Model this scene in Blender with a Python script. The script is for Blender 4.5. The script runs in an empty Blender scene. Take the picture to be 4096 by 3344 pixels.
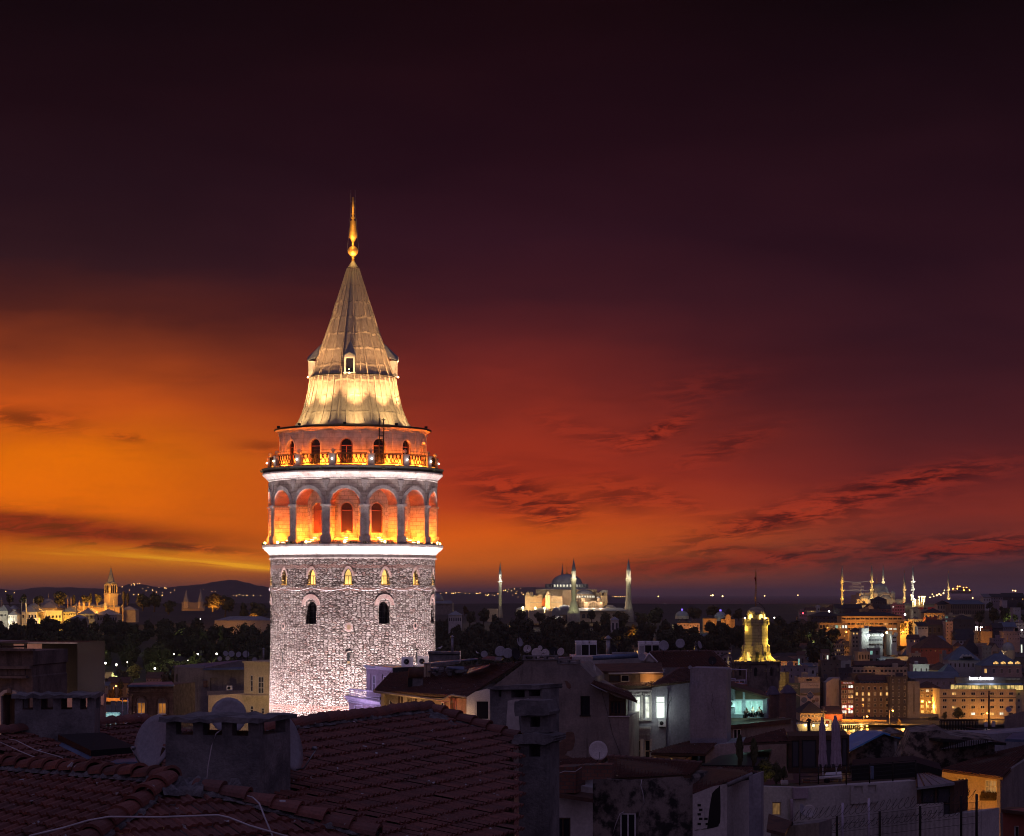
import bpy,math,random
import numpy as np
from mathutils import Vector,Matrix
from mathutils.geometry import tessellate_polygon
R_=math.radians
random.seed(7)
SC=bpy.context.scene
COL=SC.collection
# ------------------------------------------------------------------ camera
CAMZ,FPX,HOR,CXP=60.0,9000.0,2376.0,2048.0
cd=bpy.data.cameras.new('camera');cam=bpy.data.objects.new('camera',cd);COL.objects.link(cam)
cam.location=(0,0,CAMZ);cam.rotation_euler=(R_(90),0,0)
cd.sensor_width=36;cd.lens=36*FPX/4096
cd.shift_y=(HOR-1672)/4096
cd.clip_start=1;cd.clip_end=150000
SC.camera=cam
SC.view_settings.view_transform='Standard';SC.view_settings.look='None'
SC.view_settings.exposure=0;SC.view_settings.gamma=1
SC.render.engine='CYCLES'
SC.cycles.use_denoising=True
SC.cycles.max_bounces=4;SC.cycles.diffuse_bounces=2;SC.cycles.glossy_bounces=2
SC.cycles.transmission_bounces=3;SC.cycles.volume_bounces=0
SC.cycles.sample_clamp_indirect=6.0;SC.cycles.filter_width=1.05
def lin(c):
 return tuple(((v/255)/12.92 if v/255<=.04045 else((v/255+.055)/1.055)**2.4)for v in c)
# ------------------------------------------------------------------ node helper
class NT:
 def __init__(s,tree):s.t=tree;s.n=tree.nodes;s.l=tree.links
 def new(s,typ,**kw):
  o=s.n.new(typ)
  for k,v in kw.items():setattr(o,k,v)
  return o
 def put(s,sock,v):
  if v is None:return
  if isinstance(v,bpy.types.NodeSocket):s.l.new(v,sock)
  elif isinstance(v,(tuple,list))and sock.type=='RGBA' and len(v)==3:sock.default_value=(*v,1)
  else:sock.default_value=v
 def m(s,op,a,b=None,c=None,clamp=False):
  o=s.new('ShaderNodeMath',operation=op);o.use_clamp=clamp
  s.put(o.inputs[0],a);s.put(o.inputs[1],b)
  if c is not None:s.put(o.inputs[2],c)
  return o.outputs[0]
 def mix(s,f,a,b,blend='MIX'):
  o=s.new('ShaderNodeMix',data_type='RGBA',blend_type=blend);o.clamp_factor=True
  s.put(o.inputs[0],f);s.put(o.inputs[6],a);s.put(o.inputs[7],b)
  return o.outputs[2]
 def ramp(s,f,stops,interp='LINEAR'):
  o=s.new('ShaderNodeValToRGB');cr=o.color_ramp;cr.interpolation=interp
  while len(cr.elements)<len(stops):cr.elements.new(.5)
  for e,(p,c)in zip(cr.elements,stops):
   e.position=p;e.color=(*c,1)if len(c)==3 else c
  s.put(o.inputs[0],f);return o.outputs[0]
 def mr(s,v,a,b,c=0.,d=1.,smooth=True):
  o=s.new('ShaderNodeMapRange');o.interpolation_type='SMOOTHSTEP' if smooth else 'LINEAR'
  s.put(o.inputs[0],v)
  for i,x in enumerate((a,b,c,d)):o.inputs[i+1].default_value=x
  return o.outputs[0]
 def noise(s,vec,scale,detail=3.,rough=.55,dist=0.):
  o=s.new('ShaderNodeTexNoise')
  if vec is not None:s.put(o.inputs['Vector'],vec)
  o.inputs['Scale'].default_value=scale;o.inputs['Detail'].default_value=detail
  o.inputs['Roughness'].default_value=rough;o.inputs['Distortion'].default_value=dist
  return o.outputs[0]
 def comb(s,x,y,z=0.):
  o=s.new('ShaderNodeCombineXYZ')
  for i,v in enumerate((x,y,z)):s.put(o.inputs[i],v)
  return o.outputs[0]
 def sep(s,v):
  o=s.new('ShaderNodeSeparateXYZ');s.put(o.inputs[0],v);return o.outputs
# ------------------------------------------------------------------ world: dusk sky as a function of direction
W=bpy.data.worlds.new('World');SC.world=W;W.use_nodes=True
g=NT(W.node_tree);g.n.clear()
dirv=g.new('ShaderNodeTexCoord').outputs['Generated']
dx,dy,dz=g.sep(dirv)
hl=g.m('SQRT',g.m('ADD',g.m('MULTIPLY',dx,dx),g.m('MULTIPLY',dy,dy)))
el=g.m('DIVIDE',dz,g.m('MAXIMUM',hl,.001))
az=g.m('ARCTAN2',dx,dy)
U=g.m('ADD',g.m('MULTIPLY',az,2.1972),.5)
V=g.m('DIVIDE',el,.264)
skyL=[(0,(96,56,46)),(.028,(150,78,34)),(.06,(212,112,16)),(.1,(204,94,12)),(.15,(222,104,6)),(.23,(224,108,6)),(.31,(194,82,22)),(.39,(134,56,28)),(.47,(80,34,28)),(.55,(48,24,30)),(.68,(36,17,25)),(.82,(28,11,18)),(1,(20,8,13))]
skyM=[(0,(74,44,52)),(.025,(140,70,38)),(.05,(196,92,26)),(.1,(212,90,18)),(.15,(184,64,26)),(.2,(160,50,28)),(.27,(142,46,30)),(.35,(114,38,32)),(.43,(84,30,32)),(.51,(60,24,32)),(.6,(46,19,30)),(.75,(35,13,22)),(1,(22,7,12))]
skyR=[(0,(62,42,56)),(.03,(67,42,50)),(.062,(74,42,45)),(.09,(98,42,38)),(.13,(120,42,34)),(.19,(98,34,33)),(.25,(82,31,34)),(.35,(66,27,34)),(.43,(53,23,32)),(.55,(42,18,28)),(.7,(34,14,23)),(1,(15,6,10))]
wob=g.noise(g.comb(g.m('MULTIPLY',U,3.),g.m('MULTIPLY',V,6.)),1.6,4.)
V2=g.m('ADD',V,g.m('MULTIPLY',g.m('SUBTRACT',wob,.5),g.mr(V,.02,.3,.015,.10)))
cl_,cm_,cr_=[g.ramp(V2,[(p,lin(c))for p,c in s])for s in(skyL,skyM,skyR)]
base=g.mix(g.mr(U,.92,.46),cr_,g.mix(g.mr(U,.46,.08),cm_,cl_))
PX=g.m('MULTIPLY',U,4096.);PY=g.m('SUBTRACT',HOR,g.m('MULTIPLY',el,FPX))
def gauss(cx,cy,rx,ry,sl=0.):
 a=g.m('SUBTRACT',PX,cx);b=g.m('SUBTRACT',g.m('SUBTRACT',PY,cy),g.m('MULTIPLY',a,sl))
 q=g.m('ADD',g.m('POWER',g.m('ABSOLUTE',g.m('DIVIDE',a,rx)),2.),g.m('POWER',g.m('ABSOLUTE',g.m('DIVIDE',b,ry)),2.))
 return g.m('EXPONENT',g.m('MULTIPLY',q,-1.))
def total(lst):
 acc=None
 for(*a,k)in lst:
  t=g.m('MULTIPLY',gauss(*a),k);acc=t if acc is None else g.m('ADD',acc,t)
 return acc
mass=total([(150,2110,560,60,.07,1.15),(720,2190,330,22,.06,.8),(2080,1985,210,85,.25,1.),(2240,2050,110,45,-.3,.75),(2650,1722,110,38,-.4,1.05),(2500,1770,90,40,.1,.5),(2470,1990,130,60,.3,.6),(2900,1790,200,50,-.35,.5),(3080,2085,320,48,-.22,1.05),(3650,1925,300,42,-.16,.85),(2700,2265,520,52,-.02,.85),(3000,2215,250,30,.12,.7),(3850,2195,420,48,-.06,1.15),(3300,2190,200,40,-.2,.5),(120,1690,220,42,.12,.75),(520,1760,90,18,.1,.6),(1060,1790,110,26,.05,.55),(2800,1560,200,60,-.2,.3),(3500,2000,400,80,-.2,.35),(2660,1990,200,40,.35,.45),(2300,1720,160,50,.3,.35)])
st=g.comb(g.m('DIVIDE',g.m('SUBTRACT',PX,g.m('MULTIPLY',PY,.6)),190.),g.m('DIVIDE',g.m('ADD',PY,g.m('MULTIPLY',PX,.10)),34.))
n1=g.noise(st,1.,7.,.68,.5)
n2=g.noise(g.comb(g.m('DIVIDE',PX,900.),g.m('DIVIDE',PY,130.)),1.,5.,.6,.3)
cloud=g.m('MULTIPLY',mass,g.mr(n1,.40,.56),clamp=True)
cloud2=g.m('MULTIPLY',g.mr(n2,.52,.75),g.mr(V,.75,.3),clamp=True)
soft=total([(330,2135,640,42,.055,1.1),(100,2075,420,30,.05,.8),(2780,2262,560,46,-.03,.95),(3050,2205,240,20,.10,.5),(3900,2196,380,30,-.05,1.1),(3000,2100,260,22,-.2,.45),(3600,1935,280,22,-.15,.4),(2100,2010,160,34,.2,.35)])
cloud=g.m('MAXIMUM',cloud,g.m('MULTIPLY',soft,g.mr(n1,.2,.5,.45,1.),clamp=True))
cloud=g.m('MAXIMUM',cloud,g.m('MULTIPLY',cloud2,.2))
dark=g.mix(1.,base,(.20,.155,.30),'MULTIPLY')
dark=g.mix(.5,dark,lin((52,22,24)))
skyc=g.mix(g.m('MULTIPLY',cloud,.86),base,dark)
# glowing edges round the clouds, the yellow streak low on the left
edge=g.m('MULTIPLY',g.m('MULTIPLY',mass,g.mr(n1,.62,.42)),g.mr(n1,.30,.42),clamp=True)
skyc=g.mix(g.m('MULTIPLY',edge,.28),skyc,lin((205,60,30)))
n3=g.noise(g.comb(g.m('DIVIDE',PX,500.),g.m('DIVIDE',g.m('SUBTRACT',PY,g.m('MULTIPLY',PX,.085)),22.)),1.,5.)
streak=g.m('MULTIPLY',total([(830,2251,330,8,.085,1.),(1010,2268,190,14,.085,.75),(420,2225,260,5,.04,.5),(700,2232,420,28,.07,.42)]),g.mr(n3,.25,.62),clamp=True)
skyc=g.mix(streak,skyc,lin((238,160,30)))
# broad soft variation of the high sky
nb=g.noise(g.comb(g.m('DIVIDE',PX,1500.),g.m('DIVIDE',PY,420.)),1.,4.,.5,.4)
skyc=g.mix(1.,skyc,g.ramp(nb,[(.25,(.78,.80,.86)),(.75,(1.22,1.16,1.1))]),'MULTIPLY')
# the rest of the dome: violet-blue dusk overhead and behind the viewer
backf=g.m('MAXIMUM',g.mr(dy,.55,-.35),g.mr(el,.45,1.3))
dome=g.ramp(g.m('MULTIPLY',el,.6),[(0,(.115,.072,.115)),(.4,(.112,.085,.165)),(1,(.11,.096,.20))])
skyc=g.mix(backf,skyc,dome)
skyc=g.mix(g.mr(el,-.004,-.02),skyc,(.012,.008,.014))
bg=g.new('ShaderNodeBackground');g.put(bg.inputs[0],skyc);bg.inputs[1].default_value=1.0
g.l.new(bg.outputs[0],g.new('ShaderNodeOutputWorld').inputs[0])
W.cycles.sampling_method='MANUAL';W.cycles.sample_map_resolution=512
# the sun is below the horizon: only a trace of its afterglow is left, low from the left behind the tower
sl=bpy.data.lights.new('sun','SUN');sl.energy=.03;sl.angle=R_(12);sl.color=(1,.45,.2)
so=bpy.data.objects.new('sun',sl);COL.objects.link(so)
so.rotation_euler=Vector((.35,-.93,-.06)).to_track_quat('-Z','Y').to_euler()
# ------------------------------------------------------------------ placement helpers
RMP=lambda Y:Y
LPK=1.
def at(px,py,Y):Y=RMP(Y);return Vector(((px-CXP)/FPX*Y,Y,CAMZ+(HOR-py)/FPX*Y))
ZT=dict(A=(1000,700,1.7365),B=(1000,1650,2.5024),C=(1000,2150,2.1694),D=(0,2200,1.9336),E=(0,2750,1.7016),F=(1100,2700,1.7725),G=(1700,2200,2.3633),H=(2500,2200,2.48),I=(3200,2200,2.3739),J=(3000,2600,1.9407),K=(2000,2500,1.9336),L=(1350,2500,2.0257),a=(3100,2640,4.254),b=(3600,2640,4.288),c=(3200,2380,4.7267),d=(3646,2380,4.7267),e=(2560,2420,4.7267),f=(3000,2800,4.254),h=(3480,2850,3.4529),i=(0,2350,3.798),j=(300,2640,5.064),k=(0,2540,3.945),l=(1380,2580,4.0904),m=(2080,2240,5.3175),n=(3100,3000,3.545),o=(2850,2640,6.077))
def q(z,x,y):
 a,b,s=ZT[z];return a+x/s,b+y/s
def qa(z,x,y,Y):return at(*q(z,x,y),Y)
class VP:
 """a vertical plane through two points given as (photo x, depth); p() lays a photo point on it"""
 def __init__(s,px0,Y0,px1,Y1):
  Y0=RMP(Y0);Y1=RMP(Y1)
  s.A=Vector(((px0-CXP)/FPX*Y0,Y0));s.B=Vector(((px1-CXP)/FPX*Y1,Y1))
  d=(s.B-s.A).normalized();s.ax=Vector((d.x,d.y,0));s.n=Vector((d.y,-d.x,0))
 def p(s,px,py,off=0.):
  k=(px-CXP)/FPX;d=s.B-s.A
  t=(k*s.A.y-s.A.x)/(d.x-k*d.y)
  x,y=s.A+d*t
  return Vector((x,y,CAMZ+(HOR-py)/FPX*y))+s.n*off
 def zp(s,z,x,y,off=0.):return s.p(*q(z,x,y),off)
# ------------------------------------------------------------------ mesh builder
class MB:
 def __init__(s,M=None):s.V=[];s.F=[];s.S=[];s.UV=[];s.MI=[];s.M=M;s.mi=0;s.sm=False
 def add(s,vs,fs,uvs=None,sm=None):
  b=len(s.V)
  s.V+=[tuple(s.M@Vector(v))if s.M else tuple(v)for v in vs]
  for k,f in enumerate(fs):
   s.F.append([b+i for i in f]);s.S.append(s.sm if sm is None else sm);s.MI.append(s.mi)
   s.UV.append(uvs[k]if uvs else None)
  return s
 def box(s,x0,x1,y0,y1,z0,z1):
  return s.add([(x0,y0,z0),(x1,y0,z0),(x1,y1,z0),(x0,y1,z0),(x0,y0,z1),(x1,y0,z1),(x1,y1,z1),(x0,y1,z1)],[(3,2,1,0),(4,5,6,7),(0,1,5,4),(1,2,6,5),(2,3,7,6),(3,0,4,7)],sm=False)
 def bx(s,c,sx,sy,sz):return s.box(c[0]-sx/2,c[0]+sx/2,c[1]-sy/2,c[1]+sy/2,c[2]-sz/2,c[2]+sz/2)
 def obox(s,c,ax,w,d,h):
  """box on base centre c, width w along ax (horizontal), depth d, height h"""
  ax=Vector(ax).normalized();ay=Vector((-ax.y,ax.x,0));c=Vector(c);up=Vector((0,0,h))
  b=[c-ax*w/2-ay*d/2,c+ax*w/2-ay*d/2,c+ax*w/2+ay*d/2,c-ax*w/2+ay*d/2]
  return s.add(b+[p+up for p in b],[(3,2,1,0),(4,5,6,7),(0,1,5,4),(1,2,6,5),(2,3,7,6),(3,0,4,7)],sm=False)
 def quad(s,a,b,c,d):return s.add([a,b,c,d],[(0,1,2,3)],sm=False)
 def slab(s,pts,t):
  """polygon given by 3-D points thickened by vector t"""
  n=len(pts);pts=[Vector(p)for p in pts];t=Vector(t)
  return s.add(pts+[p+t for p in pts],[tuple(range(n)),tuple(range(2*n-1,n-1,-1))]+[(i,i+n,(i+1)%n+n,(i+1)%n)for i in range(n)],sm=False)
 def lathe(s,prof,c=(0,0,0),n=24,a0=0.,a1=360.,sm=True,uv=False,flute=0):
  full=abs(a1-a0-360)<1e-6;m=n if full else n+1;vs=[];fs=[];us=[]
  for(r,z)in prof:
   for k in range(m):
    a=R_(a0+(a1-a0)*k/n);rr=r*(1-flute*(k%2))
    vs.append((c[0]+rr*math.sin(a),c[1]-rr*math.cos(a),c[2]+z))
  for j in range(len(prof)-1):
   for k in range(n):
    k2=(k+1)%m
    fs.append((j*m+k,j*m+k2,(j+1)*m+k2,(j+1)*m+k))
    if uv:
     r=max(p[0]for p in prof);u0=R_(a0+(a1-a0)*k/n)*r;u1=R_(a0+(a1-a0)*(k+1)/n)*r
     z0=prof[j][1]+c[2];z1=prof[j+1][1]+c[2]
     if abs(z1-z0)<.3*abs(prof[j+1][0]-prof[j][0]):z1=z0+abs(prof[j+1][0]-prof[j][0])
     us.append([(u0,z0),(u1,z0),(u1,z1),(u0,z1)])
  return s.add(vs,fs,us if uv else None,sm)
 def cyl(s,c,r,h,n=12,r2=None):
  r2=r if r2 is None else r2
  s.lathe([(0,0),(r,0)],c,n,sm=False);s.lathe([(r,0),(r2,h)],c,n);return s.lathe([(r2,h),(0,h)],c,n,sm=False)
 def ball(s,c,r,n=12,rz=None,lo=-90,hi=90):
  rz=rz or r;m=max(4,n//2)
  return s.lathe([(max(r*math.cos(R_(lo+(hi-lo)*i/m)),0),rz*math.sin(R_(lo+(hi-lo)*i/m)))for i in range(m+1)],c,n)
 def tube(s,pts,r,n=6,cap=True):
  pts=[Vector(p)for p in pts];vs=[];fs=[];k=len(pts)
  rs=r if isinstance(r,(list,tuple))else[r]*k
  for i,p in enumerate(pts):
   d=(pts[min(i+1,k-1)]-pts[max(i-1,0)]).normalized()
   u=d.cross(Vector((0,0,1))if abs(d.z)<.95 else Vector((1,0,0))).normalized();v=d.cross(u)
   for j in range(n):
    a=2*math.pi*j/n;vs.append(p+(u*math.cos(a)+v*math.sin(a))*rs[i])
  for i in range(k-1):
   for j in range(n):fs.append((i*n+j,i*n+(j+1)%n,(i+1)*n+(j+1)%n,(i+1)*n+j))
  if cap:fs+=[tuple(range(n))[::-1],tuple((k-1)*n+j for j in range(n))]
  return s.add(vs,fs,sm=n>4)
 def wallpoly(s,vp,outer,holes=(),thick=.3,reveal=None,off=0.,back=True):
  """wall polygon in photo pixels on plane vp, with openings, extruded back by thick"""
  reveal=min(thick,.18)if reveal is None else reveal
  P=[[vp.p(x,y,off)for x,y in outer]]
  for h in holes:
   if len(h)==4 and not isinstance(h[0],(tuple,list)):x0,y0,x1,y1=h;h=[(x0,y0),(x1,y0),(x1,y1),(x0,y1)]
   P.append([vp.p(x,y,off)for x,y in h])
  flat=[p for l in P for p in l]
  tri=tessellate_polygon([[Vector(((p-P[0][0]).dot(vp.ax),p.z,0))for p in l]for l in P])
  s.add(flat,[tuple(t)for t in tri],sm=False)
  n=len(P[0]);bk=[p-vp.n*thick for p in P[0]]
  s.add(P[0]+bk,[(i,(i+1)%n,(i+1)%n+n,i+n)for i in range(n)]+[tuple(range(2*n-1,n-1,-1))],sm=False)
  for l in P[1:]:
   k=len(l);s.add(l+[p-vp.n*reveal for p in l],[(i,(i+1)%k,(i+1)%k+k,i+k)for i in range(k)],sm=False)
   if back:s.add([p-vp.n*(reveal+.002)for p in l],[tuple(range(k))],sm=False)
  return s
 def build(s,name,mat,parent=None,loc=None):
  me=bpy.data.meshes.new(name)
  V=np.array(s.V,dtype=np.float64).reshape(-1,3)
  if parent is not None:o_=WORLD.get(parent.name,Vector((0,0,0)))
  elif loc is not None:o_=Vector(loc)
  else:
   lo,hi=V.min(0),V.max(0);o_=Vector(((lo[0]+hi[0])/2,(lo[1]+hi[1])/2,lo[2]))
  V=V-np.array(o_)
  me.from_pydata(V.tolist(),[],s.F)
  me.polygons.foreach_set('use_smooth',s.S)
  for m in(mat if isinstance(mat,(list,tuple))else[mat]):me.materials.append(m)
  if any(s.MI):me.polygons.foreach_set('material_index',s.MI)
  if any(u is not None for u in s.UV):
   uvl=me.uv_layers.new(name='UVMap');arr=[]
   for f,u in zip(s.F,s.UV):
    for k in range(len(f)):arr+=list(u[k])if u else[0.,0.]
   uvl.data.foreach_set('uv',arr)
  me.update()
  o=bpy.data.objects.new(name,me);COL.objects.link(o)
  if parent is not None:o.parent=parent;WORLD[o.name]=o_
  else:o.location=o_;WORLD[o.name]=o_
  return o
WORLD={}
def tag(o,label=None,cat=None,group=None,kind=None):
 if label:o['label']=label
 if cat:o['category']=cat;o['kind']='thing'
 if group:o['group']=group
 if kind:o['kind']=kind
 return o
def T(name,label,cat,loc=(0,0,0),rz=0.,group=None):
 o=bpy.data.objects.new(name,None);COL.objects.link(o);o.location=loc;o.rotation_euler=(0,0,rz)
 o.empty_display_size=.5
 WORLD[o.name]=Vector(loc)if rz==0 else Vector((0,0,0))
 return tag(o,label,cat,group)
def S(name,mb,mat):return tag(mb.build(name,mat),kind='structure')
def copy_tree(o,loc=None,rz=None,scale=None,label=None,group=None,parent=None):
 c=o.copy();COL.objects.link(c)
 if parent is not None:c.parent=parent
 if loc is not None:c.location=loc
 if rz is not None:c.rotation_euler=(0,0,rz)
 if scale is not None:c.scale=(scale,)*3 if not isinstance(scale,(tuple,list))else scale
 if label:c['label']=label
 if group:c['group']=group
 for ch in list(o.children):copy_tree(ch,parent=c)
 return c
def lamp(kind,loc,power,color,size=.1,aim=None,angle=60,blend=.5,name='lamp_light'):
 d=bpy.data.lights.new(name,kind);d.energy=power*LPK;d.color=color
 if kind=='SPOT':d.spot_size=R_(angle);d.spot_blend=blend
 d.shadow_soft_size=size
 o=bpy.data.objects.new(name,d);COL.objects.link(o);o.location=loc
 if aim is not None:o.rotation_euler=(Vector(aim)-Vector(loc)).to_track_quat('-Z','Y').to_euler()
 return o
def PL(*a):return lamp('POINT',*a)
# ------------------------------------------------------------------ materials
def mat(name,c1,c2=None,scale=.6,rough=.85,bump=0.,bscale=8.,metal=0.,streak=0.,c3=None,spec=.3,contrast=(.3,.7)):
 m=bpy.data.materials.new(name);m.use_nodes=True;t=NT(m.node_tree);p=t.n['Principled BSDF']
 co=t.new('ShaderNodeTexCoord').outputs['Object']
 c2=c2 or tuple(v*.7 for v in c1)
 f=t.mr(t.noise(co,scale,6.,.65),*contrast)
 c=t.mix(f,c1,c2)
 if streak:
  x,y,z=t.sep(co)
  n=t.noise(t.comb(t.m('MULTIPLY',x,1.),t.m('MULTIPLY',y,1.),t.m('MULTIPLY',z,.12)),2.2,5.,.7)
  c=t.mix(t.m('MULTIPLY',t.mr(n,.5,.75),streak),c,c3 or tuple(v*.25 for v in c1))
 fine=t.noise(co,scale*14,3.,.6)
 c=t.mix(1.,c,t.ramp(fine,[(.25,(.8,.8,.8)),(.75,(1.18,1.18,1.18))]),'MULTIPLY')
 t.put(p.inputs['Base Color'],c);p.inputs['Roughness'].default_value=rough;p.inputs['Metallic'].default_value=metal
 p.inputs['Specular IOR Level'].default_value=spec
 if bump:
  b=t.new('ShaderNodeBump');b.inputs['Strength'].default_value=bump;b.inputs['Distance'].default_value=.05
  t.put(b.inputs['Height'],t.noise(co,bscale,5.,.65));t.l.new(b.outputs[0],p.inputs['Normal'])
 return m
def emis(name,col,strength,vary=0.,vscale=2.5,col2=None):
 m=bpy.data.materials.new(name);m.use_nodes=True;t=NT(m.node_tree);p=t.n['Principled BSDF']
 p.inputs['Base Color'].default_value=(.05,.05,.05,1);p.inputs['Roughness'].default_value=.4
 if vary:
  co=t.new('ShaderNodeTexCoord').outputs['Object']
  rnd=t.new('ShaderNodeObjectInfo').outputs['Random']
  x,y,z=t.sep(co)
  n=t.noise(t.comb(t.m('ADD',x,t.m('MULTIPLY',rnd,40.)),y,t.m('MULTIPLY',z,.5)),vscale,3.)
  t.put(p.inputs['Emission Color'],t.mix(t.mr(n,.35,.65),col,col2 or tuple(v*(1-vary)for v in col)))
 else:p.inputs['Emission Color'].default_value=(*col,1)
 p.inputs['Emission Strength'].default_value=strength
 return m
def tilemat(name,c1,c2,moss=.3,cm=(.06,.055,.05)):
 m=bpy.data.materials.new(name);m.use_nodes=True;t=NT(m.node_tree);p=t.n['Principled BSDF']
 tc=t.new('ShaderNodeTexCoord');wn=t.new('ShaderNodeTexWhiteNoise',noise_dimensions='2D');t.l.new(tc.outputs['UV'],wn.inputs[0])
 c=t.mix(wn.outputs[0],c1,c2)
 n=t.noise(tc.outputs['Object'],.8,6.,.7)
 c=t.mix(t.m('MULTIPLY',t.mr(n,.48,.72),moss),c,cm)
 n2=t.noise(tc.outputs['Object'],22.,4.,.7)
 c=t.mix(1.,c,t.ramp(n2,[(.3,(.65,.65,.65)),(.7,(1.25,1.25,1.25))]),'MULTIPLY')
 n3=t.noise(tc.outputs['Object'],5.,2.,.5)
 c=t.mix(t.mr(n3,.71,.74),c,(.4,.4,.42))
 t.put(p.inputs['Base Color'],c);p.inputs['Roughness'].default_value=.62
 b=t.new('ShaderNodeBump');b.inputs['Strength'].default_value=.5;b.inputs['Distance'].default_value=.02
 t.put(b.inputs['Height'],n2);t.l.new(b.outputs[0],p.inputs['Normal'])
 return m
def brickmat(name,c1,c2,mortar,bw=.24,bh=.075,ms=.012,rough=.85,bump=.6,stain=0.,uv=True,off=.5):
 m=bpy.data.materials.new(name);m.use_nodes=True;t=NT(m.node_tree);p=t.n['Principled BSDF']
 tc=t.new('ShaderNodeTexCoord')
 if uv:co=tc.outputs['UV']
 else:
  x,y,z=t.sep(tc.outputs['Object']);co=t.comb(t.m('ADD',x,y),z)
 br=t.new('ShaderNodeTexBrick');t.put(br.inputs['Vector'],co);br.offset=off
 br.inputs['Color1'].default_value=(*c1,1);br.inputs['Color2'].default_value=(*c2,1);br.inputs['Mortar'].default_value=(*mortar,1)
 br.inputs['Scale'].default_value=1;br.inputs['Mortar Size'].default_value=ms;br.inputs['Brick Width'].default_value=bw;br.inputs['Row Height'].default_value=bh
 n=t.noise(tc.outputs['Object'],1.3,6.,.7);c=br.outputs[0]
 c=t.mix(1.,c,t.ramp(n,[(.25,(.6,.6,.6)),(.75,(1.2,1.2,1.2))]),'MULTIPLY')
 if stain:c=t.mix(t.m('MULTIPLY',t.mr(t.noise(tc.outputs['Object'],.55,6.,.75),.5,.68),stain),c,tuple(v*.2 for v in c1))
 t.put(p.inputs['Base Color'],c);p.inputs['Roughness'].default_value=rough
 b=t.new('ShaderNodeBump');b.inputs['Strength'].default_value=bump;b.inputs['Distance'].default_value=.04
 t.put(b.inputs['Height'],t.m('ADD',t.m('SUBTRACT',1.,br.outputs[1]),t.m('MULTIPLY',t.noise(tc.outputs['Object'],9.,4.,.6),.6)));t.l.new(b.outputs[0],p.inputs['Normal'])
 return m
def glassmat(name,col=(.012,.012,.02),rough=.12):
 m=bpy.data.materials.new(name);m.use_nodes=True;p=m.node_tree.nodes['Principled BSDF']
 p.inputs['Base Color'].default_value=(*col,1);p.inputs['Roughness'].default_value=rough;p.inputs['Specular IOR Level'].default_value=.6
 return m
MT=dict(glass=glassmat('dark_window_glass'),glass_l=glassmat('hazy_window_glass',(.05,.05,.065),.25),black=mat('black_paint',(.012,.012,.014),rough=.5),iron=mat('wrought_iron',(.03,.026,.024),rough=.55,metal=.4),steel=mat('weathered_steel',(.32,.32,.34),(.2,.2,.22),rough=.45,metal=.7),galv=mat('galvanised_sheet',(.36,.38,.42),(.22,.23,.27),1.2,.5,metal=.5),white=mat('white_paint',(.72,.72,.74),(.6,.6,.62),1.,.5),dish=mat('dish_enamel',(.34,.34,.38),(.26,.26,.3),1.5,.5),dishp=mat('pale_dish_enamel',(.6,.55,.54),(.46,.42,.42),1.5,.5),dishk=mat('black_dish_mesh',(.02,.02,.024),rough=.6),conc=mat('raw_concrete',(.26,.25,.26),(.1,.1,.11),1.4,.9,.7,14.,streak=.6),plaster=mat('grey_plaster',(.30,.255,.24),(.19,.16,.155),.5,.9,.35,10.,streak=.55),plaster_b=mat('bluish_plaster',(.33,.32,.36),(.22,.21,.25),.45,.9,.35,9.,streak=.45),plaster_w=mat('pale_plaster',(.56,.53,.52),(.42,.39,.38),.5,.85,.2,9.,streak=.3),mortar=mat('lumpy_mortar',(.25,.24,.25),(.07,.065,.07),5.,.95,1.,18.),wood=mat('dark_wood',(.10,.055,.035),(.05,.03,.02),2.,.7),cream=mat('cream_render',(.58,.47,.33),(.45,.36,.25),.6,.85,.2,8.,streak=.35),mauve=mat('purple_tinted_render',(.42,.33,.40),(.33,.26,.33),.5,.85,.1,8.,streak=.2),lavender=mat('lavender_tinted_trim',(.62,.56,.68),(.5,.45,.56),.8,.7),tile=tilemat('clay_tiles',(.21,.075,.055),(.11,.04,.034),.5),tile2=tilemat('old_clay_tiles',(.16,.066,.048),(.09,.04,.032),.6),rust=mat('rusty_sheet',(.14,.07,.045),(.06,.035,.03),1.5,.75,.3),bluesheet=mat('blue_grey_sheet',(.16,.22,.34),(.09,.13,.22),.8,.4,metal=.3),asphalt=mat('asphalt',(.05,.05,.052),(.035,.035,.037),.8,.9),ground=mat('city_ground',(.07,.06,.055),(.045,.04,.036),.02,.95),foliage=mat('tree_foliage',(.095,.095,.05),(.055,.058,.03),.25,.85,spec=.1),foliage2=mat('dark_foliage',(.08,.078,.045),(.045,.046,.026),.25,.85,spec=.1),bark=mat('tree_bark',(.12,.09,.06),(.07,.05,.035),3.,.9),lead=mat('lead_sheet_roof',(.30,.31,.33),(.2,.21,.23),.2,.55,metal=.2),cable=mat('grey_cable',(.55,.52,.55),rough=.6),w_warm=emis('warm_lit_window',(1.,.55,.16),1.5,.75,1.6),w_dim=emis('dim_lit_window',(.8,.42,.15),.35,.7,1.6),w_white=emis('white_lit_window',(.95,1.,.85),1.4,.6,1.6),w_teal=emis('teal_lit_window',(.42,.95,.80),.7,.45,3.),w_orange=emis('orange_curtained_window',(1.,.36,.05),.42,.6,2.),bulb_o=emis('sodium_bulb',(1.,.36,.05),18.),bulb_w=emis('white_bulb',(1.,.92,.8),9.),bulb_y=emis('warm_bulb',(1.,.72,.28),9.),bulb_r=emis('red_bulb',(1.,.03,.05),14.),bulb_c=emis('cold_bulb',(.75,.95,1.),12.),)
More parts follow.
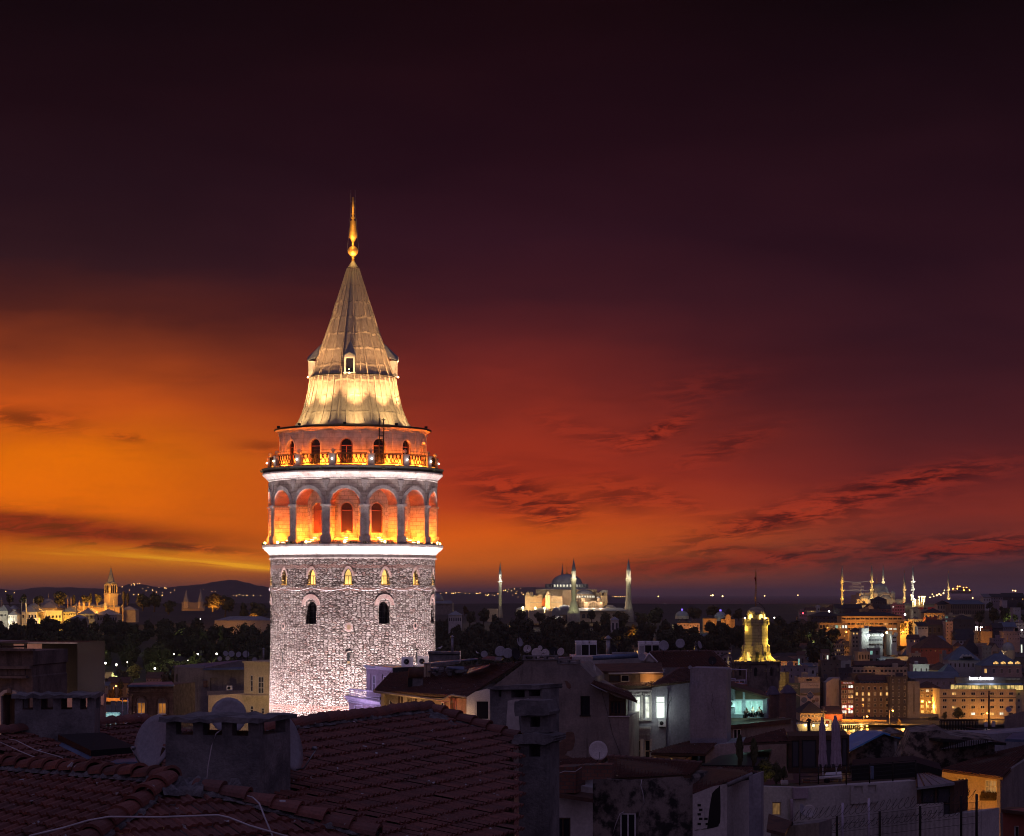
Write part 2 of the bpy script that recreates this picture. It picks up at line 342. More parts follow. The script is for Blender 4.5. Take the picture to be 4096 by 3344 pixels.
# ------------------------------------------------------------------ tiled roofs
def tile_patch(mb,P0,P1,P2,P3,tw=.23,tl=.36,seed=1,keep=None,h=.05,lift=.05):
 """clay tiles over the patch P0-P1 (ridge) .. P3-P2 (eave)"""
 rng=np.random.default_rng(seed)
 P0,P1,P2,P3=[np.array(p,dtype=float)for p in(P0,P1,P2,P3)]
 nc=max(2,int(round(max(np.linalg.norm(P1-P0),np.linalg.norm(P2-P3))/tw)));nr=max(2,int(round(max(np.linalg.norm(P3-P0),np.linalg.norm(P2-P1))/tl)))
 nrm=np.cross(P1-P0+P2-P3,P3-P0+P2-P1);nrm/=np.linalg.norm(nrm)
 if nrm[2]<0:nrm=-nrm
 us=np.array([0.,.12,.3,.42,.58,.7,.97]);hs=np.array([.35,1.,.9,.12,.12,.5,.35])*h
 K=len(us)
 for j in range(nr):
  for i in range(nc):
   uc,vc=(i+.5)/nc,(j+.5)/nr
   if keep is not None and not keep(uc,vc):continue
   jz=rng.normal(0,.006);ti=rng.normal(0,.01);sh=rng.normal(0,.02)
   vs=[]
   for(v,lf)in((0.,0.),(1.06+sh,lift),(1.06+sh,lift-.045)):
    for u,hh in zip(us,hs):
     a=(i+u)/nc;b=min((j+v)/nr,1.02)
     p=(P0*(1-a)+P1*a)*(1-b)+(P3*(1-a)+P2*a)*b
     vs.append(p+nrm*(hh+lf+jz+ti*(u-.5)+(hh*0 if lf else 0)))
   fs=[(r*K+k,r*K+k+1,(r+1)*K+k+1,(r+1)*K+k)for r in range(2)for k in range(K-1)]
   uvv=(i*.37+.5+seed,j*.53+.5)
   mb.add(vs,[f[::-1]for f in fs],[[uvv]*4]*len(fs),sm=False)
 return mb
def under(mb,P0,P1,P2,P3,t=.12):
 """boarding below the tiles"""
 n=(Vector(P1)-Vector(P0)).cross(Vector(P3)-Vector(P0)).normalized()
 if n.z<0:n=-n
 return mb.slab([Vector(p)-n*.01 for p in(P0,P1,P2,P3)],-n*t)
def ridge_caps(mb,p0,p1,r=.12,seed=1,step=.36):
 rng=random.Random(seed);p0=Vector(p0);p1=Vector(p1);d=p1-p0;n=max(1,int(d.length/step));dn=d.normalized()
 side=dn.cross(Vector((0,0,1))).normalized();up=side.cross(dn)
 for i in range(n):
  a=p0+d*(i/n);b=p0+d*((i+1.08)/n);j=up*rng.uniform(-.015,.02);vs=[]
  for(p,rr,lf)in((a,r*.86,0.),(b,r*1.1,.035),(b,r*.9,.02)):
   for k in range(9):
    t=math.pi*k/8;vs.append(p+j+side*math.cos(t)*rr*1.15+up*(math.sin(t)*rr+lf))
  fs=[(u*9+k,u*9+k+1,(u+1)*9+k+1,(u+1)*9+k)for u in range(2)for k in range(8)]
  mb.add(vs,fs,[[(i*.71+seed,.5)]*4]*len(fs),sm=False)
 return mb
def lumps(mb,p0,p1,r=.09,seed=1,n=None):
 """mortar bedding squeezed out under ridge tiles"""
 rng=random.Random(seed);p0=Vector(p0);p1=Vector(p1);d=p1-p0;n=n or int(d.length/.07)+2;dn=d.normalized()
 side=dn.cross(Vector((0,0,1))).normalized();up=side.cross(dn);vs=[];K=10
 for i in range(n):
  p=p0+d*(i/(n-1));w=r*rng.uniform(1.1,2.1);hh=r*rng.uniform(.35,.95)
  for k in range(K):
   t=math.pi*k/(K-1);vs.append(p+side*math.cos(t)*w*rng.uniform(.85,1.15)+up*(math.sin(t)*hh*rng.uniform(.8,1.2)-.03))
 mb.add(vs,[(i*K+k,i*K+k+1,(i+1)*K+k+1,(i+1)*K+k)for i in range(n-1)for k in range(K-1)],sm=True)
 return mb
# ------------------------------------------------------------------ windows on a plane
def win(vp,x0,y0,x1,y1,parent,frame='white',pane='glass',nx=2,ny=2,rec=.12,fw=.07,name='window',sill=None,split=None):
 """a window in photo pixels: frame (part) and pane (sub-part)"""
 a,b,c,d=vp.p(x0,y0,-rec),vp.p(x1,y0,-rec),vp.p(x1,y1,-rec),vp.p(x0,y1,-rec)
 mb=MB();t=vp.n*.06
 def bar(u0,u1,v0,v1):
  f=lambda u,v:(a*(1-u)+b*u)*(1-v)+(d*(1-u)+c*u)*v
  mb.slab([f(u0,v0),f(u1,v0),f(u1,v1),f(u0,v1)],t)
 w=(b-a).length;h=(d-a).length;fu,fv=min(fw/w,.2),min(fw/h,.2)
 bar(0,fu,0,1);bar(1-fu,1,0,1);bar(fu,1-fu,0,fv);bar(fu,1-fu,1-fv,1)
 for i in range(1,nx):bar(i/nx-fu/2,i/nx+fu/2,fv,1-fv)
 vs_=split if split else[i/ny for i in range(1,ny)]
 for v in vs_:bar(fu,1-fu,v-fv/2,v+fv/2)
 if sill:
  e=vp.n*(rec+.10);s0=vp.p(x0,y1,-rec)-vp.ax*.08;s1=vp.p(x1,y1,-rec)+vp.ax*.08
  mb.slab([s0,s1,s1-Vector((0,0,.07)),s0-Vector((0,0,.07))],e)
 f=mb.build(name,MT[frame],parent)
 k=vp.n*.015
 MB().add([a+k,d+k,c+k,b+k],[(0,1,2,3)]).build('pane',MT[pane],f)
 return f
# ================================================================== the big round stone tower
TX,TY=(1412-CXP)/FPX*225,225.0
def tz(py):return CAMZ+(HOR-py)*.025
TC=Vector((TX,TY,0))
AZC=.0705
def cylp(r,az,z):az=az+AZC;return Vector((TX+r*math.sin(az),TY-r*math.cos(az),z))
def rubble():
 m=bpy.data.materials.new('rubble_masonry');m.use_nodes=True;t=NT(m.node_tree);p=t.n['Principled BSDF']
 uv=t.new('ShaderNodeTexCoord').outputs['UV'];u,v,_=t.sep(uv)
 wv=t.noise(uv,.9,3.)
 co=t.comb(t.m('DIVIDE',u,.40),t.m('DIVIDE',t.m('ADD',v,t.m('MULTIPLY',wv,.35)),.155))
 vo=t.new('ShaderNodeTexVoronoi',voronoi_dimensions='2D',feature='F1');vo.inputs['Randomness'].default_value=.85;vo.inputs['Scale'].default_value=1
 t.put(vo.inputs['Vector'],co)
 ve=t.new('ShaderNodeTexVoronoi',voronoi_dimensions='2D',feature='DISTANCE_TO_EDGE');ve.inputs['Randomness'].default_value=.85;ve.inputs['Scale'].default_value=1
 t.put(ve.inputs['Vector'],co)
 cr,cg,cb=t.sep(vo.outputs['Color'])
 stone=t.ramp(cr,[(0,(.10,.08,.075)),(.16,(.24,.195,.185)),(.4,(.40,.35,.335)),(.75,(.54,.50,.48)),(.92,(.30,.20,.18)),(1,(.64,.61,.58))])
 stone=t.mix(1.,stone,t.ramp(t.noise(uv,7.,5.,.7),[(.25,(.6,.6,.6)),(.75,(1.25,1.25,1.25))]),'MULTIPLY')
 jn=t.mr(ve.outputs[0],.03,.17)
 col=t.mix(jn,(.055,.035,.032),stone)
 crs=t.m('FRACT',t.m('ADD',t.m('DIVIDE',v,.23),t.m('MULTIPLY',t.noise(uv,1.3,4.),1.4)))
 crk=t.m('MULTIPLY',t.mr(crs,.78,.93),t.mr(t.noise(uv,2.6,4.),.40,.58))
 col=t.mix(t.m('MULTIPLY',crk,.6),col,(.045,.028,.026))
 br=t.new('ShaderNodeTexBrick');t.put(br.inputs['Vector'],uv);br.inputs['Scale'].default_value=1;br.inputs['Brick Width'].default_value=.34;br.inputs['Row Height'].default_value=.1;br.inputs['Mortar Size'].default_value=.02
 br.inputs['Color1'].default_value=(.20,.085,.07,1);br.inputs['Color2'].default_value=(.27,.14,.12,1);br.inputs['Mortar'].default_value=(.34,.28,.26,1)
 wob=t.m('ADD',v,t.m('MULTIPLY',t.noise(uv,1.1,4.),.5))
 def band(a,b):return t.m('MULTIPLY',t.m('GREATER_THAN',wob,a),t.m('LESS_THAN',wob,b))
 bm=t.m('MAXIMUM',t.m('MAXIMUM',band(62.75,63.1),band(48.85,49.45)),t.m('MAXIMUM',band(60.6,60.85),band(64.35,64.5)))
 col=t.mix(bm,col,br.outputs[0])
 col=t.mix(1.,col,t.ramp(t.noise(uv,.33,5.,.7),[(.3,(.66,.58,.60)),(.7,(1.12,1.1,1.1))]),'MULTIPLY')
 t.put(p.inputs['Base Color'],col);p.inputs['Roughness'].default_value=.9;p.inputs['Specular IOR Level'].default_value=.2
 hgt=t.m('ADD',t.m('MULTIPLY',t.m('SUBTRACT',t.mr(ve.outputs[0],.0,.24),crk),t.m('ADD',.55,t.m('MULTIPLY',cg,.9))),t.m('MULTIPLY',t.noise(uv,9.,4.,.7),.35))
 b=t.new('ShaderNodeBump');b.inputs['Strength'].default_value=1.;b.inputs['Distance'].default_value=.26
 t.put(b.inputs['Height'],hgt);t.l.new(b.outputs[0],p.inputs['Normal'])
 return m
MT['rubble']=rubble()
MT['ashlar']=brickmat('pale_ashlar',(.52,.45,.41),(.42,.34,.31),(.2,.15,.13),.85,.38,.018,bump=.55,stain=.55)
MT['ashlar_g']=brickmat('gallery_ashlar',(.56,.46,.42),(.5,.40,.36),(.36,.28,.25),.9,.42,.012,bump=.3,stain=.2)
MT['vaultbrick']=brickmat('vault_brick',(.46,.17,.11),(.34,.11,.08),(.5,.32,.25),.30,.085,.016,bump=.6)
MT['vouss']=brickmat('brick_arch',(.34,.17,.15),(.24,.11,.1),(.5,.42,.40),.11,.6,.022,bump=.6,off=0.)
MT['cornice']=mat('weathered_marble',(.50,.46,.44),(.30,.265,.255),.9,.85,.6,7.,streak=.9,c3=(.12,.09,.085))
MT['stonetrim']=mat('rough_stone_trim',(.42,.38,.37),(.24,.21,.21),1.6,.9,.8,9.,streak=.4)
def leadcone():
 m=bpy.data.materials.new('lead_sheet_spire');m.use_nodes=True;t=NT(m.node_tree);p=t.n['Principled BSDF']
 tc=t.new('ShaderNodeTexCoord');u,v,_=t.sep(tc.outputs['UV'])
 n=t.noise(t.comb(t.m('MULTIPLY',u,1.2),t.m('MULTIPLY',v,.5)),3.,6.,.7)
 col=t.ramp(n,[(.25,(.20,.16,.125)),(.5,(.36,.30,.235)),(.75,(.47,.41,.33))])
 row=t.m('FRACT',t.m('ADD',t.m('DIVIDE',v,1.6),t.m('MULTIPLY',t.noise(tc.outputs['UV'],.5,4.),.5)))
 lap=t.m('MULTIPLY',t.mr(row,.86,.97),t.mr(t.noise(tc.outputs['UV'],1.7,4.),.40,.60))
 blot=t.mr(t.noise(t.comb(t.m('MULTIPLY',u,.9),t.m('MULTIPLY',v,2.6)),1.5,6.,.8),.55,.66)
 col=t.mix(t.m('MULTIPLY',t.m('MAXIMUM',lap,t.m('MULTIPLY',blot,t.mr(row,.55,.9))),.6),col,(.06,.045,.05))
 t.put(p.inputs['Base Color'],col);p.inputs['Roughness'].default_value=.6;p.inputs['Metallic'].default_value=.0
 h=t.m('ADD',t.m('MULTIPLY',t.mr(row,.80,.98),.8),t.m('MULTIPLY',t.noise(tc.outputs['UV'],2.5,5.,.7),1.1))
 b=t.new('ShaderNodeBump');b.inputs['Strength'].default_value=.8;b.inputs['Distance'].default_value=.07
 t.put(b.inputs['Height'],h);t.l.new(b.outputs[0],p.inputs['Normal'])
 return m
MT['spire']=leadcone()
MT['gold']=mat('gilded_copper',(.66,.36,.08),(.42,.22,.06),2.,.42,metal=.35)
MT['redshutter']=mat('red_brown_shutter',(.22,.07,.05),(.15,.05,.04),1.,.6)
MT['brownglass']=glassmat('brown_window_glass',(.05,.025,.02),.2)
def arch_pts(a,zs,rise,n=14,pointed=False):
 """arch outline from left springing over the crown to the right springing"""
 o=[]
 for i in range(n+1):
  th=math.pi*(1-i/n)
  x=a*math.cos(th);y=math.sin(th)
  if pointed:y=(1-abs(x/a)**1.7)**.72 if abs(x)<a else 0.
  o.append((x,zs+rise*y))
 return o
def arch_wall(mb,R,az0,wbay,a,zb,zs,rise,z0,z1,pointed=False,nb=3):
 """one bay of a cylindrical wall with an arched opening; UV in metres"""
 def P(s,z):return cylp(R,az0+s/R,z)
 def Q(s0,s1,za0,za1,zb0,zb1):
  u=az0*R
  mb.add([P(s0,za0),P(s1,zb0),P(s1,zb1),P(s0,za1)],[(0,1,2,3)],[[(u+s0,za0),(u+s1,zb0),(u+s1,zb1),(u+s0,za1)]],sm=True)
 w=wbay/2
 for sg in(-1,1):
  xs=[sg*(a+(w-a)*k/nb)for k in range(nb+1)]
  for k in range(nb):
   s0,s1=sorted((xs[k],xs[k+1]))
   Q(s0,s1,z0,zs,z0,zs);Q(s0,s1,zs,z1,zs,z1)
 ap=arch_pts(a,zs,rise,14,pointed)
 for(x0,h0),(x1,h1)in zip(ap,ap[1:]):
  Q(x0,x1,h0,z1,h1,z1)
  if zb>z0+1e-4:Q(x0,x1,z0,zb,z0,zb)
 return[(-a,zb)]+ap+[(a,zb)]
def arch_reveal(mb,line,R,R2,az0,shrink=1.):
 u=0.
 for(x0,h0),(x1,h1)in zip(line,line[1:]):
  L=math.hypot(x1-x0,h1-h0)
  mb.add([cylp(R,az0+x0/R,h0),cylp(R,az0+x1/R,h1),cylp(R2,az0+x1/R*shrink,h1),cylp(R2,az0+x0/R*shrink,h0)],[(3,2,1,0)],[[(0,u),(0,u+L),(R-R2,u+L),(R-R2,u)][::-1]],sm=True);u+=L
def arch_ring(mb,R,az0,a,zs,rise,wd,proud,pointed=False,jamb=0.):
 """arch band of width wd standing proud of the wall"""
 i_=arch_pts(a,zs,rise,16,pointed);o_=arch_pts(a+wd,zs,rise+wd,16,pointed)
 if jamb:i_=[(-a,zs-jamb)]+i_+[(a,zs-jamb)];o_=[(-a-wd,zs-jamb)]+o_+[(a+wd,zs-jamb)]
 u=0.
 for k in range(len(i_)-1):
  A,B,C_,D=i_[k],i_[k+1],o_[k+1],o_[k];L=math.hypot(C_[0]-D[0],C_[1]-D[1])
  f=[cylp(R+proud,az0+x/R,z)for x,z in(A,B,C_,D)];b=[cylp(R-.05,az0+x/R,z)for x,z in(A,B,C_,D)]
  mb.add(f,[(0,1,2,3)],[[(u,0),(u+L,0),(u+L,wd),(u,wd)]]);mb.add([f[3],f[2],b[2],b[3]],[(0,1,2,3)],[[(u,0),(u+L,0),(u+L,.1),(u,.1)]])
  mb.add([f[0],f[1],b[1],b[0]],[(3,2,1,0)],[[(u,0),(u+L,0),(u+L,.1),(u,.1)]]);u+=L
def arch_pane(line,R,az0,shrink=1.):
 mb=MB();pts=[cylp(R,az0+x*shrink,z)for x,z in line];mb.add(pts,[tuple(range(len(pts)))[::-1]]);return mb
def ring_boxes(mb,r0,r1,az0,az1,z0,z1,n=6):
 vs=[]
 for k in range(n+1):
  a=az0+(az1-az0)*k/n
  vs+=[cylp(r0,a,z0),cylp(r1,a,z0),cylp(r1,a,z1),cylp(r0,a,z1)]
 fs=[]
 for k in range(n):
  b=k*4;fs+=[(b+i,b+4+i,b+4+(i+1)%4,b+(i+1)%4)[::-1]for i in range(4)]
 fs+=[(0,1,2,3),(n*4+3,n*4+2,n*4+1,n*4)]
 uv=[]
 for f in fs:uv.append([((Vector(vs[i])-TC).length*0+math.atan2(vs[i][0]-TX,TY-vs[i][1])*r1,vs[i][2])for i in f])
 mb.add(vs,fs,uv,sm=False)
tower=T('stone_tower','tall round floodlit stone tower with arcaded storey, balcony and pointed lead spire','tower',(TX,TY,30))
RB=8.225;NB=14;BAY=2*math.pi/NB;SB=BAY*RB
# --- shaft
sh=MB()
sh.lathe([(RB*1.06,26),(RB*1.03,40),(RB*1.012,50),(RB,57.)],(TX,TY,0),84,uv=True)
vouss=MB();warm_lamps=[]
seven=[]
for k in range(7):
 a0=R_(-29.7+51.43*k);w2=RB*2*math.pi/7
 line=arch_wall(sh,RB,a0,w2,.58,57.12,58.75,.55,57.,60.45,nb=6)
 arch_reveal(sh,line,RB,RB-.75,a0);arch_ring(vouss,RB,a0,.62,58.9,.68,.42,.05)
 seven.append((a0,line))
sh.lathe([(RB,60.45),(RB,60.7)],(TX,TY,0),84,uv=True)
fourteen=[]
for k in range(NB):
 a0=R_(-3.3)+BAY*k
 line=arch_wall(sh,RB,a0,SB,.40,60.95,61.75,.72,60.7,63.2,pointed=True)
 arch_reveal(sh,line,RB,RB-.5,a0);arch_ring(vouss,RB,a0,.42,61.7,.78,.24,.03,True)
 fourteen.append((a0,line))
sh.lathe([(RB,63.2),(RB,tz(2236))],(TX,TY,0),84,uv=True)
shaft=sh.build('shaft',MT['rubble'],tower)
vouss.build('brick_arch',MT['vouss'],shaft)
for a0,line in seven:
 f=MB()
 for s in(-.55,0,.55):f.tube([cylp(RB-.62,a0+s/RB,57.15),cylp(RB-.62,a0+s/RB,59.1)],.035,4)
 for z in(57.7,58.3,58.9):f.tube([cylp(RB-.62,a0-.56/RB,z),cylp(RB-.62,a0+.56/RB,z)],.03,4)
 w=f.build('window',MT['black'],tower)
 arch_pane([(x/RB,z)for x,z in line],RB-.72,a0).build('pane',MT['glass'],w)
MT['w_gold']=emis('golden_lit_window',(1.,.62,.16),1.5,.5,1.2)
for k,(a0,line)in enumerate(fourteen):
 f=MB()
 f.tube([cylp(RB-.4,a0,60.95),cylp(RB-.4,a0,61.75)],.03,4);f.tube([cylp(RB-.4,a0-.36/RB,61.75),cylp(RB-.4,a0+.36/RB,61.75)],.035,4)
 f.tube([cylp(RB-.4,a0+x/RB*.93,z)for x,z in line],.05,4)
 w=f.build('window',MT['wood'],tower)
 arch_pane([(x/RB,z)for x,z in line],RB-.46,a0).build('pane',MT['w_gold'],w)
 s=MB();ring_boxes(s,RB-.1,RB+.07,a0-.45/RB,a0+.45/RB,60.86,60.95,2);s.build('sill',MT['gold'],w)
 if abs((math.degrees(a0)+180)%360-180)<95:
  PL(cylp(RB-.1,a0,61.08),60,(1.,.60,.16),.06)
# small round holes, slits
for a,z,r,yl in[(-55.7,56.85,.16,0),(-2.8,56.8,.20,1),(47.6,56.9,.16,0),(99,56.9,.16,0),(150,56.9,.16,0),(-107,56.9,.16,0)]:
 a=R_(a);mb=MB()
 pts=lambda rr,R2:[cylp(R2,a+rr*math.cos(t*math.pi/8)/RB,z+rr*math.sin(t*math.pi/8)*1.25)for t in range(16)]
 i_,o_,b_=pts(r,RB+.03),pts(r*1.9,RB+.02),pts(r*1.9,RB-.05)
 mb.add(i_+o_+b_,[(t,(t+1)%16,16+(t+1)%16,16+t)[::-1]for t in range(16)]+[(16+t,16+(t+1)%16,32+(t+1)%16,32+t)[::-1]for t in range(16)],[[(t*.12,0),(t*.12+.12,0),(t*.12+.12,.2),(t*.12,.2)]for t in range(16)]*2)
 w=mb.build('round_opening',MT['vouss'],tower)
 MB().add(pts(r,RB+.012),[tuple(range(16))]).build('pane',MT['w_dim' if yl else 'black'],w)
for a in(-55.5,-3.0,48.5):
 mb=MB();a=R_(a)
 ring_boxes(mb,RB-.05,RB+.09,a-.22/RB,a-.13/RB,53.2,54.35,1);ring_boxes(mb,RB-.05,RB+.09,a+.13/RB,a+.22/RB,53.2,54.35,1);ring_boxes(mb,RB-.05,RB+.09,a-.3/RB,a+.3/RB,54.35,54.5,1)
 w=mb.build('slit_window',MT['rubble'],tower);mb=MB();ring_boxes(mb,RB-.05,RB+.05,a-.129/RB,a+.129/RB,53.2,54.349,1);w2=mb.build('pane',MT['black'],w)
 if a==R_(-3.0):mb=MB();ring_boxes(mb,RB-.02,RB+.06,a-.11/RB,a+.11/RB,53.3,53.52,1);mb.build('pane',MT['w_warm'],w)
# cable of small lamps sagging along the shaft
mb=MB();mb.tube([cylp(RB+.12,R_(-3.3)+BAY*(t/6),60.62-.28*math.sin(math.pi*((t%6)/6)))for t in range(-24,25)],.02,4);mb.build('cable',MT['cable'],tower)
# --- cornice between shaft and arcade
prof=[(RB+.02,tz(2238)),(RB+.14,tz(2237.5)),(RB+.14,tz(2233)),(RB+.05,tz(2232)),(RB+.05,tz(2224)),(RB+.12,tz(2222)),(RB+.2,tz(2216)),(RB+.42,tz(2207)),(RB+.68,tz(2198)),(RB+.8,tz(2192)),(RB+.8,tz(2184)),(RB+.72,tz(2181)),(RB-1.5,tz(2178))]
MB().lathe(prof,(TX,TY,0),96,sm=False).build('cornice',MT['cornice'],tower)
# --- arcade storey
RA=8.35;SA=BAY*RA;ZA0=tz(2179);ZA1=tz(1929)
ar=MB();vb=MB();tr=MB();inner=MB();AZ0=R_(-5.2);lampb=MB()
RN=6.75
for k in range(NB):
 a0=AZ0+BAY*k
 line=arch_wall(ar,RA,a0,SA,1.45,ZA0,tz(2030),1.52,ZA0,ZA1)
 arch_reveal(ar,line[:2],RA,RN,a0);arch_reveal(ar,line[-2:],RA,RN,a0);arch_reveal(vb,line[1:-1],RA,RN,a0)
 rb=RN;l2=arch_wall(ar,rb,a0,2*1.45*RN/RA*1.02,.60,tz(2138),tz(2045),.62,ZA0,tz(1962));arch_reveal(ar,l2,rb,rb-.35,a0)
 arch_ring(tr,RA,a0,1.46,tz(2030),1.53,.36,.09)
 ac=a0+BAY/2;hw=(SA/2-1.45)/RA
 ring_boxes(tr,RA-.03,RA+.10,ac-hw*.98,ac+hw*.98,tz(2150),tz(2036),3)
 ring_boxes(tr,RA-.03,RA+.24,ac-hw*1.25,ac+hw*1.25,tz(2036),tz(2028),3)
 ring_boxes(tr,RA-.03,RA+.26,ac-hw*1.3,ac+hw*1.3,ZA0,tz(2150),3)
 ring_boxes(tr,RN+.02,RA-.031,a0-1.45/RA-.001,a0-1.36/RA,tz(2038),tz(2030),2);ring_boxes(tr,RN+.02,RA-.031,a0+1.36/RA,a0+1.45/RA+.001,tz(2038),tz(2030),2)
 arch_ring(tr,RN,a0,.62,tz(2045),.64,.2,.05,jamb=2.2)
 for i,(w_,za,zb)in enumerate(((.34,1934,1945),(.24,1945,1958),(.12,1958,1975))):ring_boxes(tr,RA-.03,RA+.11-.02*i,ac-w_/RA,ac+w_/RA,tz(zb),tz(za),2)
 for s in range(3):ring_boxes(inner,RN,RN+.5*(3-s),a0-1.4/RA,a0+1.4/RA,ZA0-.1+.2*s,ZA0+.1+.2*s,4)
ar.build('arcade_wall',MT['ashlar'],tower);vb.build('vault',MT['vaultbrick'],tower);tr.build('arch_trim',MT['stonetrim'],tower);inner.build('niche_steps',MT['stonetrim'],tower)
ORANGE=(1.,.18,.012)
for k in range(NB):
 a0=AZ0+BAY*k;deg=(math.degrees(a0)+180)%360-180
 l2=[(-.60,tz(2138))]+arch_pts(.60,tz(2045),.62)+[(.60,tz(2138))]
 f=MB();f.tube([cylp(RN-.27,a0+x/RN*.96,z)for x,z in l2]+[cylp(RN-.27,a0-.58/RN,tz(2138))],.06,4)
 f.tube([cylp(RN-.27,a0-.56/RN,tz(2050)),cylp(RN-.27,a0+.56/RN,tz(2050))],.05,4)
 if-40<deg<-20:f.tube([cylp(RN-.27,a0,tz(2050)),cylp(RN-.27,a0,tz(2138))],.04,4)
 w=f.build('arcade_window',MT['redshutter'],tower)
 arch_pane([(x/RN,z)for x,z in l2],RN-.31,a0).build('pane',MT['redshutter' if-40<deg<-20 else('white' if 40<deg<55 else 'brownglass')],w)
 lb=MB()
 for s in range(3):ring_boxes(lb,RN+.50*(3-s)-.12,RN+.50*(3-s)+.0,a0-.17/RA,a0+.17/RA,ZA0+.1+.2*s,ZA0+.16+.2*s,1)
 lb.ball(cylp(RA+.45,a0,ZA0+.12),.14,8)
 lb.build('floor_lamp',MT['bulb_y'],tower)
 if abs(deg)<95:
  PL(cylp(RA-.45,a0,ZA0+1.),680,ORANGE,.12)
  PL(cylp(RA-.75,a0-1.0/RA,ZA0+.40),170,ORANGE,.1);PL(cylp(RA-.75,a0+1.0/RA,ZA0+.40),170,ORANGE,.1)
# weeds growing on the ledges
wd=MB();rr=random.Random(4)
for i in range(420):
 a=rr.uniform(-2.2,2.2);r,z=rr.choice([(RA+.62,tz(2181)),(RA+.62,tz(2181)),(RA+.72,tz(1893))]);c=cylp(r+rr.uniform(-.2,.1),a,z)
 if math.sin(a*7)+math.sin(a*17+1)<.2:continue
 for j in range(3):
  t=Vector((rr.uniform(-.15,.15),rr.uniform(-.15,.15),rr.uniform(.05,.3)));s=Vector((rr.uniform(-.05,.05),rr.uniform(-.05,.05),.0))
  wd.add([c-s,c+s,c+t+s*.3,c+t-s*.3],[(0,1,2,3)])
wd.build('ledge_weeds',MT['foliage'],tower)
# --- upper cornice, gutter and balcony floor
prof=[(RA+.0,tz(1931)),(RA+.1,tz(1929)),(RA+.12,tz(1924)),(RA+.22,tz(1921)),(RA+.38,tz(1914)),(RA+.58,tz(1908)),(RA+.66,tz(1904)),(RA+.66,tz(1899)),(RA+.60,tz(1897))]
MB().lathe(prof,(TX,TY,0),96,sm=False).build('upper_cornice',MT['cornice'],tower)
MB().lathe([(RA+.58,tz(1897)),(RA+.62,tz(1890)),(RA+.74,tz(1881)),(RA+.72,tz(1880)),(RA+.55,tz(1884)),(7.0,tz(1876))],(TX,TY,0),56,sm=False).build('balcony_gutter',MT['iron'],tower)
# --- railing: stone posts with balls and scrolled iron panels
RR=8.22;P0=R_(-5.2)+BAY/2-BAY
for k in range(NB):
 a0=R_(-13.6)+BAY*k;c=cylp(RR,a0,0);axx=Vector((math.cos(a0),math.sin(a0),0))
 mb=MB();mb.obox((c.x,c.y,tz(1880)),axx,.62,.5,1.05);mb.obox((c.x,c.y,tz(1880)+1.05),axx,.74,.62,.12);mb.obox((c.x,c.y,tz(1880)-.02),axx,.72,.6,.22)
 po=mb.build('post',MT['stonetrim'],tower)
 mb=MB();mb.lathe([(.09,0),(.09,.12),(.17,.2),(.2,.32),(.17,.44),(0,.52)],(c.x,c.y,tz(1880)+1.17),12);mb.build('ball_finial',MT['stonetrim'],po)
 lampm=MB();lc=cylp(RR+.36,a0,tz(1854));lampm.ball(lc,.085,10);lampm.build('lamp',MT['bulb_w'],po)
 if abs((math.degrees(a0)+180)%360-180)<95:PL(cylp(RR+.55,a0,tz(1853)),3,(1.,.82,.72),.08)
 pn=MB();a1=a0+.37/RR;a2=a0+BAY-.37/RR
 for z in(tz(1877),tz(1870),tz(1835),tz(1831)):pn.tube([cylp(RR,a1+(a2-a1)*t/6,z)for t in range(7)],.035,4)
 nl=7
 for i in range(nl):
  am=a1+(a2-a1)*(i+.5)/nl;hw=(a2-a1)/nl*.46;zb,zt=tz(1870),tz(1835);h=zt-zb
  lyre=[(-.15,0),(-.75,.12),(-.95,.3),(-.6,.5),(-.25,.66),(-.12,.84),(-.3,.97)]
  for sg in(-1,1):pn.tube([cylp(RR,am+sg*u*hw,zb+v*h)for u,v in lyre],.042,4,cap=False)
  pn.tube([cylp(RR,am,zb),cylp(RR,am,zt)],.018,4,cap=False)
 pn.build('railing_panel',MT['iron'],tower)
 ap=MB();ap.tube([cylp(RR-.35,a0+BAY*t/4,tz(1818))for t in range(5)],.012,4);ap.tube([cylp(RR-.35,a0,tz(1876)),cylp(RR-.35,a0,tz(1818))],.015,4);ap.build('guard_wire',MT['iron'],tower)
# --- gallery
RG=7.275;SGB=BAY*RG;ZG0=tz(1878);ZG1=tz(1738);gw=MB();gt=MB()
for k in range(NB):
 a0=R_(-5.1)+BAY*k
 line=arch_wall(gw,RG,a0,SGB,.62,tz(1871),tz(1797),.62,ZG0,ZG1);arch_reveal(gw,line,RG,RG-.4,a0)
 arch_ring(gt,RG,a0,.64,tz(1797),.64,.16,.07,jamb=1.6)
 ring_boxes(gt,RG-.03,RG+.1,a0-.12/RG,a0+.12/RG,tz(1797)+.78,tz(1797)+.98,1)
 ac=a0+BAY/2
 ring_boxes(gt,RG-.03,RG+.09,ac-.26/RG,ac+.26/RG,ZG0,tz(1746),2);ring_boxes(gt,RG-.03,RG+.17,ac-.36/RG,ac+.36/RG,tz(1746),tz(1739),2)
gw.build('gallery_wall',MT['ashlar_g'],tower);gt.build('gallery_trim',MT['ashlar_g'],tower)
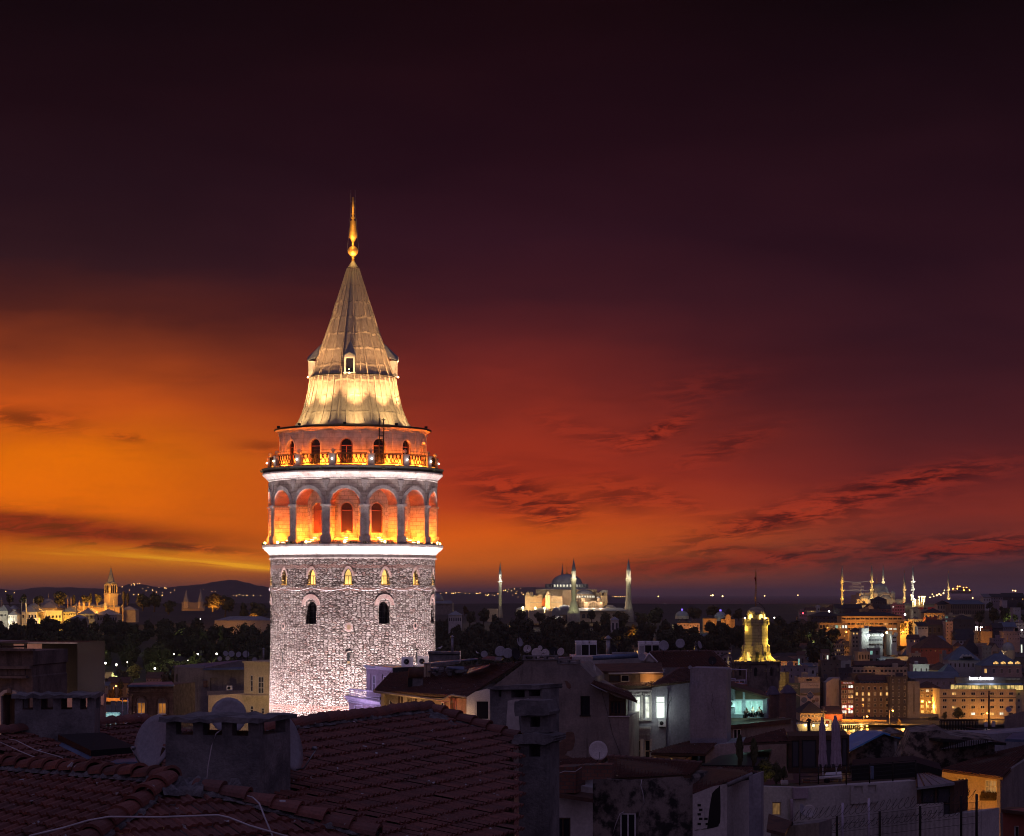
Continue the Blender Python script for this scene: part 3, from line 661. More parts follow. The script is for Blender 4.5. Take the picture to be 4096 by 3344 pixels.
for k in range(NB):
 a0=R_(-5.1)+BAY*k;deg=(math.degrees(a0)+180)%360-180
 l2=[(-.62,tz(1871))]+arch_pts(.62,tz(1797),.62)+[(.62,tz(1871))]
 f=MB();f.tube([cylp(RG-.3,a0+x/RG*.95,z)for x,z in l2],.07,4);f.tube([cylp(RG-.3,a0-.58/RG,tz(1800)),cylp(RG-.3,a0+.58/RG,tz(1800))],.05,4)
 if k%3==0:f.tube([cylp(RG-.3,a0,tz(1800)),cylp(RG-.3,a0,tz(1871))],.04,4)
 w=f.build('gallery_window',MT['redshutter'],tower);arch_pane([(x/RG,z)for x,z in l2],RG-.36,a0).build('pane',MT['glass'],w)
 ac=a0+BAY/2
 if abs((math.degrees(ac)+180)%360-180)<100:
  for s in(-.75,.75):PL(cylp(RG+.42,ac+s/RG,tz(1866)),430,(1.,.19,.012),.08)
  mb=MB();mb.bx(cylp(RG+.45,ac,tz(1873)),.3,.12,.1);mb.build('floor_lamp',MT['bulb_o'],tower)
# --- gallery roof with its cornice
MB().lathe([(RG+.02,tz(1741)),(RG+.1,tz(1739)),(RG+.12,tz(1736)),(RG+.32,tz(1731)),(RG+.48,tz(1728.5))],(TX,TY,0),84,sm=False).build('gallery_cornice',MT['ashlar_g'],tower)
MB().lathe([(RG+.48,tz(1728)),(RG+.58,tz(1727)),(RG+.58,tz(1723)),(RG+.4,tz(1720)),(6.3,tz(1714)),(5.6,tz(1710.5))],(TX,TY,0),84,sm=False).build('gallery_roof',MT['iron'],tower)
# --- spire
cone=[(5.82,1711),(5.42,1690),(4.85,1632),(4.52,1580),(4.25,1514.5),(4.18,1512),(3.55,1436),(2.72,1342),(1.9,1241),(1.2,1156),(.5,1068),(.16,1046)]
sp=MB();sp.lathe([(r,tz(y))for r,y in cone],(TX,TY,0),64,uv=True)
spire=sp.build('spire',MT['spire'],tower)
mb=MB()
def rcone(z):
 zs=[(tz(y),r)for r,y in cone]
 for(z0,r0),(z1,r1)in zip(zs,zs[1:]):
  if z0<=z<=z1:return r0+(r1-r0)*(z-z0)/(z1-z0)
 return.16
rng=random.Random(3)
for k in range(40):
 a=2*math.pi*k/40+.03;top=1515 if k%2 else 1075
 if k%2:zz=[1709,1690,1632,1580,1518]
 else:zz=[1709,1690,1632,1580,1514,1436,1342,1241,1156,1075]
 mb.tube([cylp(rcone(tz(y))+.02,a+rng.uniform(-.012,.012),tz(y))for y in zz],.065,4,cap=False)
for k in range(12):
 a=2*math.pi*k/12+.2;mb.tube([cylp(rcone(tz(y))+.02,a+rng.uniform(-.02,.02),tz(y))for y in(1512,1436,1342,1300+8*(k%4))],.035,4,cap=False)
mb.build('standing_seam',MT['spire'],spire)
mb=MB();mb.lathe([(4.2,tz(1513.5)),(4.3,tz(1513)),(4.26,tz(1509)),(4.14,tz(1508))],(TX,TY,0),64);mb.build('flashing_ring',MT['iron'],spire)
mb=MB();mb.tube([cylp(.62+.02*math.sin(t),2*math.pi*t/14,tz(1075-.9*abs(7-t)/2))for t in range(15)],.04,4);mb.build('cable',MT['iron'],spire)
# dormers
for a in(-4.5,85.5,175.5,-94.5):
 a=R_(a)+AZC;rad=Vector((math.sin(a),-math.cos(a),0));tan=Vector((math.cos(a),math.sin(a),0));rf=4.42
 def D(r,s,y):return Vector((TX,TY,tz(y)))+rad*r+tan*s
 mb=MB()
 for sg in(-1,1):mb.slab([D(rf,sg*.52,1505),D(rf,sg*.36,1505),D(rf,sg*.36,1446),D(rf,sg*.52,1446)],-rad*1.1)
 mb.slab([D(rf,-.6,1510),D(rf,.6,1510),D(rf,.6,1505),D(rf,-.6,1505)],-rad*.8);mb.slab([D(rf,-.36,1450),D(rf,.36,1450),D(rf,.36,1446),D(rf,-.36,1446)],-rad*.5)
 dm=mb.build('dormer',MT['cornice'],tower)
 mb=MB();e=.66
 mb.slab([D(rf+.12,-e,1446),D(rf+.12,0,1431),D(3.1,0,1376),D(3.35,-.55,1428)],(0,0,.07));mb.slab([D(rf+.12,e,1446),D(rf+.12,0,1431),D(3.1,0,1376),D(3.35,.55,1428)][::-1],(0,0,.07))
 mb.slab([D(rf+.05,-.52,1446),D(rf+.05,.52,1446),D(rf+.05,0,1433)],-rad*.6)
 mb.build('dormer_roof',MT['lead'],dm)
 mb=MB();mb.quad(D(rf-.25,-.36,1505),D(rf-.25,.36,1505),D(rf-.25,.36,1447),D(rf-.25,-.36,1447));mb.build('pane',MT['glass'],dm)
 mb=MB();mb.ball(D(rf+.1,.0,1509),.09,8);mb.ball(D(rf-.12,-.05,1494),.06,8);mb.build('lamp',MT['bulb_y'],dm)
# --- finial
fin=[(.16,1047),(.14,1036),(.2,1033),(.14,1030)]+[(.52*math.cos(R_(t)),1005-.52*math.sin(R_(t))/.025)for t in range(-75,80,12)]+[(.12,984),(.12,970),(.16,966),(.40,949),(.40,947),(.27,884),(.1,882),(.1,878),(.2,872),(.1,866),(.08,861),(.16,856),(.08,851),(.11,849),(.11,789),(0,787)]
MB().lathe([(r,tz(y))for r,y in fin],(TX,TY,0),20).build('finial',MT['gold'],tower)
mb=MB()
for s in(-1,1):mb.tube([Vector((TX+s*.36,TY,tz(y)))+Vector((s*d,0,0))for y,d in((760,-.15),(850,-.15),(890,-.02),(950,.1),(1000,.22),(1030,-.1))],.012,4)
for y in(807,828):mb.tube([(TX-.2,TY,tz(y)),(TX+.2,TY,tz(y))],.012,4)
mb.build('lightning_rod',MT['steel'],tower)
for y,r,pw in((1026,.75,60),(962,.75,60),(930,1.6,110),(850,1.3,70)):PL((TX-.05,TY-r,tz(y)),pw,(1.,.6,.15),.1)  # added point lights brighten the finial, no fixtures there
# antenna ladder on the gallery
mb=MB()
for s in(.34,.40):mb.tube([cylp(RG+.3,s,tz(1868)),cylp(RG+.34,s,tz(1735)),cylp(RG+.1,s+.01,tz(1712)),cylp(RG+.1,s+.01,tz(1694))],.055,4)
for i in range(9):mb.tube([cylp(RG+.3,.34,tz(1860-14*i)),cylp(RG+.3,.40,tz(1860-14*i))],.03,4)
mb.tube([cylp(RG+.1,.385,tz(1700)),cylp(RG+.1,.44,tz(1699))],.05,4)
mb.build('ladder',MT['iron'],tower)
# --- floodlights
fl=[]
for a in(-78,-44,-6,34,74):
 aa=R_(a);c=cylp(RG+.25,aa,tz(1719));mb=MB();mb.bx(c+Vector((0,0,.12)),.3,.22,.2);mb.tube([c-Vector((0,0,.1)),c+Vector((0,0,.05))],.04,4);mb.build('floodlight',MT['black'],tower)
WARM=(1.,.66,.28)
for a in(-64,-36,3,38,66,-92,92):
 lamp('SPOT',cylp(7.0,R_(a),tz(1713)),850,WARM,.12,aim=cylp(4.9,R_(a),tz(1600)),angle=130,blend=1.)
 lamp('SPOT',cylp(7.6,R_(a),tz(1716)),16000,(1.,.53,.22),.12,aim=cylp(2.0,R_(a),tz(1330)),angle=50,blend=1.)
PINK=(1.,.83,.82)
for a in(-88,-60,-31,-4,23,49,76):
 aa=R_(a)
 lamp('SPOT',cylp(14.6,aa,37.),21000,PINK,.3,aim=cylp(RB,aa,54.5),angle=36,blend=.9)
 lamp('SPOT',cylp(13.2,aa,38.5),40000,(1.,.84,.82),.3,aim=cylp(RB,aa,49.),angle=70,blend=1.)
for a in(-70,-24,22,66):lamp('SPOT',cylp(46,R_(a),44.),14000,(1.,.72,.68),.4,aim=cylp(RB,R_(a),66.),angle=26,blend=.9)
# ================================================================== ground, water, hills
GP=[(-400,52),(40,50),(110,44),(225,30),(330,18),(450,6),(520,1.5),(560,-6),(985,-6),(1010,1.2),(1100,3),(1250,9),(1400,17),(1700,27),(1900,36),(2300,50),(2600,45),(3000,10),(3300,-6),(9000,-6)]
def zg(Y):
 for(a,za),(b,zb)in zip(GP,GP[1:]):
  if a<=Y<=b:return za+(zb-za)*(Y-a)/(b-a)
 return-6.
def yg(Y):return HOR+(CAMZ-zg(Y))*FPX/Y
def Yof(py):
 Y=1015.
 while Y<2300 and yg(Y)>py:Y+=3.
 return Y
ys=sorted({*range(-300,600,30),*range(600,3600,50),985,1010,5200});xs=list(range(-3000,3001,100));rng=random.Random(5)
mb=MB();mb.sm=True
mb.add([(x,y,zg(y)+(rng.uniform(-.5,.5)if y>1100 else 0))for y in ys for x in xs],[(j*len(xs)+i,j*len(xs)+i+1,(j+1)*len(xs)+i+1,(j+1)*len(xs)+i)for j in range(len(ys)-1)for i in range(len(xs)-1)])
S('ground',mb,MT['ground'])
def watermat():
 m=bpy.data.materials.new('sea_water');m.use_nodes=True;t=NT(m.node_tree);p=t.n['Principled BSDF']
 p.inputs['Base Color'].default_value=(.010,.010,.016,1);p.inputs['Roughness'].default_value=.38
 b=t.new('ShaderNodeBump');b.inputs['Strength'].default_value=.35
 t.put(b.inputs['Height'],t.noise(t.new('ShaderNodeTexCoord').outputs['Object'],.12,4.));t.l.new(b.outputs[0],p.inputs['Normal']);return m
MT['water']=watermat()
mb=MB()
for a,b in((-600,1500),(1500,8000),(8000,30000),(30000,60000)):mb.quad((-60000,a,0),(60000,a,0),(60000,b,0),(-60000,b,0))
S('sea',mb,MT['water'])
MT['hill']=mat('far_hillside',(.05,.045,.05),(.035,.035,.035),.002,.95)
def hill(pts,Y,name='hills'):
 mb=MB();mb.sm=True;vs=[]
 for(x,y)in pts:
  top=at(x,y,Y);b=at(x,y,Y-1900);k=at(x,y,Y+1900)
  vs+=[(b.x,b.y,-3),(top.x*.96,top.y-700,(top.z+3)*.55-3),(top.x,top.y,max(top.z,-2)),(k.x,k.y,-3)]
 mb.add(vs,[(i*4+j,i*4+4+j,i*4+5+j,i*4+1+j)for i in range(len(pts)-1)for j in range(3)]);return S(name,mb,MT['hill'])
def smooth(pts,n=5,jit=1.5,seed=1):
 r=random.Random(seed);o=[]
 for(x0,y0),(x1,y1)in zip(pts,pts[1:]):
  for i in range(n):
   t=i/n;t2=t*t*(3-2*t);o.append((x0+(x1-x0)*t,y0+(y1-y0)*t2+r.uniform(-jit,jit)*.5))
 return o+[pts[-1]]
hl1=[q('D',*p)for p in((-500,315),(0,300),(100,312),(330,288),(560,290),(700,297),(820,300),(920,285),(1010,262),(1100,265),(1200,283),(1300,290),(1400,278),(1550,266),(1660,246),(1760,232),(1820,232),(1900,250),(2000,275),(2130,296),(2400,330),(2700,345),(3000,352))]
hill(smooth(hl1),12000)
hill(smooth([q('G',*p)for p in((-200,400),(100,397),(500,402),(690,398),(770,368),(850,356),(960,352),(1150,356),(1300,375),(1500,400),(1700,428),(1900,436))]),15000)
# lights scattered over the far shore
mb=MB();rng=random.Random(11)
def dot(p,r):mb.add([p+Vector(v)*r for v in((1,0,0),(-1,0,0),(0,1,0),(0,-1,0),(0,0,1),(0,0,-1))],[(0,2,4),(2,1,4),(1,3,4),(3,0,4),(2,0,5),(1,2,5),(3,1,5),(0,3,5)])
LG=[q('D',x,y)for x,y in((1015,270),(1035,260),(1040,270),(1065,262),(1080,258),(945,285),(930,340),(1000,310),(1035,345),(1070,345),(1105,300),(1130,315),(1145,290),(1180,310),(1210,325),(1230,290),(1255,350),(1275,293),(1285,295),(1320,330),(1350,310),(1255,330),(1550,330),(1575,305),(1640,320),(1665,320),(1805,352),(1850,345),(1880,352),(1910,350),(1960,352),(2015,352),(1830,355),(45,320),(110,330))]
LG+=[q('G',x,y)for x,y in((150,410),(200,405),(255,408),(270,410),(290,405),(315,404),(330,405),(380,408),(420,410),(485,410),(500,412),(520,405),(575,425),(590,430),(600,420),(640,425),(655,430),(690,415),(745,385),(760,380),(780,395),(790,370),(820,385),(845,368),(870,390),(900,360),(915,405),(930,420),(860,410),(880,445),(830,425),(1770,442),(1790,440),(1805,441),(1825,440),(1850,441),(1870,440),(1890,440))]
for x,y in LG:dot(at(x,y,9900),rng.uniform(1.1,2.6))
tag(mb.build('distant_lights',MT['bulb_o2']if 'bulb_o2' in MT else emis('far_shore_lamps',(1.,.5,.16),5.)),kind='stuff')
mb=MB()
for x,y in[q('I',*p)for p in((1130,445),(1152,443),(1167,444),(1185,443),(1235,450),(1257,420),(1270,440),(1300,430),(1322,418),(1338,428),(1363,410),(1371,383),(2020,385),(2045,388),(1640,455))]+[q('H',*p)for p in((853,452),(870,449),(1715,448),(1385,455),(968,458),(330,460))]:dot(at(x,y,9000),rng.uniform(2.,4.))
tag(mb.build('anchorage_lights',emis('anchorage_lamps',(1.,.62,.25),6.)),kind='stuff')
# ================================================================== trees
def crown_verts(seed,lobes=14,leaves=900,size=.06,shape='round'):
 """leaf clumps in a crown one unit wide and one unit high, standing on z = 0"""
 r=np.random.default_rng(seed);L=[]
 if shape=='round':
  for i in range(lobes):
   a=r.uniform(0,6.28);d=r.uniform(0,.30);z=r.uniform(.22,.80);L.append((d*math.cos(a),d*math.sin(a),z,r.uniform(.12,.24)*(1.1-.5*abs(z-.45))))
 elif shape=='cypress':
  for i in range(lobes):z=(i+.5)/lobes;L.append((r.uniform(-.08,.08),r.uniform(-.08,.08),z*.9+.05,.40*math.sin(math.pi*min(1,(1-z)*.85+.12))**.8))
 else:
  for i in range(lobes):
   a=r.uniform(0,6.28);d=r.uniform(.0,.36);L.append((d*math.cos(a),d*math.sin(a),r.uniform(.5,.86)-d*.35,r.uniform(.10,.19)))
 V=[];F=[]
 for i in range(leaves):
  cx,cy,cz,cr=L[r.integers(len(L))]
  n=r.normal(size=3);n/=np.linalg.norm(n);rad=cr*(r.uniform(.55,1.08))
  p=np.array((cx,cy,cz))+n*np.array((1,1,1. if shape!='cypress' else.3))*rad
  t1=r.normal(size=3);t1-=n*np.dot(t1,n)*.6;t1/=np.linalg.norm(t1);t2=np.cross(n,t1);t2/=max(np.linalg.norm(t2),1e-6);s=size*r.uniform(.55,1.25)
  b=len(V);V+=[p-t1*s-t2*s*.6,p+t1*s-t2*s*.7,p+t1*s*.8+t2*s*.6,p-t1*s*.7+t2*s*.8];F.append((b,b+1,b+2,b+3))
 return np.array(V),F
CROWN={}
def crown(kind,k,dense=False):
 key=(kind,k,dense)
 if key not in CROWN:
  V,F=crown_verts(k*17+3+len(kind),dict(round=16,cypress=9,pine=12)[kind],2600 if dense else 950,(.03 if dense else.055)if kind!='cypress' else(.05 if dense else.10),kind)
  CROWN[key]=(V,F,{})
 return CROWN[key]
def trunk_mesh():
 mb=MB();mb.tube([(0,0,-.1),(.01,0,.3),(-.01,.01,.6)],[.045,.033,.02],6)
 for a in(0.3,2.2,4.1,5.3):mb.tube([(0,0,.32),(.12*math.cos(a),.12*math.sin(a),.55),(.22*math.cos(a),.22*math.sin(a),.72)],[.02,.014,.006],5)
 return mb
TRUNKME=None
def tree(name,base,h,w,label,kind='round',k=0,fol='foliage',group=None,dense=False,clear=.12):
 """tree > trunk, crown; crown meshes are shared"""
 global TRUNKME
 t=T(name,label,'tree',base,0.,group)
 V,F,cache=crown(kind,k,dense)
 if fol not in cache:
  me=bpy.data.meshes.new('crown');me.from_pydata(V.tolist(),[],F);me.materials.append(MT[fol]);me.update();cache[fol]=me
 o=bpy.data.objects.new('crown',cache[fol]);COL.objects.link(o);o.parent=t;o.scale=(w,w,h*(1-clear));o.location=(0,0,h*clear);o.rotation_euler=(0,0,k*1.3+base[0]*.1)
 if TRUNKME is None:TRUNKME=trunk_mesh().build('trunk',MT['bark']).data;bpy.data.objects.remove(bpy.data.objects['trunk'])
 o=bpy.data.objects.new('trunk',TRUNKME);COL.objects.link(o);o.parent=t;o.scale=(h,h,h*.9)
 return t
def treepx(name,x,ytop,ybase,wpx,Y,label,**kw):
 b=at(x,ybase,Y);return tree(name,(b.x,b.y,b.z),(ybase-ytop)*Y/FPX,wpx*Y/FPX,label,**kw)
# the park woods, one mass
r=np.random.default_rng(3);VV=[];FF=[];off=0;protos=[crown('round',k)for k in range(5)]
for i in range(620):
 Y=r.uniform(1130,1740);px=r.uniform(-150,2560)
 if px>1700 and Y<1200:continue
 if px<1100 and Y<1260 and r.random()<.8:continue
 if px>2250 and Y<1330:continue
 if i>560:px=r.uniform(3050,3340);Y=r.uniform(1380,1700)
 elif i>520:px=r.uniform(2540,3000);Y=r.uniform(1480,1640)
 h=r.uniform(11,19);w=r.uniform(11,18);b=at(px,2400,Y);V,F,_=protos[i%5];a=r.uniform(0,6.28);c_,s_=math.cos(a),math.sin(a)
 Q_=V*np.array((w,w,h));Q_=np.stack((Q_[:,0]*c_-Q_[:,1]*s_+b.x,Q_[:,0]*s_+Q_[:,1]*c_+Y,Q_[:,2]+zg(Y)),1)
 VV.append(Q_);FF+=[tuple(v+off for v in f)for f in F];off+=len(V)
me=bpy.data.meshes.new('woods');me.from_pydata(np.concatenate(VV).tolist(),[],FF);me.materials.append(MT['foliage2']);me.update()
o=bpy.data.objects.new('woods',me);COL.objects.link(o);tag(o,kind='stuff')
MT['foliage_a']=mat('autumn_foliage',(.10,.065,.025),(.06,.045,.02),.25,.85)
# trees one can tell apart along the skyline and on the slopes
SK=[('D',75,330,430,75,'broad dark tree left of the palace domes'),('D',180,335,430,70,'dark tree between left roofs and palace dome'),('D',300,350,440,90,'round dark tree behind the left palace dome'),('D',460,312,440,130,'largest dark tree rising behind the second palace dome'),('D',660,345,430,90,'dark tree behind the slender palace chimneys'),('D',755,330,430,70,'dark tree touching the left side of the palace tower'),('D',1110,330,470,140,'tall dark tree right of the palace tower'),('D',1200,330,480,110,'dark tree with pointed top right of the palace tower'),('D',1310,385,500,120,'low dark tree left of the twin gate spires'),('D',1750,345,520,140,'dark tree just right of the glowing tree'),('D',1990,390,560,190,'wide dark tree beside the stone tower'),('D',1880,400,540,90,'dark tree between glowing tree and stone tower'),('G',560,545,720,130,'dark tree below the slim brick minaret'),('G',900,555,720,140,'dark tree at the left foot of the domed basilica'),('G',1085,580,720,110,'round dark tree before the basilica forecourt'),('G',430,555,730,120,'dark tree left of the slim brick minaret'),('G',380,525,620,70,'small tree glowing reddish beside the old church'),('G',1580,560,690,80,'pine-like dark tree right of the floodlit minaret base'),('G',1700,580,720,130,'dark tree before the right end of the basilica'),('G',1850,570,750,150,'dark tree at the foot of the right minaret'),('G',2040,570,760,160,'large dark tree right of the right minaret'),('e',300,30,420,420,'huge rounded dark tree left of the pale domes'),('e',1020,30,330,330,'reddish brown tree between the two pale domes'),('e',820,155,330,240,'round reddish tree in front of the left pale dome'),('e',1390,0,260,370,'hazy tall tree behind the right pale dome'),('e',1670,50,230,150,'small hazy tree right of the right pale dome'),('e',1870,55,300,260,'tree with green fairy lights beside the yellow tower'),('e',1330,290,600,260,'dark tree below the ochre villa'),('e',1560,320,610,260,'dark tree in the hollow before the yellow tower'),('e',1000,400,640,330,'dark bushy tree below the orange villa'),('e',1740,400,640,260,'dark tree tucked behind the yellow tower'),('e',480,360,620,260,'greenish tree lit beside the pale wall'),('e',180,330,640,280,'dark tree below the huge rounded tree')]
for i,(z,x,yt,yb,w,lab)in enumerate(SK):
 s=ZT[z][2];px,pyt=q(z,x,yt);pyb=q(z,x,yb)[1]
 Y=dict(D=1830,G=1750,e=1720)[z]if z!='e' else(1830 if yt<200 else 1560)
 treepx('tree',px,pyt,max(pyb,pyt+40),w/s*1.15,Y,lab,kind='round',k=i%5,fol='foliage' if 'dark' in lab else 'foliage_a',group='trees on the old town hill')
for i,(x,yt,yb,lab)in enumerate(((958,320,430,'slim dark cypress right beside the palace tower'),(988,333,430,'second slim cypress right of the palace tower'),(700,335,430,'slim cypress left of the palace tower'),(572,350,420,'short cypress between the palace chimneys'),(1190,325,430,'pointed cypress above the trees right of the palace'))):
 px,py=q('D',x,yt);treepx('cypress',px,py,q('D',x,yb)[1],15,1840,lab,kind='cypress',k=i%2,fol='foliage2',group='cypresses round the palace')
for z,x,yt,yb,w,lab,Y in(('D',1650,322,480,200,'spreading tree glowing orange on the park hill',1780),('D',1965,480,545,90,'small tree glowing orange beside the stone tower',1760),('G',1960,690,870,100,'tree lit orange below the right minaret',1500),('c',1930,480,720,170,'bare-looking tree lit orange by the street lamp on the hill',1500)):
 px,py=q(z,x,yt);treepx('glowing_tree',px,py,q(z,x,yb)[1],w/ZT[z][2],Y,lab,kind='round',k=3,fol='foliage_a',dense=True)
 b=at(px,q(z,x,yb)[1]-8,Y-7);PL(b,9000,(1.,.42,.06),.5);PL(at(px+12,q(z,x,yb)[1]-20,Y-9),5000,(1.,.5,.1),.5)
# ================================================================== minarets and mosques
MT['mstone']=mat('minaret_stone',(.42,.39,.32),(.30,.28,.23),.3,.85,streak=.3);MT['mstone_w']=mat('pale_minaret_stone',(.5,.48,.45),(.4,.38,.36),.3,.85)
MT['hs']=mat('rose_plaster',(.50,.39,.27),(.40,.31,.21),.12,.88,streak=.3);MT['pstone']=mat('palace_stone',(.5,.42,.32),(.4,.33,.25),.15,.85)
def minaret(x,Y,prof,label,name='minaret',group=None,m='mstone',n=14,extra=()):
 """prof: (part name, material key, [(half width px, photo y), ...]) drawn from the photo, lathed about x"""
 s=Y/FPX;b=at(x,2376,Y);zb=CAMZ+(HOR-max(y for _,_,p in prof for _,y in p))*s
 t=T(name,label,'minaret',(b.x,b.y,zb),group=group)
 for pn,mk,p in prof:MB().lathe([(max(hw*s,0),CAMZ+(HOR-y)*s)for hw,y in p],(b.x,b.y,0),n,sm=n>8).build(pn,MT[mk],t)
 return t
def G(y):return 2200+y/2.3633
def gx(x):return 1700+x/2.3633
HS='minarets of the domed basilica'
k=1/2.3633
minaret(gx(711),1890,[('base','mstone',[(24*k,G(640)),(24*k,G(605)),(20*k,G(560)),(16.5*k,G(530))]),('shaft','mstone',[(16.5*k,G(530)),(15*k,G(320)),(19*k,G(310)),(25*k,G(300))]),('balcony','mstone',[(25*k,G(300)),(26*k,G(292)),(24*k,G(292)),(23*k,G(298)),(14*k,G(299))]),('upper_shaft','mstone_w',[(14*k,G(298)),(14*k,G(235)),(16*k,G(233))]),('cone','lead',[(16*k,G(233)),(2*k,G(122)),(0,G(119))]),('finial','gold',[(1.5*k,G(121)),(4*k,G(114)),(1.2*k,G(108)),(0,G(98))])],'slim brick minaret with lit collar, leftmost of the basilica',group=HS)
minaret(gx(1406),1800,[('base','mstone',[(60*k,G(680)),(60*k,G(582)),(56*k,G(578))]),('flared_base','mstone',[(52*k,G(578)),(27*k,G(482)),(25*k,G(480))]),('shaft','mstone',[(24*k,G(480)),(23*k,G(470)),(23*k,G(300)),(28*k,G(290)),(28*k,G(277))]),('balcony','mstone',[(28*k,G(277)),(30*k,G(274)),(30*k,G(268)),(27*k,G(268)),(26*k,G(276)),(22*k,G(276))]),('upper_shaft','mstone_w',[(22*k,G(276)),(21.5*k,G(202)),(23*k,G(200))]),('cone','lead',[(23*k,G(200)),(2.5*k,G(92)),(0,G(90))]),('finial','gold',[(2*k,G(92)),(4*k,G(84)),(1.2*k,G(78)),(0,G(70))])],'stout fluted minaret with floodlit base standing before the basilica dome',group=HS,n=20)
minaret(gx(1924),1850,[('base','mstone',[(48*k,G(680)),(48*k,G(578)),(45*k,G(574))]),('flared_base','mstone',[(42*k,G(574)),(28*k,G(482))]),('shaft','mstone',[(27*k,G(482)),(25*k,G(470)),(24*k,G(300)),(28*k,G(290)),(28*k,G(277))]),('balcony','mstone',[(28*k,G(277)),(29*k,G(274)),(29*k,G(268)),(26*k,G(268)),(25*k,G(276)),(21*k,G(276))]),('upper_shaft','mstone_w',[(21*k,G(276)),(21*k,G(198)),(22*k,G(196))]),('cone','lead',[(22*k,G(196)),(2.5*k,G(95)),(0,G(93))]),('finial','gold',[(2*k,G(94)),(4*k,G(88)),(1.2*k,G(82)),(0,G(75))])],'stout fluted minaret with lit upper shaft standing right of the basilica',group=HS,n=20)
minaret(gx(1298),1990,[('shaft','mstone',[(11*k,G(420)),(11*k,G(236))]),('cone','lead',[(12*k,G(236)),(4*k,G(170)),(2*k,G(140)),(0,G(138))]),('finial','gold',[(2*k,G(139)),(3*k,G(132)),(0,G(124))])],'dark minaret spire showing behind the left of the basilica dome',group=HS)
LPK=.55
for x,Y,yb in((711,1890,296),(1406,1800,272),(1924,1850,272)):
 for dxx in(-1,1):PL(qa('G',x+dxx*30,yb-6,Y-5),2600,(1.,.86,.55)if x>800 else(1.,.95,.8),.3)
for dxx,pw in((-62,9000),(58,9000)):lamp('SPOT',qa('G',1406+dxx*1.5,640,1780),pw*1.6,(.95,1.,.5),.5,aim=qa('G',1406+dxx*.4,470,1797),angle=60)
lamp('SPOT',qa('G',745,585,1872),6000,(.95,1.,.55),.5,aim=qa('G',712,440,1888),angle=50);lamp('SPOT',qa('G',1960,640,1835),4500,(1.,.95,.6),.5,aim=qa('G',1924,450,1848),angle=50)
# ---- the basilica
def pb(mb,z,x0,y0,x1,y1,Y,dep):
 a=qa(z,x0,y1,Y);b=qa(z,x1,y0,Y);mb.box(a.x,b.x,Y,Y+dep,a.z,b.z);return mb
def pdome(mb,z,x,yb,rx,yt,Y,n=28,flute=0,hi=90,a0=0.,a1=360.):
 c=qa(z,x,yb,Y);s=Y/FPX/ZT[z][2];r_=rx*s;h=(yb-yt)*s
 mb.lathe([(max(r_*math.cos(R_(t)),0),h*math.sin(R_(t)))for t in range(0,91,9)],c,n,a0,a1,flute=flute);return mb
hs=T('domed_basilica','great floodlit domed basilica with rosy walls, half dome and massive buttresses','mosque',tuple(qa('G',1340,560,1900)))
YB=1900
MT['hslit']=emis('lit_drum_window',(1.,.93,.72),1.1,.3)
m=MB();pb(m,'G',1048,378,1627,600,YB,60);pb(m,'G',1050,372,1625,379,YB-1,62);m.build('main_body',MT['hs'],hs)
m=MB();pdome(m,'G',1340,322,147,227,YB+30,40,.035);dm=m.build('dome',MT['lead'],hs)
m=MB();c=qa('G',1340,368,YB+30);s=(YB+30)/FPX/2.3633;m.lathe([(190*s,0),(186*s,6*s),(180*s,30*s),(172*s,44*s),(150*s,52*s)],c,40);m.build('drum',MT['lead'],hs)
m=MB();a=qa('G',1030,378,YB-2);b=qa('G',1645,378,YB-2);t0=qa('G',1160,362,YB+10);t1=qa('G',1520,362,YB+10)
m.add([a,b,t1,t0],[(0,1,2,3)]);m.build('shoulder_roof',MT['lead'],hs)
for i in range(-9,10):
 an=R_(i*9.2);r_=182*s;p=c+Vector((r_*math.sin(an),-r_*math.cos(an),20*s));w=7*s
 tn=Vector((math.cos(an),math.sin(an),0));ou=Vector((math.sin(an),-math.cos(an),0))
 m=MB();m.add([p-tn*w+ou*1.,p+tn*w+ou*1.,p+tn*w+ou*1.+Vector((0,0,18*s)),p+ou*1.+Vector((0,0,24*s)),p-tn*w+ou*1.+Vector((0,0,18*s))],[(0,1,2,3,4)])
 m.build('drum_window',MT['hslit']if-5<i<7 else MT['glass_l'],hs)
 m=MB();m.slab([p-tn*w*1.9+ou*.6-Vector((0,0,14*s)),p-tn*w*1.25+ou*.6-Vector((0,0,14*s)),p-tn*w*1.25+ou*.6+Vector((0,0,26*s)),p-tn*w*1.9+ou*.6+Vector((0,0,26*s))],ou*1.6);m.build('drum_buttress',MT['lead'],hs)
m=MB();cf=qa('G',1340,228,YB+30);m.lathe([(14*s,-1),(13*s,3*s),(8*s,9*s),(3*s,14*s),(2*s,22*s),(5*s,27*s),(2*s,32*s),(1.5*s,40*s),(4*s,45*s),(1*s,50*s),(3.4*s,57*s),(0,64*s)],cf,12);m.build('finial',MT['gold'],dm)
m=MB();pdome(m,'G',1510,420,84,376,YB-2,30,.03);m.build('half_dome',MT['lead'],hs)
m=MB();c2=qa('G',1510,448,YB-2);m.lathe([(92*s,-90*s),(92*s,6*s),(86*s,12*s),(84*s,30*s)],c2,30);m.build('apse_wall',MT['hs'],hs)
for i in range(-5,6):
 an=R_(i*15.5);p=c2+Vector((93*s*math.sin(an),-93*s*math.cos(an),-2*s));tn=Vector((math.cos(an),math.sin(an),0));w=7*s
 m=MB();m.add([p-tn*w,p+tn*w,p+tn*w+Vector((0,0,14*s)),p+tn*w*.5+Vector((0,0,19*s)),p-tn*w*.5+Vector((0,0,19*s)),p-tn*w+Vector((0,0,14*s))],[(0,1,2,3,4,5)]);m.build('apse_window',MT['hslit'],hs)
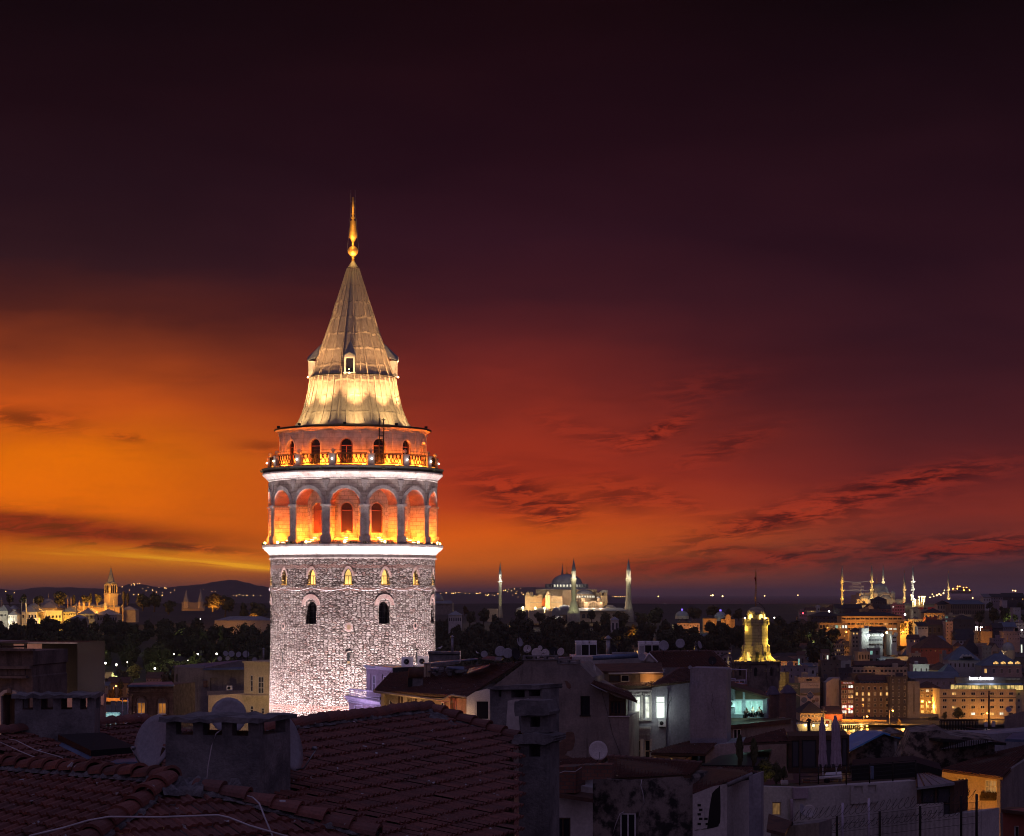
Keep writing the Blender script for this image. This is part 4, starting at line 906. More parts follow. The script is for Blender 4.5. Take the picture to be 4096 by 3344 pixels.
# buttresses and wings on the left
for x0,x1,yt,yb in((945,994,392,570),(1138,1182,390,560)):
 m=MB();pb(m,'G',x0,yt+38,x1,yb,YB-30,40);w=(x1-x0)/2;pb(m,'G',x0+w*.45,yt+14,x1-w*.3,yt+38,YB-29,26)
 cc=qa('G',x0+w*1.07,yt+15,YB-29);m.lathe([(w*.62*s*math.cos(R_(t)),w*.62*s*math.sin(R_(t)))for t in range(0,91,15)],cc+Vector((0,4,0)),14);m.build('buttress',MT['hs'],hs)
for x0,y0,x1,y1,dy in((994,440,1106,570,-22),(1030,428,1106,441,-20),(1182,438,1297,560,-22),(1182,395,1258,438,-10),(994,396,1022,440,-12),(1297,380,1390,560,-6),(1385,470,1440,560,-14)):
 m=MB();pb(m,'G',x0,y0,x1,y1,YB+dy,30);m.build('wing',MT['hs'],hs)
for x0,x1,y in((994,1104,496),(1184,1294,493)):
 m=MB();pb(m,'G',x0,y-2,x1,y+3,YB-23,2);m.build('string_course',MT['lead'],hs)
def parch(z,x,yb,r,Y,dep,name,mk,n=14,rim=None):
 c=qa(z,x,yb,Y);s=Y/FPX/ZT[z][2];m=MB();pts=[c+Vector((r*s*math.cos(R_(180-180*i/n)),0,r*s*math.sin(R_(180-180*i/n))))for i in range(n+1)]
 m.slab(pts,(0,dep,0));return m.build(name,MT[mk],hs)
parch('G',1088,440,26,YB-21,30,'arched_gable','hs')
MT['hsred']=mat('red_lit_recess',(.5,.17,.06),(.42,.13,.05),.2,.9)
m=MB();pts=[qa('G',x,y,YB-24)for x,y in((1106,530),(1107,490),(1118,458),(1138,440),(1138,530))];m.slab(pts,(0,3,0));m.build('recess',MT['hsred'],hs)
# right end
for x0,y0,x1,y1,dy in((1640,432,1724,545,-20),(1652,395,1672,440,-10),(1690,395,1724,436,-14),(1627,402,1660,440,-2)):
 m=MB();pb(m,'G',x0,y0,x1,y1,YB+dy,30);m.build('wing',MT['hs'],hs)
m=MB();c3=qa('G',1690,402,YB-16);m.add([c3+Vector((0,0,0))+Vector(((34*s)*math.cos(R_(180-90*i/8)),30*j,24*s*math.sin(R_(180-90*i/8))))for i in range(9)for j in(0,1)]+[c3+Vector((34*s,30*j,24*s))for j in(0,1)]+[c3+Vector((34*s,30*j,0))for j in(0,1)],[(2*i,2*i+2,2*i+3,2*i+1)for i in range(10)]+[tuple(2*i for i in range(11))]);m.build('vaulted_roof',MT['lead'],hs)
for x in(1497,1643):
 m=MB();c=qa('G',x,490,YB-34);m.lathe([(18*s,0),(18*s,34*s)],c,16);tu=m.build('turret',MT['hs'],hs);m=MB();m.lathe([(20*s*math.cos(R_(t)),34*s+16*s*math.sin(R_(t)))for t in range(0,91,15)],c,16);m.build('turret_dome',MT['lead'],tu)
 PL(qa('G',x+20,492,YB-40),1300,(1.,.7,.45),.3)
m=MB();pb(m,'G',1505,492,1680,550,YB-38,20);m.build('porch',MT['hs'],hs);parch('G',1592,548,66,YB-39,18,'porch_arch','hs');o=parch('G',1592,544,49,YB-39.4,1,'great_window','w_dim')
for x in(-22,0,22):m=MB();pb(m,'G',1592+x-2,500,1592+x+2,544,YB-40,.5);m.build('mullion',MT['hs'],o)
m=MB();pb(m,'G',1547,520,1637,523,YB-40.6,.5);m.build('mullion',MT['hs'],o)
# low roofs in front
for x,yb,rx,yt,Y in((1325,562,66,519,YB-60),(1240,575,40,540,YB-66),(1100,566,70,545,YB-50),(1745,548,60,518,YB-20),(905,566,45,540,YB-30)):m=MB();pdome(m,'G',x,yb,rx,yt,Y,20);pb(m,'G',x-rx*.95,yb,x+rx*.95,yb+50,Y-rx*s*.9,rx*s*1.8);m.build('low_dome',MT['lead'],hs)
m=MB();A=[qa('G',*p)for p in((1430,575,YB-75),(1905,572,YB-75),(1860,545,YB-45),(1440,546,YB-45))];m.slab(A,(0,0,-.5));m.build('narthex_roof',MT['lead'],hs)
m=MB();pb(m,'G',1435,575,1890,680,YB-72,20);m.build('narthex_wall',MT['pstone'],hs)
for x in(1500,1545):m=MB();cc=qa('G',x,618,YB-73);m.slab([cc+Vector((14*s*math.cos(R_(180-18*i)),0,14*s*math.sin(R_(180-18*i))))for i in range(11)]+[cc+Vector((14*s,0,-24*s)),cc+Vector((-14*s,0,-24*s))],(0,.4,0));m.build('arched_window',MT['glass_l'],hs)
m=MB();pb(m,'G',980,570,1330,690,YB-60,25);m.build('forecourt_wall',MT['pstone'],hs)
hut=T('stone_outbuilding','small stone outbuilding with pitched lead roof left of the floodlit minaret','building',tuple(qa('G',1250,670,1790)))
m=MB();pb(m,'G',1200,650,1300,690,1790,12);m.build('wall',MT['pstone'],hut);m=MB();A=[qa('G',*p)for p in((1195,650,1789),(1280,650,1789),(1305,628,1800),(1225,628,1800))];m.slab(A,(0,0,-.4));m.build('roof',MT['lead'],hut)
LPK=.75;WL=(1.,.66,.24)
for x,y,Y,p,col in((970,560,YB-42,4500,WL),(1045,555,YB-42,4200,(1.,.8,.42)),(1075,480,YB-40,2000,WL),(1125,520,YB-34,3200,(1.,.35,.06)),(1160,560,YB-42,3800,WL),(1215,550,YB-44,4200,WL),(1275,548,YB-44,3600,WL),(1210,488,YB-36,1800,WL),(1350,555,YB-34,2600,(1.,.6,.36)),(1530,545,YB-50,1600,(1.,.55,.3)),(1660,545,YB-52,1800,(1.,.55,.3)),(1700,540,YB-36,3400,WL),(1592,530,YB-50,1200,(1.,.7,.4)),(1400,470,YB-30,1500,(1.,.6,.4)),(1250,430,YB-40,3200,(1.,.75,.55)),(1100,400,YB-40,2400,(1.,.7,.4))):PL(qa('G',x,y,Y),p*1.3,col,.4)
for x in(1410,1460,1510,1560,1600):PL(qa('G',x,432,YB-48),900,(1.,.72,.5),.3)
for x in(1200,1290,1400,1480):PL(qa('G',x,372,YB-50),8000,(1.,.85,.6),.5)
for x,y,Y in((925,545,YB-50),(1132,549,YB-60),(1042,549,YB-55)):m=MB();m.ball(qa('G',x,y,Y),1.,8);m.tube([qa('G',x,y,Y),qa('G',x,590,Y)],.15,5);tag(m.build('floodlight_mast',MT['bulb_y']),{925:'bright white floodlight mast at the left corner of the basilica',1132:'floodlight mast at the foot of the second basilica buttress',1042:'floodlight mast between the two left basilica buttresses'}[x],'floodlight')
LPK=.6
# ---- six-minaret mosque
def I(y):return 2200+y/2.3739
def ix(x):return 3200+x/2.3739
k=1/2.3739;BM='minarets of the six-minaret mosque'
def bmin(x,tip,cone,bals,bot,w,Y,label,m):
 pr=[('shaft',m,[(w*1.12*k,I(bot)),(w*1.02*k,I(bals[-1]+20))])];last=bals[-1]
 for b0,b1 in zip(bals[::-1],(bals[::-1]+[None])[1:]):
  up=(b1+22)if b1 else cone+3
  pr.append(('balcony',m,[(w*1.02*k,I(b0+20)),(w*1.8*k,I(b0+6)),(w*1.9*k,I(b0)),(w*1.75*k,I(b0)),(w*1.65*k,I(b0+5)),(w*.95*k,I(b0+5))]));pr.append(('shaft',m,[(w*.97*k,I(b0+5)),(w*.9*k,I(up))]))
 pr.append(('cone','lead',[(w*1.1*k,I(cone+3)),(w*1.1*k,I(cone)),(w*.14*k,I(tip+26)),(0,I(tip+24))]));pr.append(('finial','gold',[(1.2*k,I(tip+26)),(3*k,I(tip+18)),(k,I(tip+10)),(0,I(tip))]))
 t=minaret(ix(x),Y,pr,label,group=BM,m=m,n=12);return t
ORR=(1.,.48,.08)
for x,tip,cone,bals,bot,w,Y,lab,mk,col in((400,125,243,[300,378,458],560,11,2250,'tallest orange minaret, leftmost of the six-minaret mosque','mstone',ORR),(682,118,240,[297,375,455],520,11.5,2240,'orange minaret standing in front of the six-minaret mosque dome','mstone',(1.,.62,.2)),(790,120,243,[300],400,10.5,2380,'minaret rising behind the right of the mosque dome','mstone',(1.,.8,.45)),(992,190,305,[375,455],500,10,2230,'shorter warm-lit minaret right of the six-minaret mosque','mstone',(1.,.6,.22)),(1072,120,240,[297,372,455],510,11.5,2330,'tall pale minaret right of the six-minaret mosque','mstone_w',(.95,.95,.75)),(1410,190,303,[372,452],500,9.5,2250,'short minaret standing alone far right on the hill','mstone',(1.,.62,.25))):
 bmin(x,tip,cone,bals,bot,w,Y,lab,mk)
 for b in bals:
  for dd in(-1,1):PL(qa('I',x+dd*22,b-4,Y-3.5),1500,col,.3)
 PL(qa('I',x-12,bals[-1]+50,Y-9),4200,col,.4);PL(qa('I',x,bals[0]+40,Y-9),1400,col,.4)
bm=T('six_minaret_mosque','large mosque with grey dome and orange-lit lower domes on the hilltop','mosque',tuple(qa('I',748,490,2300)))
YM=2300;s=YM/FPX/2.3739
m=MB();pdome(m,'I',748,378,84,316,YM+20,30);d=m.build('dome',MT['lead'],bm);m=MB();c=qa('I',748,400,YM+20);m.lathe([(94*s,-20*s),(92*s,14*s),(84*s,22*s)],c,30);m.build('drum',MT['lead'],bm)
m=MB();c=qa('I',730,318,YM+20);m.lathe([(12*s,-2*s),(6*s,6*s),(3*s,14*s),(5*s,24*s),(2*s,32*s),(4*s,42*s),(1*s,50*s),(0,62*s)],c,10);m.build('finial',MT['gold'],d)
m=MB();pb(m,'I',600,405,900,520,YM+5,50);pb(m,'I',556,425,620,520,YM-10,50);m.build('main_body',MT['pstone'],bm)
for x,yb,rx,yt,Y in((815,462,62,420,YM+2),(612,468,56,428,YM-12)):m=MB();pdome(m,'I',x,yb,rx,yt,Y,24);m.build('half_dome',MT['lead'],bm);m=MB();c=qa('I',x,yb,Y);m.lathe([(rx*1.04*s,-50*s),(rx*1.02*s,0)],c,24);m.build('half_dome_wall',MT['pstone'],bm)
for x,yb,rx,yt,Y in((578,416,20,396,YM-8),(880,412,22,390,YM+4),(718,414,24,388,YM-6)):
 m=MB();c=qa('I',x,yb+50,Y);m.lathe([(rx*.95*s,0),(rx*s,50*s)],c,12);tw=m.build('turret',MT['pstone'],bm);m=MB();pdome(m,'I',x,yb,rx,yt,Y,14);m.tube([qa('I',x,yt,Y),qa('I',x,yt-16,Y)],.4,5);m.build('turret_dome',MT['lead'],tw)
m=MB();cc=qa('I',812,470,YM-3);pts=[cc+Vector((70*s*math.cos(R_(180-15*i)),0,56*s*math.sin(R_(180-15*i))))for i in range(13)];pi=[cc+Vector((60*s*math.cos(R_(180-15*i)),0,46*s*math.sin(R_(180-15*i))))for i in range(13)]
for i in range(12):m.slab([pts[i],pts[i+1],pi[i+1],pi[i]],(0,-1.5,0))
m.build('great_arch',MT['pstone'],bm)
m=MB();pb(m,'I',905,470,980,520,YM,30);pb(m,'I',740,468,905,520,YM-4,20);m.build('side_wing',MT['pstone'],bm)
m=MB();pb(m,'I',540,468,690,530,YM-14,16);m.build('courtyard_wall',MT['pstone'],bm)
for x,y,p,col in((570,470,9000,ORR),(610,490,9000,ORR),(660,480,7000,ORR),(700,430,4200,ORR),(600,420,4200,ORR),(590,440,3000,ORR)):PL(qa('I',x,y,YM-32),p,col,.4)
for x,y,p in((780,440,5000),(850,440,6000),(900,450,4000),(800,372,5000)):PL(qa('I',x,y,YM-45),p,(.95,.95,.75),.4)
# string of lights with a message between two minarets
mh=T('light_message','hanging light strings spelling a message between two minarets','light string',tuple(qa('I',540,390,2245)))
MT['mahya']=emis('message_lamps',(.8,.5,.35),.28);MT['mahya2']=emis('message_cord',(.8,.6,.5),.22)
def textmesh(txt,p,size,m,parent=None,name='lettering',ax=(1,0,0),ext=.02,align='CENTER',fit=None,sh=1.):
 """raised lettering, upright, baseline centre at p, along ax"""
 cu=bpy.data.curves.new('lettering','FONT');cu.body=txt;cu.size=size;cu.extrude=ext;cu.align_x=align;cu.resolution_u=2
 o=bpy.data.objects.new('lettering',cu);COL.objects.link(o);bpy.context.view_layer.update()
 me=bpy.data.meshes.new_from_object(o);bpy.data.objects.remove(o)
 V=np.empty(len(me.vertices)*3);me.vertices.foreach_get('co',V);V=V.reshape(-1,3)
 if fit and len(V):k_=fit/max(V[:,0].max()-V[:,0].min(),1e-6);V[:,0]*=k_
 ax=np.array(ax,dtype=float);up=np.array((0,0,1.));nn=np.cross(ax,up)
 Wd=V[:,0:1]*ax+V[:,1:2]*up*sh+V[:,2:3]*nn+np.array(p)
 mb=MB();mb.V=[tuple(v)for v in Wd];mb.F=[list(pl.vertices)for pl in me.polygons];mb.S=[False]*len(mb.F);mb.MI=[0]*len(mb.F);mb.UV=[None]*len(mb.F)
 bpy.data.meshes.remove(me);return mb.build(name,MT[m],parent)
for txt,x0,x1,y in(('GELİN',495,575,328),('GÖNÜLLER',470,606,356),('YAPALIM',470,604,384)):textmesh(txt,qa('I',(x0+x1)/2,y,2245),24*s,'mahya',mh,fit=(x1-x0)*s,ext=.1)
m=MB()
for y0,y1,sag in((295,293,12),(378,380,10)):m.tube([qa('I',415+250*t/10,y0+(y1-y0)*t/10+sag*math.sin(math.pi*t/10),2246-.5*t/10)for t in range(11)],.22,4)
m.build('cord',MT['mahya2'],mh)
LPK=.8
# ================================================================== the palace on the point
YP=1850
def part(name,mb,mk,parent):return mb.build(name,MT[mk]if isinstance(mk,str)else[MT[k_]for k_ in mk],parent)
pt=T('palace_tower','orange-lit palace tower with square base, windowed lantern and pointed spire','tower',tuple(qa('D',858,440,YP)))
s=YP/FPX/1.9336;b=qa('D',858,376,YP);zD=lambda y:CAMZ+(HOR-(2200+y/1.9336))*YP/FPX
m=MB();m.lathe([(54*s,zD(520)),(54*s,zD(352)),(58*s,zD(348)),(58*s,zD(340)),(54*s,zD(336)),(48*s,zD(334))],(b.x,b.y,0),4,sm=False);part('base',m,'pstone',pt)
m=MB();m.lathe([(46*s,zD(336)),(46*s,zD(262))],(b.x,b.y,0),4,sm=False);part('lantern',m,'pstone',pt)
for f in range(4):
 an=R_(45+90*f);ou=Vector((math.sin(an),-math.cos(an),0));tn=Vector((math.cos(an),math.sin(an),0));c=Vector((b.x,b.y,0))+ou*(46*s*.7071)
 for t in(-1,0,1):
  m=MB();p=c+tn*(t*.62*46*s*.7071);m.slab([p-tn*.75+Vector((0,0,zD(332))),p+tn*.75+Vector((0,0,zD(332))),p+tn*.75+Vector((0,0,zD(278))),p+Vector((0,0,zD(272))),p-tn*.75+Vector((0,0,zD(278)))],ou*.12);part('window',m,'glass',pt)
 for t in(-1,1):
  m=MB();p=c+tn*(t*.93*46*s*.7071)+ou*.4;m.tube([p+Vector((0,0,zD(334))),p+Vector((0,0,zD(265)))],.45,6);part('column',m,'pstone',pt)
 m=MB();n_=10;R4=52*s*.7071;pts=[]
 for i in range(n_+1):
  u=-1+2*i/n_;pts.append(c*0+Vector((b.x,b.y,0))+ou*R4+tn*u*R4+Vector((0,0,zD(262)+6.*s*2*(1-u*u)*1.)))
 lo=[Vector((p.x,p.y,zD(266)+12.*s*(1-(-1+2*i/n_)**2)*.75))for i,p in enumerate(pts)]
 for i in range(n_):m.add([lo[i],lo[i+1],pts[i+1],pts[i]],[(0,1,2,3)]);m.add([pts[i],pts[i+1],Vector((b.x,b.y,zD(240)))],[(0,1,2)])
 part('eave',m,'lead',pt)
m=MB();m.lathe([(36*s,zD(258)),(28*s,zD(243)),(27*s,zD(240)),(3*s,zD(140)),(0,zD(134))],(b.x,b.y,0),8,sm=False);part('spire',m,'lead',pt)
m=MB();m.lathe([(2*s,zD(138)),(4*s,zD(130)),(1*s,zD(124)),(0,zD(112))],(b.x,b.y,0),8);part('finial',m,'gold',pt)
for x,y,Y,p in((800,430,YP-30,16000),(760,400,YP-34,6000),(815,330,YP-14,4200),(850,330,YP-16,3000),(800,345,YP-12,2000),(860,264,YP-12,1600),(905,330,YP-12,1400)):PL(qa('D',x,y,Y),p,(1.,.42,.05),.4)
def bbox_thing(name,z,x0,y0,x1,y1,Y,label,cat='building'):return T(name,label,cat,tuple(qa(z,(x0+x1)/2,y1,Y)))
def hiproof(mb,x0,x1,y0,y1,z,h,ov=.6,k=.5):
 x0-=ov;x1+=ov;y0-=ov;y1+=ov;w,d=x1-x0,y1-y0;i=min(w,d)*k
 if w>=d:r0,r1=(x0+i,(y0+y1)/2,z+h),(x1-i,(y0+y1)/2,z+h);f=[(0,1,5,4),(1,2,5),(2,3,4,5),(3,0,4)]
 else:r0,r1=((x0+x1)/2,y0+i,z+h),((x0+x1)/2,y1-i,z+h);f=[(0,1,4),(1,2,5,4),(2,3,5),(3,0,4,5)]
 mb.add([(x0,y0,z),(x1,y0,z),(x1,y1,z),(x0,y1,z),r0,r1],f+[(3,2,1,0)],sm=False)
def hall(name,z,x0,y0,x1,y1,Y,label,dome=None,wall='pstone',roof='lead',dep=22,hip=True,wins=0,wy=None,wmat='glass',cat='palace building',rh=None):
 t=bbox_thing(name,z,x0,y0,x1,y1,Y,label,cat);a=qa(z,x0,y1,Y);c=qa(z,x1,y0,Y);s_=Y/FPX/ZT[z][2]
 m=MB();m.box(a.x,c.x,Y,Y+dep,a.z-6,c.z);part('wall',m,wall,t)
 if hip:m=MB();hiproof(m,a.x,c.x,Y,Y+dep,c.z+.02,rh or min(5,dep*.22));r=part('roof',m,roof,t)
 if dome:
  dx_,r_,h_=dome;m=MB();cc=qa(z,dx_,y0,Y+dep/2);m.lathe([(r_*s_*1.03,-1),(r_*s_*1.03,2.2)],cc,8,sm=False);part('drum',m,wall,t)
  m=MB();m.lathe([(r_*s_*math.cos(R_(u)),2.2+h_*s_*math.sin(R_(u)))for u in range(0,91,9)],cc,24,flute=.02);m.tube([cc+Vector((0,0,h_*s_+2)),cc+Vector((0,0,h_*s_+7))],[.5,.1],6);part('dome',m,roof,t)
 for i in range(wins):
  u=(i+.5)/wins;w0=(x1-x0)/wins*.25;yy0,yy1=wy;cx=x0+(x1-x0)*u
  p=qa(z,cx-w0,yy1,Y-.06);p2=qa(z,cx+w0,yy0,Y-.06);m=MB();m.box(p.x,p2.x,Y-.06,Y+.02,p.z,p2.z);part('window',m,wmat,t)
 return t
hall('white_pavilion','i',-30,355,115,580,1800,'white floodlit palace wing at the far left edge',wall='plaster_w',wins=7,wy=(405,435))
hall('white_annex','i',130,330,240,420,1815,'small pale roofed annex behind the white palace wing',wall='plaster_w',dep=14)
hall('corner_pavilion','i',125,420,260,560,1780,'low palace pavilion with dark hipped roof beside the white wing',wall='plaster_w',dep=16,wins=4,wy=(435,520),wmat='glass_l')
hall('striped_pavilion','i',330,375,560,560,1790,'striped stone palace pavilion with the left large dome',dome=(510,102,95),dep=40,wins=5,wy=(415,460))
hall('rear_pavilion','i',615,310,850,420,1835,'palace pavilion with the darker dome behind the golden hall',dome=(735,110,105),dep=40)
hall('golden_hall','i',672,350,938,520,1795,'blazing yellow-lit palace hall with arched windows',wall='pstone',hip=False,dep=18,wins=5,wy=(425,460))
hall('golden_wing','i',938,370,1150,500,1800,'yellow-lit palace wing right of the golden hall',dep=20,wins=8,wy=(395,420))
hall('white_hut','i',520,460,590,525,1780,'tiny bluish white hut before the golden hall',wall='plaster_w',hip=False,dep=6)
hall('low_kiosk','i',1060,470,1300,580,1765,'low dim kiosk with pale pyramid roof below the golden wing',wall='plaster_b',dep=14)
hall('dim_palace_wing','i',1200,400,1440,590,1790,'long dim palace wing with rows of small windows',wall='plaster_b',wins=12,wy=(425,475))
hall('arcaded_wing','i',1440,420,1780,590,1800,'unlit palace wing with tall arched windows at the right',wall='plaster_b',wins=9,wy=(455,495))
hall('chimney_hall','i',1090,280,1410,400,1840,'orange-lit palace kitchen block below the chimneys',dep=24,rh=4)
hall('tower_hall','i',1390,300,1815,420,1842,'orange-lit palace hall wrapping the foot of the spired tower',dep=20,rh=3.4)
hall('right_lodge','i',1820,345,2060,420,1850,'small unlit lodge right of the spired palace tower',wall='plaster_b',dep=16)
def chim(x,yt,yb,w,Y,label,block=False,mk='pstone',z='i'):
 b=qa(z,x,yb,Y);s_=Y/FPX/ZT[z][2];h=(yb-yt)*s_;w*=s_;t=T('palace_chimney',label,'chimney',tuple(b),group='slender palace chimneys')
 m=MB();m.lathe([(w,-8),(w,h*.62),(w*1.35,h*.63),(w*1.35,h*.67),(w*.9,h*.68)],b,8,sm=False);part('stack',m,mk,t)
 m=MB()
 if block:m.lathe([(w*1.2,h*.68),(w*1.05,h*.85),(w*.5,h*.97),(0,h)],b,10)
 else:m.lathe([(w*.95,h*.67),(w*.3,h*.9),(0,h)],b,8)
 part('cap',m,'lead',t)
for a in((398,160,380,11,1788,'bright slender chimney left of the striped pavilion dome'),(330,180,330,8,1815,'dim slender chimney behind the low pavilion roof'),(1028,115,290,11,1845,'left of a pair of orange chimneys behind the golden wing'),(1078,115,290,11,1848,'right of a pair of orange chimneys behind the golden wing'),(1158,210,470,11,1780,'tall near chimney standing at the end of the golden wing'),(1207,185,330,14,1836,'stubby orange chimney on the kitchen block'),(1270,165,360,16,1834,'thickest orange chimney with small lantern top'),(1357,118,350,11,1838,'tall orange chimney right of the thick lantern chimney'),(1472,145,270,9,1850,'bright yellow chimney just left of the spired tower'),(697,300,500,8,1778,'thin lit chimney in front of the golden hall'),(1733,160,270,10,1842,'dim chimney in front of the spired tower'),(22,145,290,16,1830,'thick pale chimney at the far left edge')):chim(*a)
for a in((1607,225,390,30,1836,'square orange chimney block at the foot of the spired tower'),(1866,250,360,17,1846,'reddish chimney block right of the spired tower')):chim(*a,block=True)
for x,y,Y,p,col in((30,520,1770,9000,(1.,.95,.6)),(90,480,1770,5000,(1.,.95,.7)),(-30,430,1780,7000,(1.,.95,.6)),(250,540,1760,2600,(1.,.8,.5)),(400,540,1765,3000,(.9,.9,1.)),(480,400,1772,2600,(1.,.6,.2)),(590,380,1770,5000,(1.,.42,.05)),(640,520,1765,5200,(1.,.55,.06)),(720,510,1780,9000,(1.,.58,.06)),(830,490,1781,9000,(1.,.56,.06)),(930,480,1783,6000,(1.,.56,.06)),(1040,480,1784,8000,(1.,.5,.06)),(1120,440,1786,3000,(1.,.45,.05)),(700,360,1778,2000,(1.,.5,.05)),(850,360,1778,2400,(1.,.5,.05)),(700,330,1815,6000,(1.,.42,.06)),(1180,330,1822,5200,(1.,.36,.05)),(1300,340,1820,7000,(1.,.36,.05)),(1450,380,1822,6500,(1.,.36,.05)),(1560,390,1822,4600,(1.,.36,.05)),(1720,380,1822,6500,(1.,.33,.05)),(1050,250,1830,3500,(1.,.36,.05)),(500,330,1770,3600,(1.,.45,.08))):PL(qa('i',x,y,Y),p,col,.5)
# twin gate spires, the barrack roof, domes on the right
gt_=T('gate_with_spires','old palace gate with two pointed turrets beside the glowing tree','gate',tuple(qa('D',1495,440,1880)))
m=MB();pb(m,'D',1405,405,1575,470,1880,8);part('wall',m,'pstone',gt_)
for x in(1440,1553):
 s_=1875/FPX/1.9336;c=qa('D',x,450,1875);m=MB();m.lathe([(22*s_,0),(22*s_,48*s_),(26*s_,50*s_)],c,8,sm=False);tu=part('turret',m,'pstone',gt_);m=MB();m.lathe([(24*s_,50*s_),(2*s_,138*s_),(0,150*s_)],c,8,sm=False);part('spire',m,'lead',tu)
for x,p in((1410,900),(1465,900),(1530,600)):PL(qa('D',x,440,1862),p,(1.,.4,.08),.4)
hall('barrack','D',1660,545,2110,590,1640,'long low building with blue-grey roof beside the stone tower',wall='pstone',dep=20,rh=3)
PL(qa('D',1720,572,1625),2600,(1.,.42,.08),.4);PL(qa('D',1850,572,1625),1600,(1.,.42,.08),.4)
oc=T('old_church','unlit old domed church just right of the stone tower','church',tuple(qa('G',120,600,1760)))
m=MB();pb(m,'G',-20,500,260,610,1770,30);pb(m,'G',60,470,170,505,1780,20);part('wall',m,'plaster',oc);m=MB();pdome(m,'G',110,472,62,410,1792,20);a_=qa('G',0,500,1770);m.slab([qa('G',*p)for p in((-30,505,1769),(262,505,1769),(245,478,1782),(100,478,1782))],(0,0,-.3));part('roof',m,'lead',oc)
hall('white_house_on_slope','G',222,615,345,720,1620,'pale house with window rows among the dark trees beside the tower',wall='plaster_w',dep=14,wins=6,wy=(640,672),wmat='glass_l',cat='house')
hall('ruined_wall','G',590,555,690,610,1860,'stretch of pale ruined wall left of the slim brick minaret',wall='pstone',hip=False,dep=3,cat='wall')
hall('slope_house','G',1760,660,1830,775,1560,'pale house half hidden by trees below the right minaret',wall='plaster_w',dep=10,wins=2,wy=(690,760),wmat='glass_l',cat='house')
def domed(x,yb,r_,yt,Y,label):
 t=T('pale_dome',label,'dome',tuple(qa('e',x,yb+60,Y)));s_=Y/FPX/4.7267;c=qa('e',x,yb,Y);m=MB();m.lathe([(r_*s_*1.03,-60*s_),(r_*s_*1.03,0)],c,20);part('drum',m,'pstone',t)
 m=MB();pdome(m,'e',x,yb,r_,yt,Y,24);part('dome',m,'lead',t);m=MB();m.lathe([(17*s_,0),(17*s_,50*s_),(20*s_,50*s_),(20*s_,54*s_),(0,56*s_)],qa('e',x,yt+4,Y),8,sm=False);part('lantern',m,[*['lead']],t)
 m=MB();m.lathe([(17.8*s_,12*s_),(17.8*s_,42*s_)],qa('e',x,yt+4,Y),8,sm=False);part('lantern_light',m,'w_violet',t)
MT['w_violet']=emis('violet_lantern',(.22,.12,1.),1.6)
domed(795,205,125,110,1800,'left pale dome with violet lantern behind reddish trees');domed(1522,240,118,125,1790,'right pale dome with violet lantern behind the ochre villa')
for x in(700,1420):PL(qa('e',x,120,1760),3500,(.75,.9,.8),.5)
# ================================================================== town on the hillside
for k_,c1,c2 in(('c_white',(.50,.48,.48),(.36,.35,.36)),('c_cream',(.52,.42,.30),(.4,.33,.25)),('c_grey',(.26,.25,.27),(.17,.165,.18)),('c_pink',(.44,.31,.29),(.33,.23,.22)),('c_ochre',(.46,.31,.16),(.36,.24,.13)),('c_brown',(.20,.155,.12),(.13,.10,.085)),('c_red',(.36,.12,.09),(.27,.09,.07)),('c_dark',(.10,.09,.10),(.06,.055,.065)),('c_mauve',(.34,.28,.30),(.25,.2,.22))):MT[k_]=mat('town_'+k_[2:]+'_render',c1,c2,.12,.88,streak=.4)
MT['r_tile']=mat('town_roof_tiles',(.12,.06,.045),(.07,.04,.032),.4,.85);MT['r_blue']=mat('town_metal_roof',(.12,.16,.22),(.08,.11,.15),.2,.5);MT['r_dark']=mat('town_dark_roof',(.05,.045,.05),(.035,.03,.035),.3,.85);MT['r_grey']=mat('town_flat_roof',(.2,.19,.2),(.13,.12,.13),.3,.9)
WME={}
def wmesh(kind):
 """shared unit window: frame, mullion and pane; x -.5..+.5, z 0..1"""
 if kind not in WME:
  m=MB();t=.11
  m.box(-.5,-.5+t,-.07,0,0,1);m.box(.5-t,.5,-.07,0,0,1);m.box(-.5+t,.5-t,-.07,0,0,t*.8);m.box(-.5+t,.5-t,-.07,0,1-t*.8,1);m.box(-.04,.04,-.06,0,t*.8,1-t*.8)
  m.mi=1;m.quad((-.5+t,-.03,t*.8),(.5-t,-.03,t*.8),(.5-t,-.03,1-t*.8),(-.5+t,-.03,1-t*.8))
  o=m.build('window',[MT['c_white' if kind[0]!='d' else 'c_brown'],MT[dict(n='glass',d='glass',w='w_warm',m='w_dim',k='w_white',t='w_teal',l='glass_l')[kind[0]]]],loc=(0,0,0));WME[kind]=o.data;bpy.data.objects.remove(o)
 return WME[kind]
def putwin(parent,x,y,z,w,h,kind,rz=0.):
 o=bpy.data.objects.new('window',wmesh(kind));COL.objects.link(o);o.parent=parent;o.location=(x,y,z);o.scale=(w,1,h);o.rotation_euler=(0,0,rz);return o
BR=random.Random(21)
NW=dict(rows=0,cols=0)
